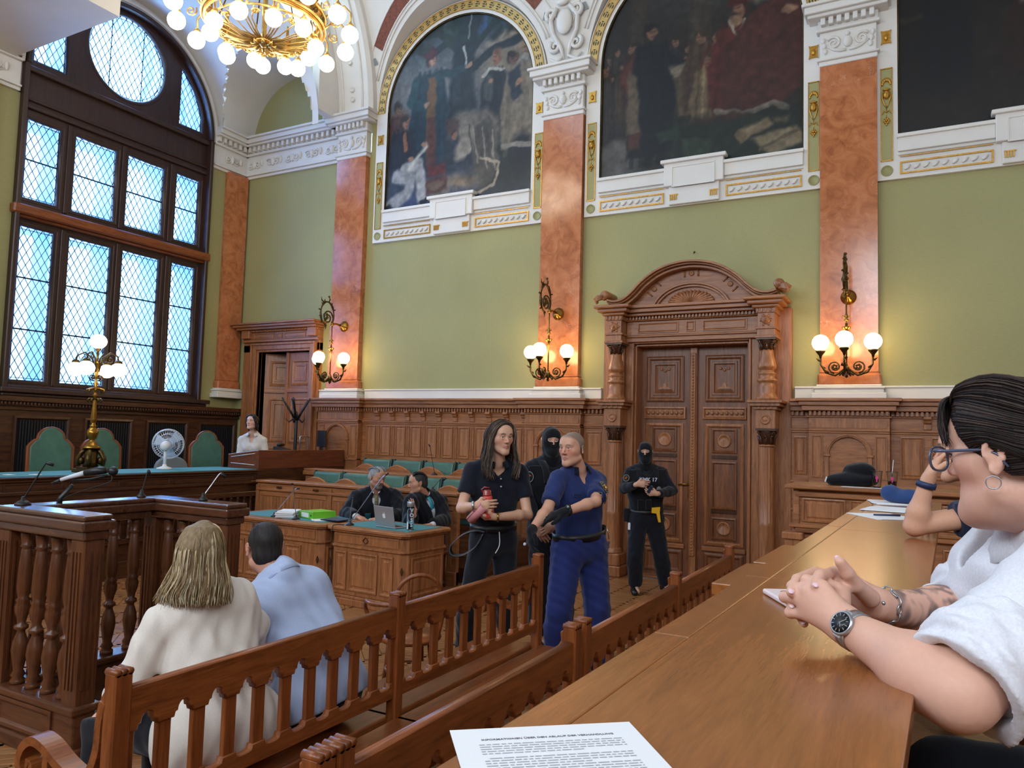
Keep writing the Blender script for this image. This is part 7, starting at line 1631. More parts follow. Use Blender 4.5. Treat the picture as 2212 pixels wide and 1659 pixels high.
class Fig:
    """a person: joints J, torso frame, sizes"""
    def __init__(s, name, label, J, grp=None, sc=1.0, fem=0.0, bulk=1.0, head_sc=1.0):
        s.J = {k: Vector(v) for k, v in J.items()}; J = s.J; s.sc, s.fem, s.bulk = sc, fem, bulk
        base = J['pelvis'].copy(); base.z = min(J['anR'].z, J['anL'].z)-0.08 if 'anR' in J else J['pelvis'].z-0.1
        s.root = thing('person', label, 'person', base, world=True, group=grp)
        s.h = Frame(J['head'], J['look'], sc=head_sc); up = (J['neck']-J['pelvis']).normalized(); r = (J['shR']-J['shL']).normalized(); s.tf = up.cross(r).normalized(); s.tr = s.tf.cross(up).normalized(); s.tu = up
    def torso(s, S_, g=0.0, k=0.05, hem=True):
        J, b, sc = s.J, s.bulk, s.sc; r, f = s.tr, s.tf; w = sc*(1-0.1*s.fem)
        S_.cone(J['chest']+r*0.088*w-f*0.0, J['chest']-r*0.088*w, 0.108*sc*b+g, 0.108*sc*b+g, k)
        up = (J['neck']-J['chest']); S_.cone(J['chest']+up*0.45+r*0.095*w-f*0.02, J['chest']+up*0.45-r*0.095*w-f*0.02, 0.085*sc*b+g, 0.085*sc*b+g, k)
        S_.cone(J['waist']+r*0.055*w, J['waist']-r*0.055*w, 0.102*sc*b*(1-0.08*s.fem)+g, 0.102*sc*b*(1-0.08*s.fem)+g, k); m = (J['waist']+J['chest'])/2; S_.cone(m+r*0.065*w, m-r*0.065*w, 0.104*sc*b+g, 0.104*sc*b+g, k)
        S_.cone(J['pelvis']+r*0.072*sc, J['pelvis']-r*0.072*sc, 0.106*sc*b+g, 0.106*sc*b+g, k)
        if s.fem:
            for q in (-1, 1): S_.ell(J['chest']+r*0.068*q*sc+f*0.075*sc-s.tu*0.02, (0.058*sc+g, 0.06*sc+g, 0.055*sc+g), None, 0.05)
        for q in ('R', 'L'): S_.cone(J['neck']+s.tu*0.012-s.tf*0.015, J['sh'+q], 0.046*sc+g, 0.047*sc+g, 0.04)
    def arm(s, S_, q, g=0.0, a=1.0, b=1.0, cap=None, k=0.02, fore=True, thick=1.0):
        J, sc = s.J, s.sc*thick; e, w, h = J['sh'+q], J['el'+q], J['wr'+q]
        if not fore:
            S_.cone(e, e.lerp(w, a), 0.049*sc+g, (0.049-0.008*a)*sc+g+0.006, k, cap=cap); return
        S_.cone(e, w, 0.047*sc+g, 0.038*sc+g, k); m = w.lerp(h, 0.3); S_.cone(w, m, 0.037*sc+g, 0.040*sc+g, 0.02); S_.cone(m, w.lerp(h, b), 0.040*sc+g, (0.040-0.014*(b-0.3)/0.7)*sc+g, 0.02, cap=cap)
    def leg(s, S_, q, g=0.0, k=0.03, end=1.0, cap=None, flare=0.0):
        J, sc, b = s.J, s.sc, s.bulk; h, n, a = J['hip'+q], J['kn'+q], J['an'+q]
        S_.cone(h, n, 0.088*sc*b+g, 0.058*sc+g+flare*0.5, k); m = n.lerp(a, 0.3); S_.cone(n, m, 0.056*sc+g+flare*0.5, 0.058*sc+g+flare*0.7, 0.02); S_.cone(m, n.lerp(a, end), 0.058*sc+g+flare*0.7, 0.038*sc+g+flare, 0.02, cap=cap)
    def bounds(s, keys, m=0.16):
        P_ = [s.J[k] for k in keys]; return [min(p[d] for p in P_)-m for d in range(3)], [max(p[d] for p in P_)+m for d in range(3)]
    def add(s, name, S_, mat, label=None, smooth=2, colf=None):
        V, F = S_.arrays(smooth); return link(name, mesh_arrays(name, V, F, colf(V) if colf else None), M[mat], s.root, label)
    def skin(s, res=0.009, fres=0.0045, hands=None, base=(200, 152, 126), legs=True, facekw=None, headkw=None, hres=None, recolor=None, arms=('R', 'L'), extra=None):
        J, h = s.J, s.h; keys = [k for k in J if k not in ('look', 'bottle', 'book') and (legs or k[:2] not in ('kn', 'an'))]
        lo, hi = s.bounds(keys, 0.17); fine = [(tuple(J['head'][d]-0.15 for d in range(3)), tuple(J['head'][d]+0.15 for d in range(3)), fres)]
        for q, hp in (hands or {}).items():
            c = J['wr'+q]+Vector(hp['d']).normalized()*0.07; fine.append((tuple(c-Vector((0.1, 0.1, 0.1))), tuple(c+Vector((0.1, 0.1, 0.1))), hres or 0.005))
        S_ = SDF(lo, hi, res, fine); s.torso(S_, -0.012)
        for q in arms: s.arm(S_, q)
        if legs:
            for q in 'RL': s.leg(S_, q, -0.006); a = J['an'+q]; S_.cone(a, a+Vector((s.tf.x, s.tf.y, 0)).normalized()*0.13-Z_*0.04, 0.036, 0.03, 0.02)
        S_.cone(h(0, -0.025, -0.06), J['neck']+s.tu*0.0, 0.054*s.sc*(1-0.12*s.fem), 0.060*s.sc*(1-0.12*s.fem), 0.03); head_sdf(S_, h, **(headkw or {}))
        for q, hp in (hands or {}).items(): hand_sdf(S_, J['wr'+q], **hp)
        if extra: extra(S_)
        def colf(V):
            c = face_color(V, h, base, **(facekw or {})); 
            return recolor(V, c) if recolor else c
        return s.add('body', S_, 'skin', None, 2, colf)
    def shoes(s, mat='shoe'):
        for q in 'RL':
            a = s.J['an'+q]; f = Vector((s.tf.x, s.tf.y, 0)).normalized()+s.tr*(0.25 if q == 'R' else -0.25); f.z = 0; f.normalize(); z0 = a.z-0.075
            S_ = SDF([a.x-0.3, a.y-0.3, z0], [a.x+0.3, a.y+0.3, a.z+0.08], 0.009)
            S_.cone(a-f*0.05-Z_*0.03, a+f*0.05-Z_*0.04, 0.048, 0.045, 0.02); S_.cone(a+f*0.05-Z_*0.045, a+f*0.17-Z_*0.05, 0.046, 0.036, 0.03); S_.cone(a, a+Z_*0.05, 0.048, 0.05, 0.02)
            S_.cut((0, 0, z0+0.004), (0, 0, -1)); S_.cut((0, 0, a.z+0.05), (0, 0, 1)); s.add('shoe', S_, mat)
    def trousers(s, mat, res=0.010, end=1.0, flare=0.012, g=0.014, fold=0.004, top=None, label=None, seed=3):
        J = s.J; lo, hi = s.bounds(['waist', 'hipR', 'hipL', 'knR', 'knL', 'anR', 'anL'], 0.2); S_ = SDF(lo, hi, res)
        S_.cone(J['pelvis']+s.tr*0.072*s.sc, J['pelvis']-s.tr*0.072*s.sc, 0.108*s.bulk*s.sc+g, 0.108*s.bulk*s.sc+g, 0.05); S_.cone(J['waist'].lerp(J['pelvis'], 0.25)+s.tr*0.06*s.sc, J['waist'].lerp(J['pelvis'], 0.25)-s.tr*0.06*s.sc, 0.104*s.bulk*s.sc+g, 0.104*s.bulk*s.sc+g, 0.05)
        for q in 'RL': s.leg(S_, q, g, 0.03, end, 0.0, flare)
        S_.folds(fold, 26, seed); S_.cut(top or (J['waist'].lerp(J['pelvis'], 0.3)), s.tu); return s.add('trousers', S_, mat, label)
    def shirt(s, mat, sleeve=0.55, long=False, res=0.009, g=0.014, fold=0.004, hem=None, neck=0.0, opening=None, label=None, seed=5, name='shirt', loose=0.0, extra=None, dirs=None, cuff=0.97, thick=1.0):
        J = s.J; lo, hi = s.bounds(['neck', 'shR', 'shL', 'elR', 'elL', 'pelvis']+(['wrR', 'wrL'] if long else []), 0.2); S_ = SDF(lo, hi, res); s.torso(S_, g)
        if loose: S_.cone(J['pelvis']+s.tr*0.09, J['pelvis']-s.tr*0.09, 0.115+g+loose, 0.115+g+loose, 0.05)
        for q in 'RL':
            if long: s.arm(S_, q, g, b=cuff, cap=0.0, thick=thick)
            else: s.arm(S_, q, g+0.006, a=sleeve, cap=0.0, fore=False, thick=thick)
        if extra: extra(S_)
        S_.folds(fold, 24, seed, dirs)
        S_.cut(hem or J['pelvis'].lerp(J['waist'], 0.2), -s.tu)
        n = J['neck']; S_.cone(n-s.tu*0.03+s.tf*0.015, n+s.tu*0.14+s.tf*0.03, 0.058+neck, 0.066+neck, 0.008, 's')
        if opening: opening(S_)
        return s.add(name, S_, mat, label)
    def collar(s, mat, r=0.064, hgt=0.035, gap=0.35, parent=None, tilt=0.3, flare=0.012):
        n = s.J['neck']+s.tu*0.002; V, F = [], []; N = 22
        up = (s.tu+s.tf*0.0).normalized(); f = (s.tf-up*s.tf.dot(up)).normalized(); rr = f.cross(up)
        for i in range(N+1):
            a = gap+(2*PI-2*gap)*i/N; e = f*math.cos(a)+rr*math.sin(a); drop = f.dot(e)*-tilt*0.07
            c = n+up*(drop+0.0); V += [tuple(c+e*(r+0.004)), tuple(c+e*r+up*hgt), tuple(c+e*(r+0.008)+up*(hgt+0.004)), tuple(c+e*(r+0.018+flare)+up*(-0.004-0.012*math.cos(a/2)**2))]
        for i in range(N):
            for j in range(3): F.append((i*4+j, (i+1)*4+j, (i+1)*4+j+1, i*4+j+1))
        o = link('collar', mesh_arrays('collar', np.array(V), np.array(F)), M[mat], parent or s.root); md = o.modifiers.new('thickness', 'SOLIDIFY'); md.thickness = 0.004; return o
def ribbon_part(name, pts, wdir, width, mat, parent, thick=0.003, label=None):
    V, F = [], []
    for i, p in enumerate(pts):
        w = Vector(wdir[i] if isinstance(wdir, list) else wdir).normalized()*width/2; V += [tuple(Vector(p)-w), tuple(Vector(p)+w)]
    F = [(2*i, 2*i+1, 2*i+3, 2*i+2) for i in range(len(pts)-1)]; o = link(name, mesh_arrays(name, np.array(V), np.array(F)), M[mat], parent, label); md = o.modifiers.new('thickness', 'SOLIDIFY'); md.thickness = thick; md.offset = 0; return o
def ringband(name, c, axis, r, w, t, mat, parent, label=None, oval=1.0, ref=None, n=28):
    """band round a limb: rectangular section ring"""
    a = Vector(axis).normalized(); u = (Vector(ref)-a*Vector(ref).dot(a)).normalized() if ref is not None else a.orthogonal().normalized(); v = a.cross(u); c = Vector(c); mb = MB(); vs = []
    for k in range(n):
        e = u*math.cos(2*PI*k/n)+v*math.sin(2*PI*k/n)*oval
        vs += [c+e*r-a*w/2, c+e*(r+t)-a*w/2, c+e*(r+t)+a*w/2, c+e*r+a*w/2]
    mb.add(vs, [(k*4+j, k*4+(j+1) % 4, ((k+1) % n)*4+(j+1) % 4, ((k+1) % n)*4+j) for k in range(n) for j in range(4)], True)
    return mb.build(name, M[mat], parent, label)
# ================================================================ PEOPLE
CAMR, CAMF = Vector((0.878, 0.477, 0.028)), Vector((-0.478, 0.876, 0.069))
def hb(pts):
    ys, zs = zip(*pts); return lambda L: np.interp(L[:, 1], ys, zs)-L[:, 2]
def hair_mass(h, cap, subs, guides, rg, res=0.006, col=(70, 56, 44), cut=None, lowest=-0.34, amp=0.0):
    lo = [h.o[d]-0.26 for d in range(3)]; hi = [h.o[d]+0.26 for d in range(3)]; lo[2] = h.o.z+lowest*h.sc-0.04; hi[2] = h.o.z+0.17
    S_ = SDF(lo, hi, res)
    for c, r in cap: S_.ell(h(*c), tuple(q*h.sc for q in r), h.ax(), 0.02)
    for g in guides:
        P_ = [h(*p) for p in g]; n = len(P_)
        for i in range(n-1): S_.cone(P_[i], P_[i+1], rg, rg*(0.9 if i < n-2 else 0.45), 0.018)
    for c, r in subs: S_.ell(h(*c), tuple(q*h.sc for q in r), h.ax(), 0.01, 's')
    if cut: S_.cut(*cut)
    if amp: S_.folds(amp, 120, 4)
    V, F = S_.arrays(2); return V, F, srgb_lin(np.tile(np.array(col, float), (len(V), 1)))
def W3(h, g): return [[tuple(h(*p)) for p in q] for q in g]
def belt(p, mat, r=0.02, w=0.045, dz=0.0):
    c = p.J['waist'].lerp(p.J['pelvis'], 0.32)+p.tu*dz; rx = (0.058+0.104*p.bulk)*p.sc+r; return ringband('belt', c, p.tu, rx, w, 0.006, mat, p.root, None, (0.104*p.bulk*p.sc+r)/rx, p.tr)

JN['detainee']['look'] = (-0.25, 3.27, 1.70)
p = Fig('detainee', 'long-haired young person in a navy polo, handcuffed, holding a red bottle', JN['detainee'], sc=0.97); J = p.J; h = p.h
dR, dL = Vector((0.88, 0.42, 0.06)), Vector((-0.86, -0.50, -0.02))
HR = dict(d=dR, pn=Vector((-0.42, 0.86, -0.05)), th=Z_, curl=(0.42, 0.45, 0.48, 0.52), thumb=0.7); HL = dict(d=dL, pn=Vector((-0.25, 0.45, 0.85)), th=-CAMF, curl=(0.55, 0.6, 0.6, 0.65), thumb=0.6)
p.skin(0.010, 0.0042, {'R': HR, 'L': HL}, (214, 166, 138), facekw=dict(brow=(66, 50, 40), lips=(176, 100, 92), stubble=0.18), headkw=dict(smile=0.004, jaw=0.96), hres=0.0048)
eyes(p.root, h, (52, 40, 32), 0.15)
p.shirt('navy', 0.62, False, 0.0085, 0.012, 0.0035, neck=0.004, name='polo_shirt', hem=J['pelvis'].lerp(J['waist'], 0.15), opening=lambda S_: S_.ell(J['neck']+p.tf*0.075-p.tu*0.045, (0.022, 0.05, 0.05), (tuple(p.tr), tuple(p.tf), tuple(p.tu)), 0.01, 's'))
p.collar('navy', 0.066, 0.03, 0.42); p.trousers('jeans', 0.011, 0.98, 0.014, 0.012, 0.004); p.shoes(); belt(p, 'black', 0.018, 0.05)
mb = MB()
for k in range(2): mb.ball(J['neck']+p.tf*(0.118+0.012*k)-p.tu*(0.10+0.055*k), (0.006, 0.006, 0.006), 8, 6)
mb.build('button', M['white'], p.root)
G = []
for s in (-1, 1):
    G.append([[(s*0.010, 0.072, 0.112), (s*0.052, 0.066, 0.088), (s*0.080, 0.046, 0.030), (s*0.086, 0.034, -0.05), (s*0.096, 0.050, -0.13), (s*0.105, 0.066, -0.20), (s*0.086, 0.075, -0.275)],
              [(s*0.008, 0.030, 0.128), (s*0.060, 0.030, 0.098), (s*0.090, 0.018, 0.030), (s*0.098, 0.005, -0.05), (s*0.112, 0.020, -0.13), (s*0.122, 0.035, -0.20), (s*0.108, 0.05, -0.285)],
              [(s*0.006, -0.030, 0.126), (s*0.064, -0.030, 0.092), (s*0.092, -0.030, 0.030), (s*0.100, -0.035, -0.05), (s*0.112, -0.025, -0.12), (s*0.118, -0.015, -0.19), (s*0.112, 0.0, -0.265)],
              [(s*0.004, -0.085, 0.095), (s*0.050, -0.092, 0.060), (s*0.078, -0.085, 0.010), (s*0.086, -0.075, -0.06), (s*0.09, -0.07, -0.12), (s*0.09, -0.065, -0.18), (s*0.085, -0.06, -0.24)],
              [(s*0.002, -0.105, 0.06), (s*0.03, -0.118, 0.02), (s*0.045, -0.112, -0.03), (s*0.05, -0.10, -0.08), (s*0.05, -0.09, -0.13), (s*0.05, -0.085, -0.18), (s*0.05, -0.08, -0.23)]])
parts = [hair_mass(h, [((0, -0.022, 0.045), (0.083, 0.102, 0.086))], [((0, 0.115, -0.02), (0.062, 0.085, 0.112)), ((0, 0.06, -0.17), (0.055, 0.10, 0.10))], G[0]+G[1], 0.011, 0.006, (70, 55, 45))]
for s in (0, 1): parts.append(strands(W3(h, G[s]), 430, 0.0036, 11+s, 0.009, 0.014, 4, ((84, 68, 56), (64, 50, 42), (112, 94, 78), (136, 118, 102), (54, 42, 36)), 0.35, h.o, 0.014))
hair_obj(p.root, parts, 'hair', 'long wavy brown hair parted in the middle')
for q, d, mt in (('R', dR, 'steel'), ('L', dL, 'brass')):
    w = J['wr'+q]-d*0.012; o = ringband('handcuff', w, d, 0.031, 0.014, 0.005, mt, p.root, 'metal handcuff round the wrist')
p.root['label'] = 'long-haired person in a navy polo, handcuffed, clutching a red bottle'
# what the detainee holds
bt = J['wrR']+dR*0.090+Vector((-0.42, 0.86, 0)).normalized()*0.052
t = thing('water_bottle', 'red translucent drinking bottle held upright by the handcuffed person', 'bottle', tuple(bt+Vector((0, 0, -0.09))), world=True)
ax = (Z_+CAMR*-0.10).normalized(); b0 = bt-ax*0.09
M['redglass'] = plain('red_translucent_plastic', (196, 62, 52), 0.22, coat=0.5); M['redlid'] = plain('dark_red_lid', (142, 34, 26), 0.25, coat=0.4); M['pink'] = plain('pink_paper_cover', (216, 142, 146), 0.55)
MB().lathe([(0.0, 0.0), (0.037, 0.0), (0.041, 0.006), (0.041, 0.12), (0.036, 0.135), (0.037, 0.142), (0.031, 0.155)], b0, 20, ax).build('body', M['redglass'], t)
MB().lathe([(0.030, 0.152), (0.033, 0.156), (0.033, 0.166), (0.029, 0.17), (0.030, 0.19), (0.024, 0.197), (0.0, 0.199)], b0, 20, ax).build('lid', M['redlid'], t); MB().tube([b0+ax*0.175-CAMR*0.03, b0+ax*0.2-CAMR*0.036, b0+ax*0.215-CAMR*0.015, b0+ax*0.21+CAMR*0.02], 0.006, 6).build('loop', M['redlid'], t)
bk = J['wrL']+dL*0.125+Vector((-0.0, -0.02, 0.030)); axb = (CAMR*0.50+Z_*0.62-CAMF*0.45).normalized(); u = axb.orthogonal().normalized(); v = axb.cross(u); N = 40; V, F = [], []
for i in range(N+1):
    a = i/N*2*PI*1.22+0.5; r = 0.026+0.007*i/N; e = u*math.cos(a)+v*math.sin(a)
    for s in (-0.085, 0.085): V.append(tuple(bk+axb*s+e*r))
F = [(2*i, 2*i+1, 2*i+3, 2*i+2) for i in range(N)]; t = thing('rolled_notebook', 'pink notebook rolled up in the hand of the handcuffed person', 'notebook', tuple(bk), world=True)
o = link('cover', mesh_arrays('cover', np.array(V), np.array(F)), M['pink'], t); md = o.modifiers.new('thickness', 'SOLIDIFY'); md.thickness = 0.004
# leash
q0 = J['waist'].lerp(J['pelvis'], 0.4)+p.tf*0.11+p.tr*0.10; t = thing('leash_strap', 'black leash strap hanging in a loop beside the handcuffed person', 'strap', tuple(q0), world=True)
pts = spline([tuple(q0), tuple(q0-CAMR*0.06+Z_*0.01), tuple(q0-CAMR*0.16-Z_*0.02), tuple(q0-CAMR*0.245-Z_*0.10), tuple(q0-CAMR*0.235-Z_*0.165), tuple(q0-CAMR*0.15-Z_*0.165), tuple(q0-CAMR*0.06-Z_*0.10), tuple(q0-CAMR*0.01-Z_*0.01)], 6)
ribbon_part('webbing', pts, CAMF*0.5+Z_*0.4+CAMR*0.5, 0.035, 'black', t, 0.005); M['greyedge'] = plain('grey_edging', (88, 90, 98), 0.5); MB().tube([tuple(Vector(a)-CAMF*0.017) for a in pts], 0.0025, 4).build('pale_edging', M['greyedge'], t)
pts = spline([tuple(J['waist'].lerp(J['pelvis'], 0.4)+p.tf*0.13+p.tr*-0.005), tuple(J['pelvis']+p.tf*0.15+p.tr*0.0), tuple(J['pelvis']+p.tf*0.15+p.tr*0.03-Z_*0.06)], 6); MB().tube(pts, 0.0035, 5).build('white_cord', M['white'], t)

JN['guard']['look'] = (-2.91, 2.32, 1.60)
p = Fig('guard', 'short-haired guard in blue uniform and black gloves, arm reaching towards the detainee', JN['guard'], sc=1.03, bulk=1.12, head_sc=1.05); J = p.J; h = p.h
p.root['label'] = 'guard with cropped grey hair in a blue uniform and black gloves'
dR, dL = (J['wrR']-J['elR']).normalized()*0.5+Vector((0, -0.05, -0.9)), Vector((-0.84, -0.44, -0.32))
HR = dict(d=dR, pn=Vector((0.5, 0.5, 0)), th=-CAMF, curl=(0.5, 0.55, 0.6, 0.6), s=1.05); HL = dict(d=dL, pn=Vector((0.1, 0.5, -0.85)), th=-CAMF+Z_*0.3, curl=(0.22, 0.25, 0.28, 0.3), s=1.05, thumb=0.3)
p.skin(0.010, 0.0042, {'R': HR, 'L': HL}, (214, 160, 134), facekw=dict(brow=(110, 90, 76), lips=(178, 112, 100), stubble=0.15, blush=0.6, hairline=hb([(-0.2, -0.055), (-0.05, -0.045), (-0.02, -0.02), (0.012, 0.02), (0.03, 0.06), (0.05, 0.078), (0.085, 0.088), (0.1, 0.09)]), hair=(138, 118, 104)), headkw=dict(jaw=1.12, nose=1.15), hres=0.0055)
eyes(p.root, h, (66, 84, 100), -0.1)
def gloves(p, spec, mat='glove', cuff=0.02):
    for q, hp in spec.items():
        w = p.J['wr'+q]; c = w+Vector(hp['d']).normalized()*0.07; S_ = SDF([c[i]-0.15 for i in range(3)], [c[i]+0.15 for i in range(3)], 0.0052); hand_sdf(S_, w, **{**hp, 'g': 0.0035}); d = (w-p.J['el'+q]).normalized(); S_.cone(w+d*0.02, w-d*cuff, 0.031, 0.034, 0.02, cap=0.0); p.add('glove', S_, mat)
gloves(p, {'R': HR, 'L': HL})
p.shirt('guard_shirt', 0.80, False, 0.0085, 0.013, 0.005, neck=0.002, name='uniform_shirt', hem=J['pelvis'].lerp(J['waist'], 0.25), opening=lambda S_: S_.ell(J['neck']+p.tf*0.08-p.tu*0.05, (0.026, 0.05, 0.06), (tuple(p.tr), tuple(p.tf), tuple(p.tu)), 0.01, 's'))
M['navy2'] = cloth('navy_panel', (20, 24, 42)); p.collar('navy2', 0.07, 0.036, 0.5, flare=0.02)
p.trousers('guard_trousers', 0.011, 0.97, 0.030, 0.024, 0.007, seed=9); p.shoes(); belt(p, 'black', 0.036, 0.055)
def emblem(parent, c, n, up, w, hgt, kind):
    """cloth badge: backing, border and a device, standing on the cloth"""
    c, n = Vector(c), Vector(n).normalized(); up = (Vector(up)-n*Vector(up).dot(n)).normalized(); u = up.cross(n).normalized()
    if kind == 'shield': lp = [(-0.5, 0.5), (0.5, 0.5), (0.5, -0.2), (0.3, -0.5), (-0.3, -0.5), (-0.5, -0.2)]
    elif kind == 'round': lp = [(0.5*math.cos(2*PI*k/20), 0.5*math.sin(2*PI*k/20)) for k in range(20)]
    else: lp = [(-0.5, -0.5), (0.5, -0.5), (0.5, 0.5), (-0.5, 0.5)]
    sc = lambda f: [(x*w*f, y*hgt*f) for x, y in lp]
    o = plate('badge', [sc(1.0)], 0.0015, c, u, up, M['badge_dark'], parent, label={'shield': 'dark shield badge with a gold lion device', 'round': 'round badge with a coloured device', 'bar': 'rank bar with pale chevrons'}.get(kind)); 
    rim = plate('badge_border', [sc(0.94), sc(0.84)], 0.001, c+n*0.0018, u, up, M['badge_pale'], o)
    if kind == 'shield':
        mb = MB(); mb.ball(c+n*0.002+up*hgt*0.10, (w*0.13, 0.003, w*0.13), 8, 5); mb.ball(c+n*0.002-up*hgt*0.10, (w*0.16, 0.003, w*0.17), 8, 5)
        for s in (-1, 1): mb.tube([c+n*0.002+u*s*w*0.08, c+n*0.002+u*s*w*0.27+up*hgt*0.06, c+n*0.002+u*s*w*0.30+up*hgt*0.2], 0.0028, 5); mb.tube([c+n*0.002-up*hgt*0.15+u*s*w*0.05, c+n*0.002-up*hgt*0.28+u*s*w*0.2], 0.003, 5)
        mb.build('lion_device', M['gold'], o); mb = MB()
        for k in range(7): mb.obox(c+n*0.0022+up*hgt*0.33+u*w*(-0.24+0.08*k), (w*0.05, 0.001, hgt*0.07), Matrix((u, n, up)).transposed())
        mb.build('badge_lettering', M['badge_pale'], o, kind='stuff')
    elif kind == 'round':
        mb = MB(); mb.tube([c+n*0.002+(u*math.cos(a)+up*math.sin(a))*w*0.22 for a in [0.3+k*0.4 for k in range(12)]], 0.0035, 5); mb.build('device', M['badge_red'], o); MB().tube([c+n*0.0025-up*hgt*0.2, c+n*0.0025+up*hgt*0.05, c+n*0.0025+up*hgt*0.1+u*w*0.1], 0.004, 5).build('device', M['gold'], o)
    else:
        mb = MB()
        for s in (-1, 1): mb.tube([c+n*0.002+u*w*(0.12*s-0.3), c+n*0.002+u*w*(0.12*s)+up*hgt*0.3*s, c+n*0.002+u*w*0.3], 0.0025, 4)
        mb.ball(c+n*0.002+u*w*0.33, (0.006, 0.003, 0.006), 6, 4); mb.build('device', M['badge_pale'], o)
    return o
M['badge_dark'] = cloth('badge_black', (18, 20, 24)); M['badge_pale'] = cloth('badge_grey', (150, 150, 140)); M['badge_red'] = cloth('badge_red', (186, 74, 44))
# sleeve and chest badges are pressed onto the cloth by casting towards it
def press(parent_name_objs, origin, direction):
    best = None
    dg = bpy.context.evaluated_depsgraph_get()
    for o in parent_name_objs:
        ok, loc, nor, i = o.ray_cast(Vector(origin), Vector(direction).normalized())
        if ok and (best is None or (loc-Vector(origin)).length < (best[0]-Vector(origin)).length): best = (loc, nor)
    return best
bpy.context.view_layer.update()
def cloth_of(p, names): return [o for o in p.root.children if o.name.split('.')[0] in names]
def badge_at(p, target, frm, kind, w, hgt, names=('uniform_shirt', 'shirt', 'vest', 'jacket')):
    d = (Vector(target)-Vector(frm)).normalized(); b = press(cloth_of(p, names), frm, d)
    if b: return emblem(p.root, b[0]+b[1]*0.003, b[1], Z_, w, hgt, kind)
cam = Vector((0, 0, 1.8)); sl = J['shL'].lerp(J['elL'], 0.35)
badge_at(p, sl+p.tr*-0.01, sl+(cam-sl).normalized()*0.5-p.tr*0.25, 'shield', 0.078, 0.100); sl = J['shL'].lerp(J['elL'], 0.68); badge_at(p, sl, sl+(cam-sl).normalized()*0.5-p.tr*0.12, 'bar', 0.072, 0.05)
def tape_at(p, c, mat_bg, mat_tx, w, hgt, n, names=('uniform_shirt',), label=None, txt=None):
    frm = Vector(c)+p.tf*0.5; b = press(cloth_of(p, names), frm, -p.tf)
    if not b: return
    pos, nor = b[0]+b[1]*0.003, b[1]; up = (Z_-nor*nor.z).normalized(); u = up.cross(nor)
    o = plate('name_tape', [rect(-w/2, w/2, -hgt/2, hgt/2)], 0.001, pos, u, up, M[mat_bg], p.root, label=label)
    if txt: link('lettering', text_mesh(txt, hgt*0.95, pos+nor*0.002-up*hgt*0.33, u, up, 0.0006, 'CENTER', 0.0008), M[mat_tx], o)
    elif n:
        mb = MB(); R = random.Random(3)
        for k in range(n): mb.obox(pos+nor*0.0015+u*w*(-0.44+0.88*(k+0.5)/n), (w/n*R.uniform(0.45, 0.75), 0.001, hgt*R.uniform(0.55, 0.8)), Matrix((u, nor, up)).transposed())
        mb.build('lettering', M[mat_tx], o, kind='stuff')
    return o
M['tape_white'] = cloth('tape_white', (196, 200, 214)); M['tape_blue'] = cloth('tape_blue', (46, 60, 112))
c = J['chest']+p.tu*0.035; tape_at(p, c-p.tr*0.075, 'guard_shirt', 'tape_white', 0.105, 0.02, 12, label='white lettered name strip'); tape_at(p, c+p.tr*0.085-p.tu*0.005, 'tape_blue', 'navy2', 0.085, 0.028, 6, label='dark framed name tape')
fl = c-p.tr*0.075-p.tu*0.04; b = press(cloth_of(p, ('uniform_shirt',)), fl+p.tf*0.5, -p.tf)
if b: plate('pocket_flap', [[(-0.05, 0.02), (0.05, 0.02), (0.05, -0.005), (0, -0.03), (-0.05, -0.005)]], 0.002, b[0]+b[1]*0.003, (Z_-b[1]*b[1].z).normalized().cross(b[1]), (Z_-b[1]*b[1].z).normalized(), M['navy2'], p.root)
ringband('wristwatch', J['wrL']-(J['wrL']-J['elL']).normalized()*0.03, J['wrL']-J['elL'], 0.033, 0.02, 0.005, 'black', p.root, 'black wristwatch'); wc = J['wrL']-(J['wrL']-J['elL']).normalized()*0.03+Z_*0.03-CAMF*0.022
MB().lathe([(0.019, 0), (0.02, 0.006), (0.017, 0.010)], wc, 16, (Z_*0.7-CAMF*0.7)).build('watch_case', M['black'], p.root); MB().lathe([(0.015, 0.0095), (0.0, 0.0105)], wc, 16, (Z_*0.7-CAMF*0.7)).build('watch_dial', M['steel'], p.root)
wp = J['waist'].lerp(J['pelvis'], 0.45)-p.tr*0.175
mb = MB().obox(wp+Z_*-0.01, (0.06, 0.13, 0.15), Matrix.Rotation(math.atan2(p.tf.y, p.tf.x), 3, 'Z')); mb.obox(wp+p.tr*0.28+p.tf*0.02, (0.05, 0.08, 0.12), Matrix.Rotation(math.atan2(p.tf.y, p.tf.x), 3, 'Z')); mb.build('belt_pouch', M['glove'], p.root, bevel=0.015, seg=2)
kc = wp+p.tf*0.10-p.tr*0.01; mb = MB().tube([kc+Z_*0.06, kc+Z_*0.02+CAMR*0.012, kc-Z_*0.03+CAMR*0.02], 0.004, 5).obox(kc-Z_*0.055+CAMR*0.02, (0.016, 0.004, 0.02), Matrix.Identity(3)).obox(kc-Z_*0.08+CAMR*0.02, (0.006, 0.004, 0.04), Matrix.Identity(3)); mb.build('keys', M['steel'], p.root, 'keys on a clip')
MB().ball(J['wrR']+Vector((-0.03, -0.05, -0.10)), (0.012, 0.012, 0.012), 8, 6).build('blue_tag', M['tape_white'], p.root)

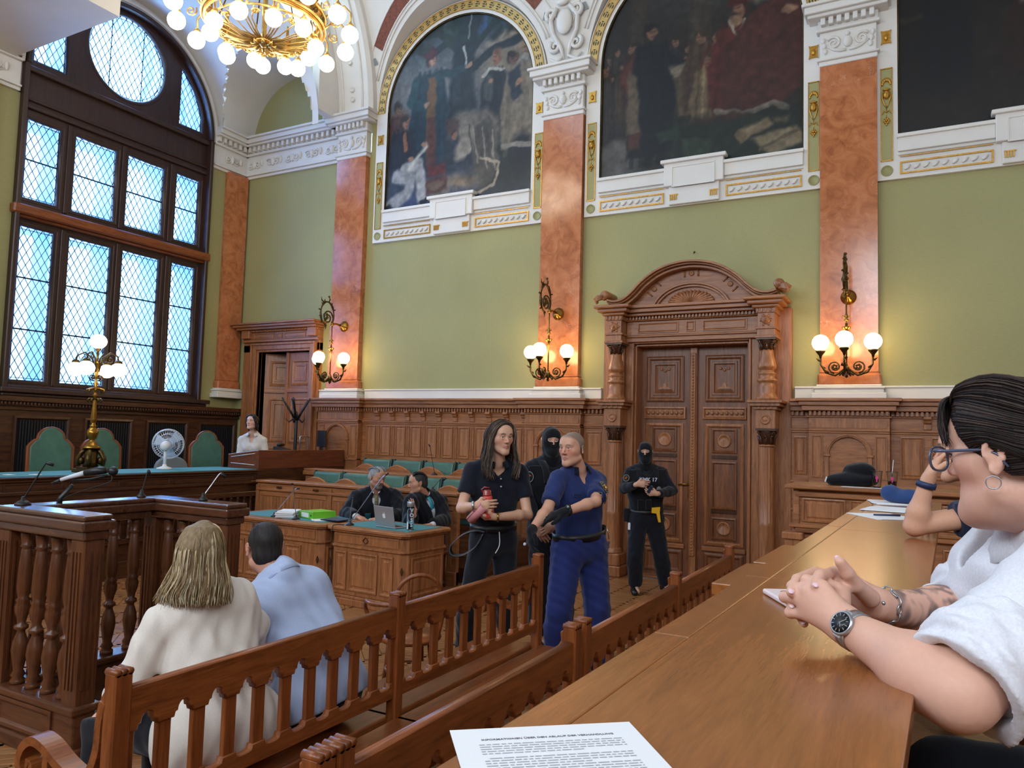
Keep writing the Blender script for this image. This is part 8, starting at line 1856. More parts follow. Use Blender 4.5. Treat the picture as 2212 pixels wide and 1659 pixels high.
def balaclava(p, res=0.006):
    h = p.h; lo = [h.o[d]-0.17 for d in range(3)]; hi = [h.o[d]+0.17 for d in range(3)]; lo[2] = h.o.z-0.24
    S_ = SDF(lo, hi, res); head_sdf(S_, h, 0.007, False, 1.05, 1.0, False); S_.cone(h(0, 0.085, 0.01), h(0, 0.105, -0.03), 0.013, 0.016, 0.02); S_.cone(h(0, -0.02, -0.06), p.J['neck']+p.tu*0.01, 0.07, 0.085, 0.03); S_.ell(h(0, 0.055, -0.09), (0.05*h.sc, 0.05*h.sc, 0.04*h.sc), h.ax(), 0.03)
    S_.folds(0.002, 40, 3); S_.ell(h(0, 0.105, 0.014), (0.053*h.sc, 0.055, 0.0205*h.sc), h.ax(), 0.006, 's'); return p.add('balaclava', S_, 'vest', 'black balaclava with an eye slit')
def vest(p, res=0.009):
    J = p.J; lo, hi = p.bounds(['shR', 'shL', 'waist', 'chest'], 0.2); S_ = SDF(lo, hi, res); p.torso(S_, 0.036, 0.04); S_.cut(J['waist']-p.tu*0.02, -p.tu); S_.cut(J['shR'].lerp(J['shL'], 0.5)+p.tu*0.045, p.tu)
    for q in 'RL': S_.cone(J['sh'+q]-p.tu*0.02+(J['sh'+q]-J['neck']).normalized()*0.05, J['sh'+q]-p.tu*0.16+(J['sh'+q]-J['neck']).normalized()*0.06, 0.075, 0.06, 0.02, 's')
    n = J['neck']; S_.cone(n-p.tu*0.04+p.tf*0.05, n+p.tu*0.12+p.tf*0.06, 0.08, 0.1, 0.02, 's'); S_.folds(0.003, 30, 8); v = p.add('vest', S_, 'vest')
    mb = MB()
    for k in range(3):
        c = J['waist']+p.tu*0.05+p.tr*(0.09*(k-1))+p.tf*(0.155-0.02*abs(k-1)); mb.obox(c, (0.075, 0.035, 0.12), Matrix((p.tr, p.tf, p.tu)).transposed())
    mb.build('pouch', M['vest'], p.root, bevel=0.01, seg=2)
    for s in (-1, 1): ribbon_part('shoulder_strap', spline([tuple(J['neck']+p.tr*s*0.10-p.tu*0.17+p.tf*0.15), tuple(J['neck']+p.tr*s*0.10-p.tu*0.06+p.tf*0.12), tuple(J['neck']+p.tr*s*0.11+p.tu*0.012+p.tf*0.03), tuple(J['neck']+p.tr*s*0.11-p.tu*0.03-p.tf*0.09)], 5), p.tr, 0.06, 'tactical', p.root, 0.012)
    return v
def officer(key, label, look, HRv, HLv, sleeves=True, res=0.011):
    JN[key]['look'] = look; p = Fig(key, label, JN[key], sc=1.03, bulk=1.06, grp=None); J = p.J
    p.skin(res, 0.006, {'R': HRv, 'L': HLv}, (206, 158, 134), facekw=dict(brow=(80, 62, 50)), hres=0.0062); eyes(p.root, p.h, (60, 60, 60)); balaclava(p)
    p.shirt('tactical', long=True, res=0.010, g=0.016, fold=0.005, name='jacket', cuff=0.93, hem=J['pelvis']); p.trousers('tactical', 0.011, 0.96, 0.020, 0.020, 0.006, seed=5); p.shoes(); vest(p); belt(p, 'black', 0.030, 0.05); return p
p = officer('officer_door', 'masked officer in black with KMK 17 on the vest, standing before the carved door', (-0.9, 2.2, 1.70), dict(d=Vector((0.86, 0.40, 0.10)), pn=Vector((-0.4, 0.9, -0.1)), th=Z_, curl=(0.35, 0.4, 0.45, 0.5)), dict(d=Vector((-0.84, -0.36, 0.10)), pn=Vector((-0.3, 0.8, 0.3)), th=Z_, curl=(0.55, 0.6, 0.65, 0.7)))
bpy.context.view_layer.update(); J = p.J
b = press(cloth_of(p, ('vest',)), J['chest']+p.tu*0.04+p.tf*0.6+p.tr*0.0, -p.tf)
if b: link('vest_lettering', text_mesh('KMK 17', 0.062, b[0]+p.tf*0.006+p.tr*0.0-Z_*0.02, Vector((-p.tr.x, -p.tr.y, 0))*1.0 if False else Z_.cross(p.tf), Z_, 0.003, 'CENTER', 0.001), M['tape_white'], p.root, 'white lettering KMK 17')
sl = J['shR'].lerp(J['elR'], 0.3); badge_at(p, sl, sl-CAMF*0.5+p.tr*0.25, 'round', 0.075, 0.095)
sb = J['chest']-p.tr*0.115-p.tu*0.075+p.tf*0.185; mb = MB(); lp = [(0.034*math.cos(k*PI/8)*(1.0 if k % 2 == 0 else 0.82), 0.042*math.sin(k*PI/8)*(1.0 if k % 2 == 0 else 0.82)) for k in range(16)]; plate('service_badge', [lp], 0.003, sb, Z_.cross(p.tf), Z_, M['steel'], p.root, label='silver service badge')
yc = J['waist']-p.tr*0.075-p.tu*0.015+p.tf*0.185; M['yellow'] = plain('yellow_plastic', (222, 168, 24), 0.45); plate('yellow_pistol_grip', [[(-0.045, 0.03), (0.045, 0.04), (0.04, -0.02), (0.055, -0.13), (0.03, -0.13), (0.005, -0.03), (-0.05, -0.025)]], 0.012, yc, Z_.cross(p.tf), Z_, M['yellow'], p.root, 0.003, 'yellow stun gun on the belt')
MB().obox(J['hipR'].lerp(J['knR'], 0.12)+p.tr*0.11+p.tf*0.05, (0.03, 0.012, 0.085), Matrix.Identity(3)).build('white_tag', M['white'], p.root, bevel=0.006); MB().obox(J['hipR']+p.tr*0.13+Z_*0.08, (0.07, 0.09, 0.16), Matrix.Identity(3)).build('holster', M['vest'], p.root, bevel=0.02, seg=2); MB().obox(J['wrL']+Vector((-0.07, -0.05, 0.05)), (0.03, 0.05, 0.09), Matrix.Rotation(0.5, 3, 'Y')).build('radio', M['dark_blue'], p.root, bevel=0.006)
p = officer('officer_back', 'masked officer in black with an orange round sleeve badge, standing behind the guard', (-1.1, 3.55, 1.74), dict(d=Vector((0.5, 0.2, -0.8)), pn=Vector((-0.4, 0.9, 0)), th=-CAMF, curl=(0.3, 0.3, 0.3, 0.3)), dict(d=Vector((-0.7, -0.3, -0.5)), pn=Vector((-0.4, 0.9, 0)), th=-CAMF, curl=(0.3, 0.3, 0.3, 0.3)))
bpy.context.view_layer.update(); J = p.J; sl = J['shR'].lerp(J['elR'], 0.25); badge_at(p, sl, sl-CAMF*0.5+p.tr*0.10, 'round', 0.085, 0.10); c = J['chest']+p.tu*0.06-p.tr*-0.02; badge_at(p, c, c+p.tf*0.5, 'round', 0.05, 0.05, ('vest',))

def lawyer(key, label, look, hairc, hpts, hands, base, tie, skirt=None):
    JN[key]['look'] = look; p = Fig(key, label, JN[key], sc=0.98, bulk=1.05); J = p.J; h = p.h
    p.skin(0.011, 0.0055, hands, base, facekw=dict(brow=tuple(q*0.8 for q in hairc), stubble=0.25, hairline=None), headkw=dict(nose=1.15), hres=0.006, arms=('R', 'L')); eyes(p.root, h)
    V, F, c_ = hair_mass(h, [((0, -0.018, 0.044), (0.081, 0.099, 0.085)), ((0, -0.06, -0.01), (0.07, 0.055, 0.06))], [((0, 0.115, -0.015), (0.078, 0.085, 0.095)), ((0.0, 0.03, -0.075), (0.12, 0.05, 0.055))], [], 0.01, 0.006, hairc, amp=0.0018)
    gs = [[(x, 0.075-abs(x)*0.3, 0.088), (x*1.2, 0.03, 0.122), (x*1.4, -0.05, 0.115), (x*1.5, -0.10, 0.06)] for x in (-0.06, -0.03, 0, 0.03, 0.06)]
    hair_obj(p.root, [(V, F, c_), strands(W3(h, gs), 140, 0.003, 5, 0.005, 0.002, 3, (hairc, tuple(q*0.75 for q in hairc), tuple(min(255, q*1.2) for q in hairc)))], 'hair')
    p.shirt('white_shirt', long=True, res=0.010, g=0.006, fold=0.003, cuff=1.0)
    ax = (tuple(p.tr), tuple(p.tf), tuple(p.tu)); p.shirt('robe', long=True, res=0.009, g=0.034, fold=0.008, name='robe', cuff=0.80, hem=J['pelvis'], opening=lambda S_: (S_.ell(J['neck']+p.tf*0.09-p.tu*0.06, (0.05, 0.12, 0.06), ax, 0.01, 's'), S_.ell(J['neck']+p.tf*0.12-p.tu*0.15, (0.03, 0.11, 0.11), ax, 0.01, 's')), thick=1.25)
    p.collar('white_shirt', 0.066, 0.042, 0.35, flare=0.012)
    tb = J['neck']+p.tf*0.085; pts = spline([tuple(tb-p.tu*0.0), tuple(tb-p.tu*0.06+p.tf*0.045), tuple(tb-p.tu*0.14+p.tf*0.055), tuple(tb-p.tu*0.21+p.tf*0.05)], 4); ribbon_part('tie', pts, p.tr, 0.045, tie, p.root, 0.005)
    p.trousers('robe', 0.013, 0.95, 0.012, 0.012, 0.004); p.shoes()
    return p
M['tie_pattern'] = plain('patterned_tie', (120, 108, 80), 0.6, noise=0.55, nscale=60); M['tie_teal'] = plain('teal_tie', (44, 150, 170), 0.5); M['teal_lining'] = cloth('teal_lining', (20, 84, 96))
p = lawyer('lawyer_grey', 'grey-haired bearded lawyer in a black robe and patterned tie, bent over the desk', (-3.85, 7.02, 0.72), (170, 172, 176), None, {'R': dict(d=Vector((0.8, -0.1, -0.12)), pn=Vector((0, 0.2, -1)), th=Y_, curl=(0.4, 0.45, 0.5, 0.5)), 'L': dict(d=Vector((-0.5, -0.6, -0.05)), pn=Vector((0, 0.2, -1)), th=-Y_, curl=(0.3, 0.35, 0.4, 0.4))}, (190, 138, 114), 'tie_pattern'); J = p.J
S_ = SDF([p.h.o[d]-0.14 for d in range(3)], [p.h.o[d]+0.14 for d in range(3)], 0.005); h = p.h; S_.ell(h(0, 0.078, -0.098), (0.036, 0.026, 0.026), h.ax(), 0.01); S_.cone(h(-0.028, 0.09, -0.05), h(0.028, 0.09, -0.05), 0.009, 0.009, 0.008); 
for s in (-1, 1): S_.cone(h(s*0.05, 0.03, -0.07), h(s*0.02, 0.078, -0.098), 0.014, 0.016, 0.012); S_.cone(h(s*0.027, 0.088, -0.052), h(s*0.03, 0.078, -0.09), 0.009, 0.012, 0.01)
S_.folds(0.002, 90, 2); V, F = S_.arrays(1); link('beard', mesh_arrays('beard', V, F, srgb_lin(np.tile(np.array((128, 122, 118.0)), (len(V), 1)))), M['hair'], p.root, 'short grey beard')
for q in 'RL': w = J['wr'+q]; ringband('shirt_cuff', w-(w-J['el'+q]).normalized()*0.035, w-J['el'+q], 0.033, 0.05, 0.006, 'white_shirt', p.root)
ribbon_part('robe_lining', spline([tuple(J['chest']+p.tf*0.155+p.tr*0.10-p.tu*0.02), tuple(J['chest']+p.tf*0.16+p.tr*0.10-p.tu*0.10), tuple(J['waist']+p.tf*0.17+p.tr*0.09)], 4), p.tr, 0.07, 'teal_lining', p.root, 0.01)
p2 = lawyer('lawyer_dark', 'dark-haired lawyer in a black robe and teal tie, hand raised, leaning to the colleague', (-6.47, 5.95, 1.02), (58, 56, 56), None, {'R': dict(d=Vector((-0.12, -0.15, 0.95)), pn=Vector((-0.9, 0.2, 0.1)), th=Y_, curl=(0.12, 0.15, 0.2, 0.25)), 'L': dict(d=Vector((-0.6, -0.5, -0.05)), pn=Vector((0, 0.2, -1)), th=-Y_, curl=(0.3, 0.35, 0.4, 0.4))}, (196, 142, 116), 'tie_teal'); J = p2.J
w = J['wrR']; ringband('wristwatch', w-Z_*0.0+(w-J['elR']).normalized()*-0.012, w-J['elR'], 0.031, 0.018, 0.005, 'brass', p2.root, 'gold wristwatch')
for q in ((J['pelvis'] if False else Vector(JN['lawyer_grey']['pelvis'])), Vector(JN['lawyer_dark']['pelvis'])):
    t = thing('desk_chair', 'plain wooden chair under the %s lawyer behind the counsel desks' % ('grey-haired' if q.x < -5.6 else 'dark-haired'), 'chair', (q.x, q.y, 0), 0.0, None)
    zt = q.z-0.125; MB().box(-0.2, 0.2, -0.12, 0.12, zt-0.04, zt).build('seat', M['bench_y'], t, bevel=0.01)
    for a in (-0.17, 0.17):
        for b_ in (-0.10, 0.10): MB().lathe([(0.016, 0), (0.02, zt-0.04)], (a, b_, 0), 8).build('leg', M['bench_z'], t)

JN['clerk']['look'] = (-8.55, 5.6, 2.35); K = JN['clerk']
for k in list(K):
    if k in ('anR', 'anL'): K[k] = (K[k][0], K[k][1], PODZ+0.08)
p = Fig('clerk', 'dark-haired woman in a white blouse standing behind the clerk desk', K, sc=0.88, fem=1.0, head_sc=0.93); J = p.J; h = p.h
p.skin(0.011, 0.006, {'R': dict(d=Vector((0.3, 0, -0.9)), pn=Vector((1, 0, 0)), th=-Y_, s=0.9), 'L': dict(d=Vector((-0.1, 0.2, -0.9)), pn=Vector((-1, 0, 0)), th=-Y_, s=0.9)}, (216, 172, 150), facekw=dict(lips=(176, 84, 84), brow=(50, 38, 34)), hres=0.008); eyes(p.root, h)
gs = [[(s*0.01, 0.06, 0.115), (s*0.06, 0.06, 0.09), (s*0.086, 0.035, 0.02), (s*0.09, 0.0, -0.06), (s*0.085, -0.05, -0.12)] for s in (-1, 1)]+[[(0, -0.02, 0.125), (0.05, -0.07, 0.1), (0.08, -0.11, 0.03), (0.07, -0.13, -0.06), (0.05, -0.12, -0.15)]]
hair_obj(p.root, [hair_mass(h, [((0, -0.025, 0.045), (0.088, 0.108, 0.09)), ((0.02, -0.13, 0.03), (0.06, 0.05, 0.06)), ((0.05, -0.10, -0.07), (0.06, 0.05, 0.08))], [((0, 0.12, -0.02), (0.064, 0.085, 0.10))], gs, 0.02, 0.006, (42, 30, 34), amp=0.003), strands(W3(h, gs), 120, 0.004, 3, 0.01, 0.008, 4, ((46, 32, 36), (60, 40, 42)))], 'hair')
p.shirt('cream_shirt', long=True, res=0.009, g=0.014, fold=0.005, name='blouse', hem=J['pelvis'].lerp(J['waist'], -0.2), opening=lambda S_: S_.ell(J['neck']+p.tf*0.08-p.tu*0.05, (0.03, 0.06, 0.08), (tuple(p.tr), tuple(p.tf), tuple(p.tu)), 0.008, 's')); p.collar('cream_shirt', 0.062, 0.028, 0.55, flare=0.03); p.trousers('jeans', 0.013, 0.97); p.shoes()
mb = MB()
for k in range(4): mb.ball(J['chest']+p.tf*0.135+p.tu*(0.03-0.06*k)+p.tf*(0.01 if k < 2 else -0.005), (0.007, 0.007, 0.007), 6, 5)
mb.build('button', M['white'], p.root); MB().ball(h(0.082, -0.01, -0.035), 0.007, 6, 5).build('earring', M['steel'], p.root)

K = JN['blonde']; K['look'] = (-3.88, 4.90, 1.15); K.update(hipL=(-2.60, 2.10, 0.60), hipR=(-2.57, 2.33, 0.59), knL=(-3.02, 2.06, 0.56), knR=(-3.02, 2.34, 0.55), anL=(-3.02, 2.08, 0.09), anR=(-3.04, 2.36, 0.09), elL=(-2.74, 1.95, 0.76), elR=(-2.72, 2.55, 0.74), wrL=(-2.95, 2.06, 0.68), wrR=(-2.94, 2.42, 0.67), waist=(-2.55, 2.21, 0.80), pelvis=(-2.50, 2.20, 0.60))
p = Fig('blonde', 'blonde person in a loose white shirt seated on the slatted bench, seen from behind', K, sc=0.97, fem=0.6, bulk=1.12, head_sc=0.98); J = p.J; h = p.h
p.skin(0.011, 0.005, {'L': dict(d=Vector((-0.8, 0.4, -0.2)), pn=-Z_, th=Y_), 'R': dict(d=Vector((-0.8, -0.4, -0.2)), pn=-Z_, th=-Y_)}, (216, 168, 142), facekw=dict(brow=(150, 124, 94)), hres=0.007); eyes(p.root, h)
gs = []
for a in range(13):
    t_ = -1+2*a/12; s = 1 if t_ > 0 else -1; w = abs(t_)
    ax_, ay_ = math.sin(t_*2.1), -math.cos(t_*2.1); fl = 0.045*w
    gs.append([(s*0.008, -0.02+0.04*w, 0.127), (ax_*0.055, ay_*0.07-0.01, 0.106), (ax_*0.082, ay_*0.104-0.012, 0.045), (ax_*0.088, ay_*0.112-0.012, -0.025), (ax_*(0.094+fl*0.5), ay_*0.112-0.02, -0.085), (ax_*(0.094+fl*0.8)-0.014*(s < 0), ay_*0.106-0.03, -0.135), (ax_*(0.094+fl)-0.028*(s < 0)*w, ay_*0.100-0.035, -0.175)])
gs = gs[1:-1]
hair_obj(p.root, [hair_mass(h, [((0, -0.02, 0.045), (0.086, 0.106, 0.09))], [((0, 0.12, -0.03), (0.062, 0.085, 0.115))], gs[1:-1], 0.011, 0.006, (150, 126, 94)), strands(W3(h, gs), 900, 0.0034, 21, 0.007, 0.007, 4, ((222, 200, 156), (196, 168, 124), (232, 216, 186), (158, 128, 88), (124, 94, 64)), 0.3, h.o, 0.010)], 'hair', 'shoulder-length blonde hair')
p.shirt('linen', long=True, res=0.0085, g=0.024, fold=0.008, hem=Vector((-2.5, 2.2, 0.50)), loose=0.035, dirs=[(0.2, 1, 0.2), (0.1, 0.8, -0.4), (0, 1, 0.6), (0.3, 0.5, 0.1)], cuff=0.9, neck=-0.002); p.collar('linen', 0.066, 0.03, 0.6); p.trousers('jeans', 0.012, 0.97, top=Vector((-2.5, 2.2, 0.72))); p.shoes()
K = JN['blueman']; K['look'] = (-5.2, 4.4, 0.80); K.update(hipL=(-2.50, 2.62, 0.585), hipR=(-2.47, 2.86, 0.585), knL=(-2.96, 2.56, 0.54), knR=(-2.95, 2.98, 0.54), anL=(-2.93, 2.56, 0.09), anR=(-2.92, 3.0, 0.09), elL=(-2.96, 2.60, 0.70), elR=(-2.93, 3.04, 0.68), wrL=(-3.12, 2.74, 0.62), wrR=(-3.12, 2.92, 0.60), pelvis=(-2.46, 2.74, 0.60), waist=(-2.51, 2.75, 0.76))
p = Fig('blueman', 'dark-haired person in a pale blue shirt leaning forward on the slatted bench', K, sc=1.04, bulk=1.16, head_sc=1.0); J = p.J; h = p.h
p.skin(0.011, 0.005, {'L': dict(d=Vector((-0.4, 0.8, -0.3)), pn=Vector((0.3, 0.2, -0.8)), th=Z_), 'R': dict(d=Vector((-0.4, -0.8, -0.2)), pn=Vector((0.3, -0.2, -0.8)), th=Z_)}, (200, 146, 122), facekw=dict(brow=(52, 42, 36)), hres=0.007); eyes(p.root, h)
gs = [[(x, 0.07, 0.10), (x*1.3, 0.0, 0.128), (x*1.5, -0.07, 0.10), (x*1.5, -0.112, 0.03), (x*1.3, -0.11, -0.03), (x, -0.085, -0.075)] for x in (-0.06, -0.04, -0.015, 0.015, 0.04, 0.06)]
hair_obj(p.root, [hair_mass(h, [((0, -0.018, 0.042), (0.081, 0.100, 0.086)), ((0, -0.055, -0.025), (0.068, 0.052, 0.06))], [((0, 0.115, -0.015), (0.085, 0.085, 0.10)), ((0.085, 0.0, -0.03), (0.02, 0.05, 0.06)), ((-0.085, 0.0, -0.03), (0.02, 0.05, 0.06))], [], 0.01, 0.005, (46, 40, 40), amp=0.0016), strands(W3(h, gs), 20, 0.001, 9, 0.004, 0.001, 3, ((44, 38, 38),))], 'hair', 'short dark hair')
p.shirt('pale_shirt', long=True, res=0.0085, g=0.022, fold=0.006, hem=Vector((-2.45, 2.74, 0.53)), loose=0.02, dirs=[(0.2, 0.6, 0.7), (0.3, 1, 0.3), (0.1, 0.3, 1)], cuff=0.75); p.collar('pale_shirt', 0.068, 0.034, 0.3); p.trousers('jeans', 0.012, 0.97, top=Vector((-2.46, 2.74, 0.66))); p.shoes()
K = JN['woman']; hd = Vector(K['head']); K['look'] = tuple(hd+Vector((-1.23, 0.86, -0.10)))
p = Fig('woman', 'woman with glasses in a white shirt, hands clasped on the honey oak desktop', K, sc=0.95, fem=0.5, bulk=1.05, head_sc=0.93); J = p.J; h = p.h
p.tr = (J['shR']-J['shL']).normalized(); p.tf = Vector((-1, 0.1, 0)).normalized(); p.tu = Vector((-0.25, -0.12, 0.95)).normalized()
fine = [(tuple(hd-Vector((0.14, 0.14, 0.17))), tuple(hd+Vector((0.14, 0.14, 0.15))), 0.0032), (tuple(J['kLm']-Vector((0.11, 0.16, 0.10))), tuple(J['kLm']+Vector((0.12, 0.18, 0.10))), 0.0026)]
S_ = SDF([-0.32, 0.78, 1.42], [0.55, 1.75, 1.96], 0.0075, fine)
p.torso(S_, -0.012)
for q in 'RL':
    e, w = J['el'+q], J['wr'+q]; S_.cone(J['sh'+q], e, 0.058, 0.047, 0.03); m = e.lerp(w, 0.30); S_.cone(e, m, 0.045, 0.046, 0.02); S_.cone(m, w, 0.046, 0.0265, 0.03)
S_.cone(h(0, -0.03, -0.06), J['neck'], 0.052, 0.062, 0.03); head_sdf(S_, h, jaw=1.0, nose=0.95, lp=-0.002)
S_.ell(h(0, 0.035, -0.085), (0.045, 0.045, 0.035), h.ax(), 0.03)
# left hand: palm and knuckles, fingers going round behind
wl = J['wrL']
for q, r in (('kLi', 0.0115), ('kLm', 0.0125), ('kLr', 0.012), ('kLp', 0.0105)): S_.cone(wl+(J[q]-wl)*0.1, J[q], 0.021, r, 0.016)
for q, a, b_, c_ in (('kLi', (-0.028, 0.026, 0.004), (-0.006, 0.046, 0.0), (0.016, 0.05, -0.004)), ('kLm', (-0.03, 0.026, 0.0), (-0.01, 0.05, -0.003), (0.014, 0.055, -0.006)), ('kLr', (-0.03, 0.024, -0.003), (-0.012, 0.048, -0.006), (0.01, 0.054, -0.008)), ('kLp', (-0.026, 0.02, -0.005), (-0.010, 0.04, -0.008), (0.008, 0.046, -0.01))):
    k0 = J[q]; S_.chain([k0, k0+Vector(a), k0+Vector(b_), k0+Vector(c_)], [0.0098, 0.0092, 0.0085, 0.0078], 0.004)
S_.chain([J['u0'], J['u1'], J['u2'], J['u3']], [0.016, 0.012, 0.0105, 0.0085], 0.006)
# right hand behind, its fingers folded over the left hand's knuckles
wr = J['wrR']
for f_, r in (('i', 0.0105), ('m', 0.0108), ('r', 0.0102), ('p', 0.009)):
    S_.cone(wr+(J[f_+'0']-wr)*0.2, J[f_+'0'], 0.02, 0.0125, 0.014); S_.chain([J[f_+str(i)] for i in range(4)], [r, r*0.98, r*0.93, r*0.8], 0.0028)
S_.chain([J['t0'], J['t1'], J['t2'], J['t3']], [0.0165, 0.0125, 0.0108, 0.009], 0.005)
def colw(V):
    c = face_color(V, h, (222, 172, 150), lips=(190, 106, 100), brow=(66, 50, 44)); a, b_ = np.array(J['elR']), np.array(J['wrR']); d = b_-a; t_ = ((V-a)@d)/(d@d); dist = np.linalg.norm(V-a-np.clip(t_, 0, 1)[:, None]*d, axis=1)
    n = vnoise(V[:, 0]*2+V[:, 2], V[:, 1]*2-V[:, 2], 18, 5)*0.6+vnoise(V[:, 0]*3-V[:, 2], V[:, 1]*3, 40, 6)*0.4; m = np.clip((n-0.36)*5, 0, 1)*np.clip((0.94-t_)*12, 0, 1)*np.clip((t_+0.3)*8, 0, 1)*(dist < 0.062)*(V[:, 1] > 1.22); m = m*0.72
    return c*(1-m[:, None])+np.array([0.045, 0.045, 0.06])*m[:, None]
p.add('body', S_, 'skin', None, 1, colw); eyes(p.root, h, (70, 56, 44))
M['nail'] = plain('pale_nail_varnish', (232, 196, 204), 0.15, coat=0.6)
for f_, r in (('i', 0.0088), ('m', 0.009), ('r', 0.0085), ('p', 0.0075), ('t', 0.009)):
    a, b_ = J[f_+'2'], J[f_+'3']; d = (b_-a).normalized(); out = (Vector((0, 0, 1.8))-b_).normalized(); out = (out-d*out.dot(d)).normalized()+(Z_*0.5 if f_ in 'im' else Vector()); out = (out-d*out.dot(d)).normalized(); sd = d.cross(out)
    if f_ == 't': out = -CAMR*0.2+Vector((-0.3, 0.3, 0.5)); out = (out-d*out.dot(d)).normalized(); sd = d.cross(out)
    MB().ball(b_+d*r*0.35+out*r*0.52, (r*0.62, r*0.95, r*0.36), 10, 7, Matrix((sd, d, out)).transposed()).build('fingernail', M['nail'], p.root)
# hair
gs = [[(-0.030, 0.088, 0.092), (-0.060, 0.060, 0.100), (-0.082, 0.0, 0.085), (-0.075, -0.07, 0.060), (-0.03, -0.13, 0.04)], [(-0.060, 0.070, 0.068), (-0.078, 0.045, 0.065), (-0.090, -0.01, 0.052), (-0.078, -0.075, 0.035), (-0.03, -0.13, 0.03)], [(-0.074, 0.050, 0.036), (-0.083, 0.030, 0.036), (-0.090, -0.01, 0.036), (-0.078, -0.075, 0.015), (-0.03, -0.13, 0.015)], [(-0.076, 0.030, 0.012), (-0.083, 0.012, 0.020), (-0.088, -0.02, 0.018), (-0.072, -0.08, -0.01), (-0.025, -0.125, 0.0)], [(-0.070, -0.035, -0.035), (-0.068, -0.06, -0.035), (-0.060, -0.085, -0.03), (-0.045, -0.105, -0.015), (-0.02, -0.12, 0.0)]]
gt = [[(x, 0.088-abs(x)*0.3, 0.095), (x*1.2, 0.05, 0.124), (x*1.3, -0.02, 0.134), (x*1.1, -0.09, 0.105), (x*0.4, -0.135, 0.05)] for x in (0.06, 0.035, 0.0, -0.035, -0.06)]
gb = [[(x*0.7, 0.075, 0.112), (x, 0.098-abs(x)*0.25, 0.10), (x*1.05, 0.107-abs(x)*0.35, 0.07), (x*1.1, 0.108-abs(x)*0.40, 0.045), (x*1.12, 0.104-abs(x)*0.42, 0.022)] for x in (-0.068, -0.05, -0.025, 0.0, 0.03, 0.06)]
DK = ((42, 32, 30), (54, 42, 38), (34, 27, 28), (66, 52, 46))
hair_obj(p.root, [hair_mass(h, [((0, -0.020, 0.046), (0.085, 0.104, 0.088)), ((0, -0.135, 0.035), (0.045, 0.04, 0.045))], [((0, 0.118, -0.02), (0.07, 0.085, 0.098)), ((-0.085, 0.03, -0.03), (0.03, 0.07, 0.050)), ((0.085, 0.03, -0.03), (0.03, 0.07, 0.050)), ((0, 0.0, -0.09), (0.1, 0.07, 0.075))], [], 0.01, 0.0045, (34, 26, 26), amp=0.001), strands(W3(h, gt+gs), 1000, 0.0024, 31, 0.0022, 0.0008, 4, DK, 0.6), strands(W3(h, gb), 170, 0.0020, 33, 0.003, 0.002, 4, DK, 0.15)], 'hair', 'dark brown hair tied back with a fringe')
# glasses
M['frame_blue'] = plain('grey_blue_acetate', (70, 78, 104), 0.2, coat=0.5); M['lens'] = clear('spectacle_lens', (0.97, 0.98, 1.0), 0.01, 1.05)
mb = MB()
for s in (-1, 1):
    rim = []
    for k in range(28):
        a = 2*PI*k/28; c_, s_ = math.cos(a), math.sin(a); q = (abs(c_)**2.6+abs(s_)**2.6)**(-1/2.6); rim.append(h(s*0.034+0.027*q*c_, 0.118-0.14*(abs(0.034+s*0.027*q*c_*1.0 if s > 0 else 0.034-0.027*q*c_))**1.6, -0.002+0.022*q*s_))
    mb.tube(rim, 0.0022, 6, closed=True)
    mb.tube([h(s*0.061, 0.108, 0.010), h(s*0.070, 0.100, 0.012), h(s*0.079, 0.070, 0.010), h(s*0.083, 0.0, 0.010), h(s*0.083, -0.02, 0.002), h(s*0.080, -0.035, -0.02)], [0.0032, 0.0032, 0.0026, 0.0024, 0.0024, 0.002], 6)
mb.tube([h(-0.008, 0.117, 0.006), h(0, 0.119, 0.009), h(0.008, 0.117, 0.006)], 0.0022, 6); gl = mb.build('glasses_frame', M['frame_blue'], p.root, 'grey-blue spectacle frame')
ringband('hoop_earring', h(-0.086, -0.012, -0.046), h.f*0.3+h.r*0.7+h.u*0.1, 0.0095, 0.0022, 0.0016, 'steel', p.root, 'silver hoop earring')
# shirt with a rolled sleeve
ax = (tuple(p.tr), tuple(p.tf), tuple(p.tu)); S_ = SDF([-0.12, 0.80, 1.30], [0.60, 1.85, 1.80], 0.0055); p.torso(S_, 0.016)
ell_, elr = J['shL'].lerp(J['elL'], 0.90), J['shR'].lerp(J['elR'], 0.93); S_.cone(J['shL'], ell_, 0.078, 0.074, 0.03, cap=0.0); S_.cone(J['shR'], elr, 0.075, 0.068, 0.03, cap=0.0)
S_.ell(J['chest']+Vector((-0.06, -0.02, 0.02)), (0.14, 0.16, 0.13), None, 0.06)
S_.folds(0.0065, 30, 12, [(0.7, 0.2, 0.7), (0.2, 0.8, 0.6), (1, -0.4, 0.3)]); n_ = J['neck']; S_.cone(n_-p.tu*0.03+p.tf*0.01, n_+p.tu*0.14+p.tf*0.03, 0.066, 0.078, 0.01, 's'); S_.ell(n_+p.tf*0.08-p.tu*0.04, (0.03, 0.06, 0.07), ax, 0.01, 's')
p.add('shirt', S_, 'white_shirt'); p.collar('white_shirt', 0.072, 0.036, 0.55, flare=0.03)
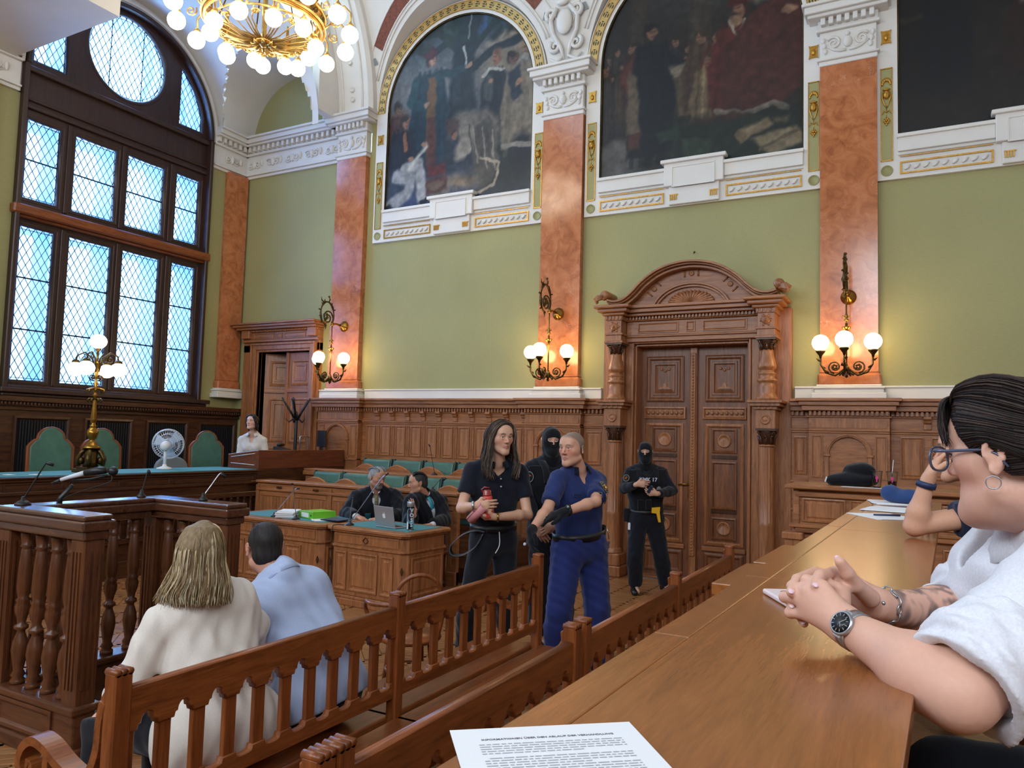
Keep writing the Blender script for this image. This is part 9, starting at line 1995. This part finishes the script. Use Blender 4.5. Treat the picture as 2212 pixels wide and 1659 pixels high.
for e, w, nm in ((ell_, J['shL'], 'rolled_cuff'), (elr, J['shR'], 'rolled_cuff')):
    d = (e-w).normalized(); lo = e-Vector((0.14, 0.14, 0.14)); hi = e+Vector((0.14, 0.14, 0.14)); S_ = SDF(tuple(lo), tuple(hi), 0.0042)
    for k, (o_, r) in enumerate(((-0.05, 0.080), (-0.022, 0.086), (0.004, 0.080))): S_.cone(e+d*(o_-0.008), e+d*(o_+0.008), r, r+0.002, 0.010, cap=0.004)
    S_.folds(0.007, 46, 5, [(1, 0.3, 0.2), (0.2, 1, 0.5), (0.5, 0.2, 1)]); S_.cone(e-d*0.12, e+d*0.08, 0.062, 0.060, 0.004, 's'); p.add(nm, S_, 'white_shirt')
# wristwatch and bracelet
d = (J['wrL']-J['elL']).normalized(); wc = J['wrL']-d*0.012; out = (Vector((0.0, 0.0, 1.8))-wc).normalized(); out = (out-d*out.dot(d)).normalized()
ringband('watch_strap', wc, d, 0.0285, 0.017, 0.003, 'steel', p.root, 'grey metal watch strap', 1.0, out)
c0 = wc+out*0.0275; M['dial'] = plain('dark_dial', (44, 46, 48), 0.25)
wt = MB().lathe([(0.0175, 0), (0.0195, 0.003), (0.0195, 0.006), (0.0175, 0.009), (0.0165, 0.0085)], c0, 32, out).build('wristwatch', M['steel'], p.root, 'steel wristwatch with a dark dial'); MB().lathe([(0.0162, 0.0086), (0.0, 0.0093)], c0, 32, out).build('watch_dial', M['dial'], wt)
u = (d-out*d.dot(out)).normalized(); v = out.cross(u); mb = MB(); mt = Matrix((u, v, out)).transposed()
for k in range(12):
    a = k*PI/6; e = u*math.cos(a)+v*math.sin(a); mb.obox(c0+out*0.0096+e*0.0125, (0.0042, 0.0011, 0.0006), Matrix((e, out.cross(e), out)).transposed())
for a, L in ((2.2, 0.0075), (4.0, 0.012)): e = u*math.cos(a)+v*math.sin(a); mb.obox(c0+out*0.0099+e*L*0.5, (L, 0.0012, 0.0005), Matrix((e, out.cross(e), out)).transposed())
mb.build('hour_markers', M['steel'], wt, kind='stuff')
for s in (-1, 1): MB().obox(wc+out*0.0285+v*s*0.0185, (0.016, 0.008, 0.004), mt).build('strap_lug', M['steel'], wt, bevel=0.001)
d = (J['wrR']-J['elR']).normalized(); wb = J['wrR']-d*0.016; uu = d.orthogonal().normalized(); vv = d.cross(uu); mb = MB()
for k in range(13):
    a = 2*PI*k/13; e = uu*math.cos(a)+vv*math.sin(a); t_ = d.cross(e); c_ = wb+e*0.0305; mb.tube([c_+(t_*math.cos(b)*0.0085+(d if k % 2 else e)*math.sin(b)*0.0045) for b in [2*PI*j/10 for j in range(10)]], 0.0014, 5, closed=True)
br = mb.build('chain_bracelet', M['steel'], p.root, 'silver chain bracelet with charms'); mb = MB()
for k in range(5): mb.ball(wb+(out*0.9+d*0.0).normalized()*0.031+vv*0.0+d.cross(out).normalized()*(0.010*(k-2))+d*0.006*math.sin(k*2), 0.0042, 8, 6)
mb.build('charm', M['steel'], br)
ringband('finger_ring', J['r1'].lerp(J['r2'], 0.6), J['r2']-J['r1'], 0.0098, 0.004, 0.0012, 'steel', p.root)
# legs and skirt below the desk
S_ = SDF([-0.1, 0.9, 0.72], [0.75, 1.9, 1.42], 0.014); S_.cone((0.40, 1.30, 1.26), (0.40, 1.60, 1.26), 0.14, 0.14, 0.05)
for y in (1.32, 1.58): S_.cone((0.40, y, 1.24), (0.03, y, 1.22), 0.085, 0.07, 0.03); S_.cone((0.03, y, 1.22), (0.05, y, 0.80), 0.065, 0.05, 0.03)
p.add('trousers', S_, 'jeans')
def gallery_chair(x, y, label):
    t = thing('gallery_chair', label, 'chair', (x, y, 0.72), 0, None)
    lp = [(-0.2, 0.40), (0.2, 0.40), (0.21, 0.62)]+[(0.21*math.cos(PI*k/14), 0.66+0.09*math.sin(PI*k/14)) for k in range(15)]+[(-0.21, 0.62)]
    plate('backrest', [lp], 0.012, (0.22, 0, 0), Y_, Vector((0.1, 0, 1)).normalized(), M['chair_brown'], t, 0.006); MB().box(-0.2, 0.2, -0.2, 0.2, 0.38, 0.41).build('seat', M['chair_brown'], t, bevel=0.012)
    for a in (-0.17, 0.17):
        for b_ in (-0.17, 0.17): MB().lathe([(0.016, 0), (0.02, 0.38)], (a, b_, 0), 8).build('leg', M['chair_brown'], t)
M['chair_brown'] = wood('brown_chair_wood', (70, 40, 24), (120, 74, 46), 'Y', 0.3)
gallery_chair(0.46, 1.45, 'brown chair carrying the woman with glasses'); gallery_chair(0.42, 2.55, 'brown empty chair with a rounded back drawn up to the long desktop'); gallery_chair(0.52, 3.5, 'brown chair behind the one leaning on an elbow')

K = JN['armwoman']; K.update(shL=(0.22, 3.20, 1.52), pelvis=(0.42, 3.45, 1.24), waist=(0.38, 3.46, 1.36), chest=(0.28, 3.42, 1.50), wrL=(-0.02, 3.62, 1.525), elL=(0.10, 3.30, 1.50), look=(-1.6, 3.5, 1.70), shR=(0.19, 3.62, 1.57), elR=(-0.04, 3.198, 1.512), head=(0.14, 3.42, 1.79), neck=(0.20, 3.46, 1.65))
K['shL'], K['shR'] = (0.20, 3.30, 1.565), (0.24, 3.66, 1.55); K['elL'] = K['elR']; K['wrL'] = K['wrR']; K['elR'] = (0.16, 3.80, 1.52); K['wrR'] = (0.02, 3.62, 1.515); hr = K.pop('handR')
p = Fig('armwoman', 'person beyond the woman with glasses, resting head on hand with an elbow on the desktop', K, sc=0.92, fem=0.6, head_sc=0.95); J = p.J; h = p.h
p.skin(0.0085, 0.006, {'L': dict(d=Vector((0.35, 0.35, 0.85)), pn=Vector((0.8, 0.2, 0.0)), th=X_, s=0.95, curl=(0.4, 0.45, 0.5, 0.5)), 'R': dict(d=Vector((-0.1, -0.9, 0.1)), pn=-Z_, th=-X_, s=0.92)}, (214, 162, 134), legs=False, hres=0.0055)
eyes(p.root, h); hair_obj(p.root, [hair_mass(h, [((0, -0.022, 0.045), (0.088, 0.106, 0.09)), ((0, -0.08, -0.06), (0.07, 0.05, 0.1))], [((0, 0.118, -0.02), (0.066, 0.085, 0.10))], [], 0.01, 0.007, (60, 46, 38), amp=0.002)], 'hair')
p.shirt('dark_blue', 0.45, False, 0.010, 0.014, 0.005, hem=J['pelvis']); d = (J['wrL']-J['elL']).normalized(); ringband('wristband', J['wrL']-d*0.012, d, 0.0285, 0.022, 0.005, 'band_blue', p.root, 'dark blue wristband') if 'band_blue' in M else None
S_ = SDF([-0.1, 3.0, 0.72], [0.8, 3.95, 1.40], 0.016); S_.cone((0.48, 3.33, 1.22), (0.48, 3.57, 1.22), 0.13, 0.13, 0.05)
for y in (3.34, 3.58): S_.cone((0.46, y, 1.22), (0.06, y, 1.20), 0.085, 0.07, 0.03); S_.cone((0.06, y, 1.20), (0.08, y, 0.80), 0.065, 0.05, 0.03)
p.add('trousers', S_, 'jeans')
# ================================================================ SMALL THINGS
def mic(base, tip, label, bend=0.03, r=0.045, grp='gooseneck microphones', light=False):
    b, t_ = Vector(base), Vector(tip); t = thing('microphone', label, 'microphone', base, group=grp, world=True); d = t_-b
    MB().lathe([(r, 0), (r, 0.008), (r*0.6, 0.022), (0.012, 0.03), (0.010, 0.05)], b, 14).build('base', M['black'], t)
    side = Vector((d.x, d.y, 0)); side = side.normalized() if side.length > 1e-4 else X_; L = d.length
    pts = spline([tuple(b+Z_*0.03), tuple(b.lerp(t_, 0.4)+Z_*bend), tuple(b.lerp(t_, 0.85)+Z_*bend), tuple(t_)], 5)
    MB().tube(pts, 0.0045, 6).build('gooseneck', M['steel'] if light else M['black'], t); e = (t_-Vector(pts[-2])).normalized(); MB().tube([t_-e*0.015, t_, t_+e*0.03], [0.007, 0.011, 0.009], 8).build('capsule', M['black'], t)
mic((-4.76, 2.64, 1.31), (-4.665, 2.72, 1.56), 'thin black microphone at the near corner of the witness stand rail')
mic((-4.78, 3.44, 1.31), (-4.765, 3.475, 1.485), 'thin black microphone at the back corner of the witness stand rail', r=0.03)
mic((-4.30, 3.56, 1.31), (-4.235, 3.652, 1.485), 'pale gooseneck microphone on the far arm of the witness stand', light=True, r=0.03)
mic((-6.24, 6.44, 0.804), (-6.10, 6.22, 1.21), 'pale gooseneck microphone beside the paper stack and green binder', light=True)
mic((-6.60, 6.46, 0.804), (-6.20, 6.40, 1.15), 'long leaning microphone at the left end of the binder desk', light=True, r=0.04)
mic((-5.44, 6.42, 0.804), (-4.93, 6.36, 1.37), 'long leaning microphone left of the laptop', light=True)
mic((-5.50, 6.48, 0.804), (-5.36, 6.36, 1.10), 'short thin microphone left of the laptop', light=True, r=0.03)
mic((-6.02, 8.84, 1.237), (-6.11, 8.83, 1.64), 'tall black microphone on the rear ledge of green seats')
mic((-5.42, 7.93, 1.097), (-5.30, 7.98, 1.25), 'short black microphone on the front ledge of green seats')
t = thing('boom_microphone', 'black and white microphone on a jointed arm clamped to the witness stand', 'microphone', (-4.62, 2.82, 1.31), world=True)
MB().tube([(-4.765, 2.86, 1.31), (-4.765, 2.87, 1.34), (-4.70, 2.90, 1.42)], [0.02, 0.014, 0.011], 8).build('clamp_arm', M['black'], t)
MB().tube([(-4.71, 2.83, 1.455), (-4.66, 2.86, 1.475), (-4.60, 2.91, 1.50)], [0.012, 0.013, 0.017], 8).build('white_handle', M['white'], t, 'white handle'); MB().tube([(-4.60, 2.91, 1.50), (-4.53, 2.95, 1.515), (-4.49, 2.98, 1.52)], [0.02, 0.026, 0.02], 10).ball((-4.455, 3.0, 1.515), (0.03, 0.03, 0.03), 10, 7).build('foam_head', M['black'], t)
MB().tube([(-4.76, 2.80, 1.43), (-4.71, 2.83, 1.455)], [0.006, 0.011], 6).tube([(-4.66, 2.86, 1.45), (-4.56, 2.93, 1.465), (-4.48, 2.98, 1.49)], 0.008, 6).tube(spline([(-4.45, 2.99, 1.49), (-4.45, 2.98, 1.45), (-4.55, 2.93, 1.41), (-4.68, 2.88, 1.36), (-4.74, 2.87, 1.33)], 5), 0.003, 5).build('jointed_arm', M['black'], t)
for x, y, lb in ((-8.70, 4.66, 'left'), (-8.60, 4.88, 'right')): t = thing('note_card', 'small white card on the long teal bench top, the %s one of two' % lb, 'card', (x, y, 1.237), 0.2, 'note cards on the long bench'); MB().box(-0.05, 0.05, -0.04, 0.04, 0, 0.004).build('card', M['paper'], t)
# binder, papers, tablet, laptop, bottle
M['lime'] = plain('lime_green_board', (112, 190, 40), 0.45); ZD = 0.805
t = thing('ring_binder', 'lime green lever arch binder lying on the left counsel desk', 'binder', (-6.17, 6.70, ZD), -0.30)
mb = MB().prism([(-0.16, 0.0), (0.16, 0.0), (0.16, 0.080), (-0.16, 0.075)], (0, -0.14, 0), X_, Z_, (0, 0.006, 0)); mb.box(-0.16, 0.16, -0.14, 0.15, 0, 0.004); mb.prism([(-0.16, 0.075), (0.16, 0.080), (0.16, 0.084), (-0.16, 0.079)], (0, -0.14, 0), X_, Z_, (0, 0.29, 0.0)).box(0.155, 0.16, -0.14, 0.15, 0, 0.08); mb.build('cover', M['lime'], t, bevel=0.002)
MB().box(-0.10, 0.06, -0.143, -0.140, 0.014, 0.064).build('spine_label', M['paper'], t); MB().lathe([(0.011, 0), (0.011, 0.003), (0.006, 0.003), (0.006, 0.0)], (0.11, -0.14, 0.04), 14, (0, -1, 0)).build('finger_ring', M['black'], t); MB().box(-0.15, 0.15, -0.12, 0.14, 0.006, 0.055).build('page_block', M['paper'], t)
for k in (-0.05, 0.04): MB().lathe([(0.013, 0), (0.013, 0.004), (0.008, 0.006)], (k, -0.10, 0.082), 10).build('rivet', M['steel'], t)
def papers(name, label, x, y, z, w, d, rz, n=3, seed=1, jit=0.01, th=0.0015, grp=None, cat='papers'):
    t = thing(name, label, cat, (x, y, z), rz, grp); R = random.Random(seed)
    for k in range(n):
        a, b, r = R.uniform(-jit, jit), R.uniform(-jit, jit), R.uniform(-jit, jit)*4
        MB().obox((a, b, th*(k+0.5)), (w, d, th*0.92), Matrix.Rotation(r, 3, 'Z')).build('sheet', M['paper'], t)
    return t
papers('paper_stack', 'thick white paper stack in front of the green binder', -6.46, 6.54, ZD, 0.21, 0.28, 0.5, 14, 2, 0.012, 0.0055); papers('loose_papers', 'loose white sheets between the green binder and the dark folder', -5.98, 6.60, ZD, 0.21, 0.29, 0.9, 4, 3, 0.03, 0.002)
t = thing('tablet_folder', 'flat dark blue folder on the left counsel desk', 'folder', (-5.84, 6.62, ZD+0.002), 0.05); MB().box(-0.10, 0.16, -0.12, 0.12, 0.007, 0.018).build('cover', M['dark_blue'], t, bevel=0.004)
lp = thing('laptop', 'silver laptop seen from behind, open on the right counsel desk', 'laptop', (-5.01, 6.50, ZD), -0.20); MB().box(-0.155, 0.155, -0.02, 0.19, 0, 0.014).build('keyboard_base', M['alu'], lp, bevel=0.004); MB().box(-0.13, 0.13, 0.02, 0.13, 0.014, 0.0155).build('keys', M['black'], lp)
up = Vector((0, -0.20, 1)).normalized(); n_ = Vector((0, -1, -0.20)).normalized(); lid = MB().obox(Vector((0, -0.015, 0.014))+up*0.108, (0.31, 0.007, 0.215), Matrix((X_, -n_, up)).transposed()).build('lid', M['alu'], lp, bevel=0.004, seg=2)
cc = Vector((0, -0.015, 0.014))+up*0.115+n_*0.0042; ap = [(0.0, 0.018), (0.008, 0.022), (0.016, 0.020), (0.0215, 0.014), (0.0165, 0.008), (0.0155, 0.0), (0.018, -0.007), (0.0225, -0.010), (0.017, -0.021), (0.010, -0.026), (0.004, -0.025), (0.0, -0.0235), (-0.004, -0.025), (-0.010, -0.026), (-0.017, -0.021), (-0.022, -0.010), (-0.0235, 0.002), (-0.021, 0.014), (-0.014, 0.021), (-0.006, 0.0215)]
leaf = [(0.001, 0.025), (0.003, 0.032), (0.009, 0.037), (0.0115, 0.037), (0.0095, 0.029), (0.005, 0.0255)]; M['logo'] = plain('pale_logo', (236, 238, 244), 0.3); plate('lid_emblem', [ap, leaf], 0.0008, cc, X_, up, M['logo'], lid, label='pale bitten apple emblem with a leaf')
M['clear'] = clear('clear_bottle_plastic', (0.92, 0.96, 1.0), 0.02, 1.3); B0 = (-4.72, 6.52, ZD)
t = thing('water_bottle', 'clear cylindrical bottle with grey cap beside the laptop', 'bottle', B0)
MB().lathe([(0.038, 0.0), (0.038, 0.235), (0.034, 0.245), (0.031, 0.2), (0.031, 0.01)], (0, 0, 0), 20).build('body', M['clear'], t); MB().lathe([(0.0385, 0.235), (0.0385, 0.285), (0.036, 0.289)], (0, 0, 0), 20).build('cap', M['alu'], t, 'grey cap')
MB().lathe([(0.0303, 0.012), (0.0303, 0.06)], (0, 0, 0), 16).build('water', M['clear'], t); vd = Vector((0.59, -0.81, 0)); vr = Vector((0.81, 0.59, 0))
for k, ch in enumerate('VOSS'): link('lettering', text_mesh(ch, 0.052, vd*0.0385+vr*0.012+Z_*(0.185-0.05*k), -Z_ if False else vr, Z_, 0.0005, 'CENTER', 0.002), M['tape_white'], t)
MB().obox(vd*0.030-vr*0.024+Z_*0.045, (0.02, 0.004, 0.075), Matrix((vr, vd, Z_)).transposed()).build('side_label', M['paper'], t)
t = thing('microphone_cable', 'black cable hanging down the front of the laptop desk', 'cable', (-5.55, 6.24, 0.8), world=True); MB().tube(spline([(-5.47, 6.36, 0.81), (-5.50, 6.25, 0.815), (-5.50, 6.215, 0.78), (-5.50, 6.225, 0.5), (-5.47, 6.20, 0.25), (-5.43, 6.16, 0.02)], 6), 0.005, 5).build('cord', M['black'], t)
# sheet of paper at the lens
t = thing('printed_sheet', 'white printed sheet lying on the desktop edge at the bottom', 'paper', (-0.30, 0.70, GT+0.001), world=True)
p0 = Vector((-0.468, 0.735, GT+0.0022)); u = Vector((0.163, 0.136, 0)).normalized(); v = Vector((u.y, -u.x, 0)); MB().add([p0-Z_*0.0012, p0+u*0.21-Z_*0.0012, p0+u*0.21+v*0.297-Z_*0.0012, p0+v*0.297-Z_*0.0012, p0, p0+u*0.21, p0+u*0.21+v*0.297, p0+v*0.297], [(0, 1, 2, 3), (4, 7, 6, 5), (0, 4, 5, 1), (1, 5, 6, 2), (2, 6, 7, 3), (3, 7, 4, 0)]).build('sheet', M['paper'], t)
link('heading', text_mesh('INFORMATIONEN \u00dcBER DEN ABLAUF DER VERHANDLUNG', 0.0056, p0+u*0.105+v*0.034+Z_*0.0003, u, -v, 0.0001, 'CENTER', 0.00012), M['ink'], t, 'printed heading')
mb = MB(); R = random.Random(4)
for row in range(14):
    if row == 5: continue
    s_ = 0.026+(0.006 if row == 6 else 0.0); y_ = 0.046+0.0058*row; end = 0.185 if row not in (4, 9) else 0.135
    while s_ < end:
        w_ = R.uniform(0.004, 0.013); a = p0+u*s_+v*y_+Z_*0.0003; mb.add([a, a+u*min(w_, end-s_), a+u*min(w_, end-s_)-v*0.0020, a-v*0.0020], [(0, 1, 2, 3)]); s_ += w_+0.0018
mb.build('printed_lines', M['ink2'] if 'ink2' in M else plain('faint_ink', (172, 170, 176), 0.8), t, kind='stuff', fix=False)
# phone
M['pinkwhite'] = plain('pale_pink_case', (232, 214, 216), 0.4); t = thing('smartphone', 'smartphone in a pale pink case by the clasped hands', 'phone', (-0.28, 1.70, GT+0.001), math.atan2(1.605-1.736, 0.073))
MB().box(-0.074, 0.074, -0.004, 0.070, 0, 0.011).build('case', M['pinkwhite'], t, bevel=0.004, seg=3); lp_ = [(0.05*math.cos(2*PI*k/24)*(1 if abs(math.cos(2*PI*k/24)) < 0.8 else 0.95), 0.034+0.017*math.sin(2*PI*k/24)) for k in range(24)]; plate('camera_window', [lp_], 0.0006, (0, 0, 0.0114), X_, Y_, M['lensblack'] if 'lensblack' in M else plain('glossy_black_glass', (16, 20, 18), 0.05, coat=0.6), t)
for ya, yb, xa in ((1.86, 2.22, -0.50), (2.26, 2.70, -0.49)): slab('edge_ledge', xa, -0.449, ya, yb, GT-0.036, GT-0.006, 'desk_y', bpy.data.objects['gallery_desk'], 0.003)
# further along the desktop
papers('paper_sheets', 'white papers on the desktop nearest the leaning arm', -0.18, 4.02, GT, 0.21, 0.30, 0.5, 2, 5, 0.02); papers('paper_sheets', 'white papers beyond the first ones on the desktop', -0.17, 4.50, GT, 0.21, 0.30, -0.15, 3, 6, 0.02, 0.002); papers('paper_sheets', 'white papers under the blue cloth', -0.16, 5.05, GT, 0.24, 0.30, 0.2, 3, 7, 0.02, 0.002)
t = thing('blue_cloth', 'crumpled blue cloth on the papers of the long desktop', 'cloth', (-0.13, 5.02, GT), world=True); S_ = SDF([-0.30, 4.85, GT+0.006], [0.08, 5.2, GT+0.16], 0.008); S_.ell((-0.19, 5.02, GT+0.06), (0.05, 0.06, 0.05), None, 0.03).ell((-0.08, 5.02, GT+0.04), (0.11, 0.08, 0.045), None, 0.03).folds(0.009, 20, 4).cut((0, 0, GT+0.009), (0, 0, -1)); M['denim'] = cloth('blue_cotton', (46, 70, 118)); V, F = S_.arrays(1); link('cloth', mesh_arrays('cloth', V, F), M['denim'], t)
t = thing('pen', 'dark blue pen on the papers of the long desktop', 'pen', (-0.15, 4.05, GT+0.006), world=True); MB().tube([(-0.22, 4.02, GT+0.008), (-0.11, 4.08, GT+0.008)], [0.004, 0.005], 8).build('barrel', M['band_blue'], t)
ZW = 1.46
def cup(x, y, label, fill):
    t = thing('drink_cup', label, 'cup', (x, y, ZW), group='clear plastic cups on the far desk'); MB().lathe([(0.030, 0.0), (0.045, 0.135), (0.048, 0.135), (0.048, 0.140), (0.0435, 0.140), (0.029, 0.003)], (0, 0, 0), 22).build('cup_wall', M['clear'], t)
    MB().lathe([(0.0285, 0.004), (0.0285+0.1*fill, fill)], (0, 0, 0), 18).build('drink', plain('iced_coffee', (132, 92, 70), 0.3) if fill > 0.03 else M['clear'], t)
    d = Vector((-x, -y, 0)).normalized(); u_ = d.cross(Z_)*-1; plate('pink_print', [[(0.010*math.cos(2*PI*k/12), 0.008+0.016*math.sin(2*PI*k/12)) for k in range(12)], [(0.005*math.cos(2*PI*k/8), -0.016+0.010*math.sin(2*PI*k/8)) for k in range(8)]], 0.0006, d*0.0415+Z_*0.075, u_, Z_, M['magenta'], t, label='pink print')
M['magenta'] = plain('magenta_print', (206, 42, 128), 0.5)
cup(-0.36, 7.02, 'empty clear plastic cup with pink print, nearer the black bag', 0.01); cup(-0.245, 7.0, 'clear plastic cup with a straw and some brown drink', 0.06)
t = thing('drinking_straw', 'thin straw standing in the cup with the brown drink', 'straw', (-0.245, 7.0, ZW+0.01), world=True); MB().tube([(-0.255, 7.0, ZW+0.01), (-0.235, 7.01, ZW+0.235)], 0.003, 6).build('tube', M['bluewhite'] if 'bluewhite' in M else M['white'], t)
t = thing('black_bag', 'black fabric bag slumped on the far end desk', 'bag', (-0.56, 7.16, ZW), world=True); S_ = SDF([-0.85, 6.9, ZW-0.002], [-0.3, 7.42, ZW+0.25], 0.009); S_.ell((-0.55, 7.16, ZW+0.05), (0.20, 0.13, 0.065), None, 0.04).ell((-0.50, 7.2, ZW+0.13), (0.13, 0.10, 0.07), None, 0.03).ell((-0.68, 7.12, ZW+0.04), (0.08, 0.08, 0.05), None, 0.03).folds(0.008, 18, 6).cut((0, 0, ZW+0.001), (0, 0, -1)); V, F = S_.arrays(1); link('bag_body', mesh_arrays('bag_body', V, F), M['vest'], t); MB().obox((-0.755, 7.05, ZW+0.05), (0.01, 0.02, 0.045), Matrix.Rotation(0.3, 3, 'Y')).build('tag', M['white'], t)
papers('paper_sheets', 'white papers in front of the cups at the far end desk', -0.42, 6.90, ZW, 0.40, 0.10, -0.03, 2, 8, 0.006)
t = thing('wall_hook', 'tiny dark hook in the green wall above the carved door', 'hook', (-2.70, WY-0.02, 4.33), world=True); MB().tube([(-2.70, WY, 4.34), (-2.70, WY-0.03, 4.33), (-2.70, WY-0.03, 4.31)], 0.008, 6).build('hook', M['bronze'], t)
t = thing('green_bottle', 'green and white bottle lying under the scrolled armrest', 'bottle', (-2.55, 1.72, 0.45), world=True); MB().lathe([(0.03, 0), (0.034, 0.01), (0.034, 0.12), (0.014, 0.16), (0.014, 0.19)], (-2.60, 1.66, 0.485), 14, (0.6, 0.5, 0)).build('body', M['lime'], t); MB().lathe([(0.015, 0.19), (0.015, 0.21)], (-2.60, 1.66, 0.485), 12, (0.6, 0.5, 0)).build('cap', M['white'], t)
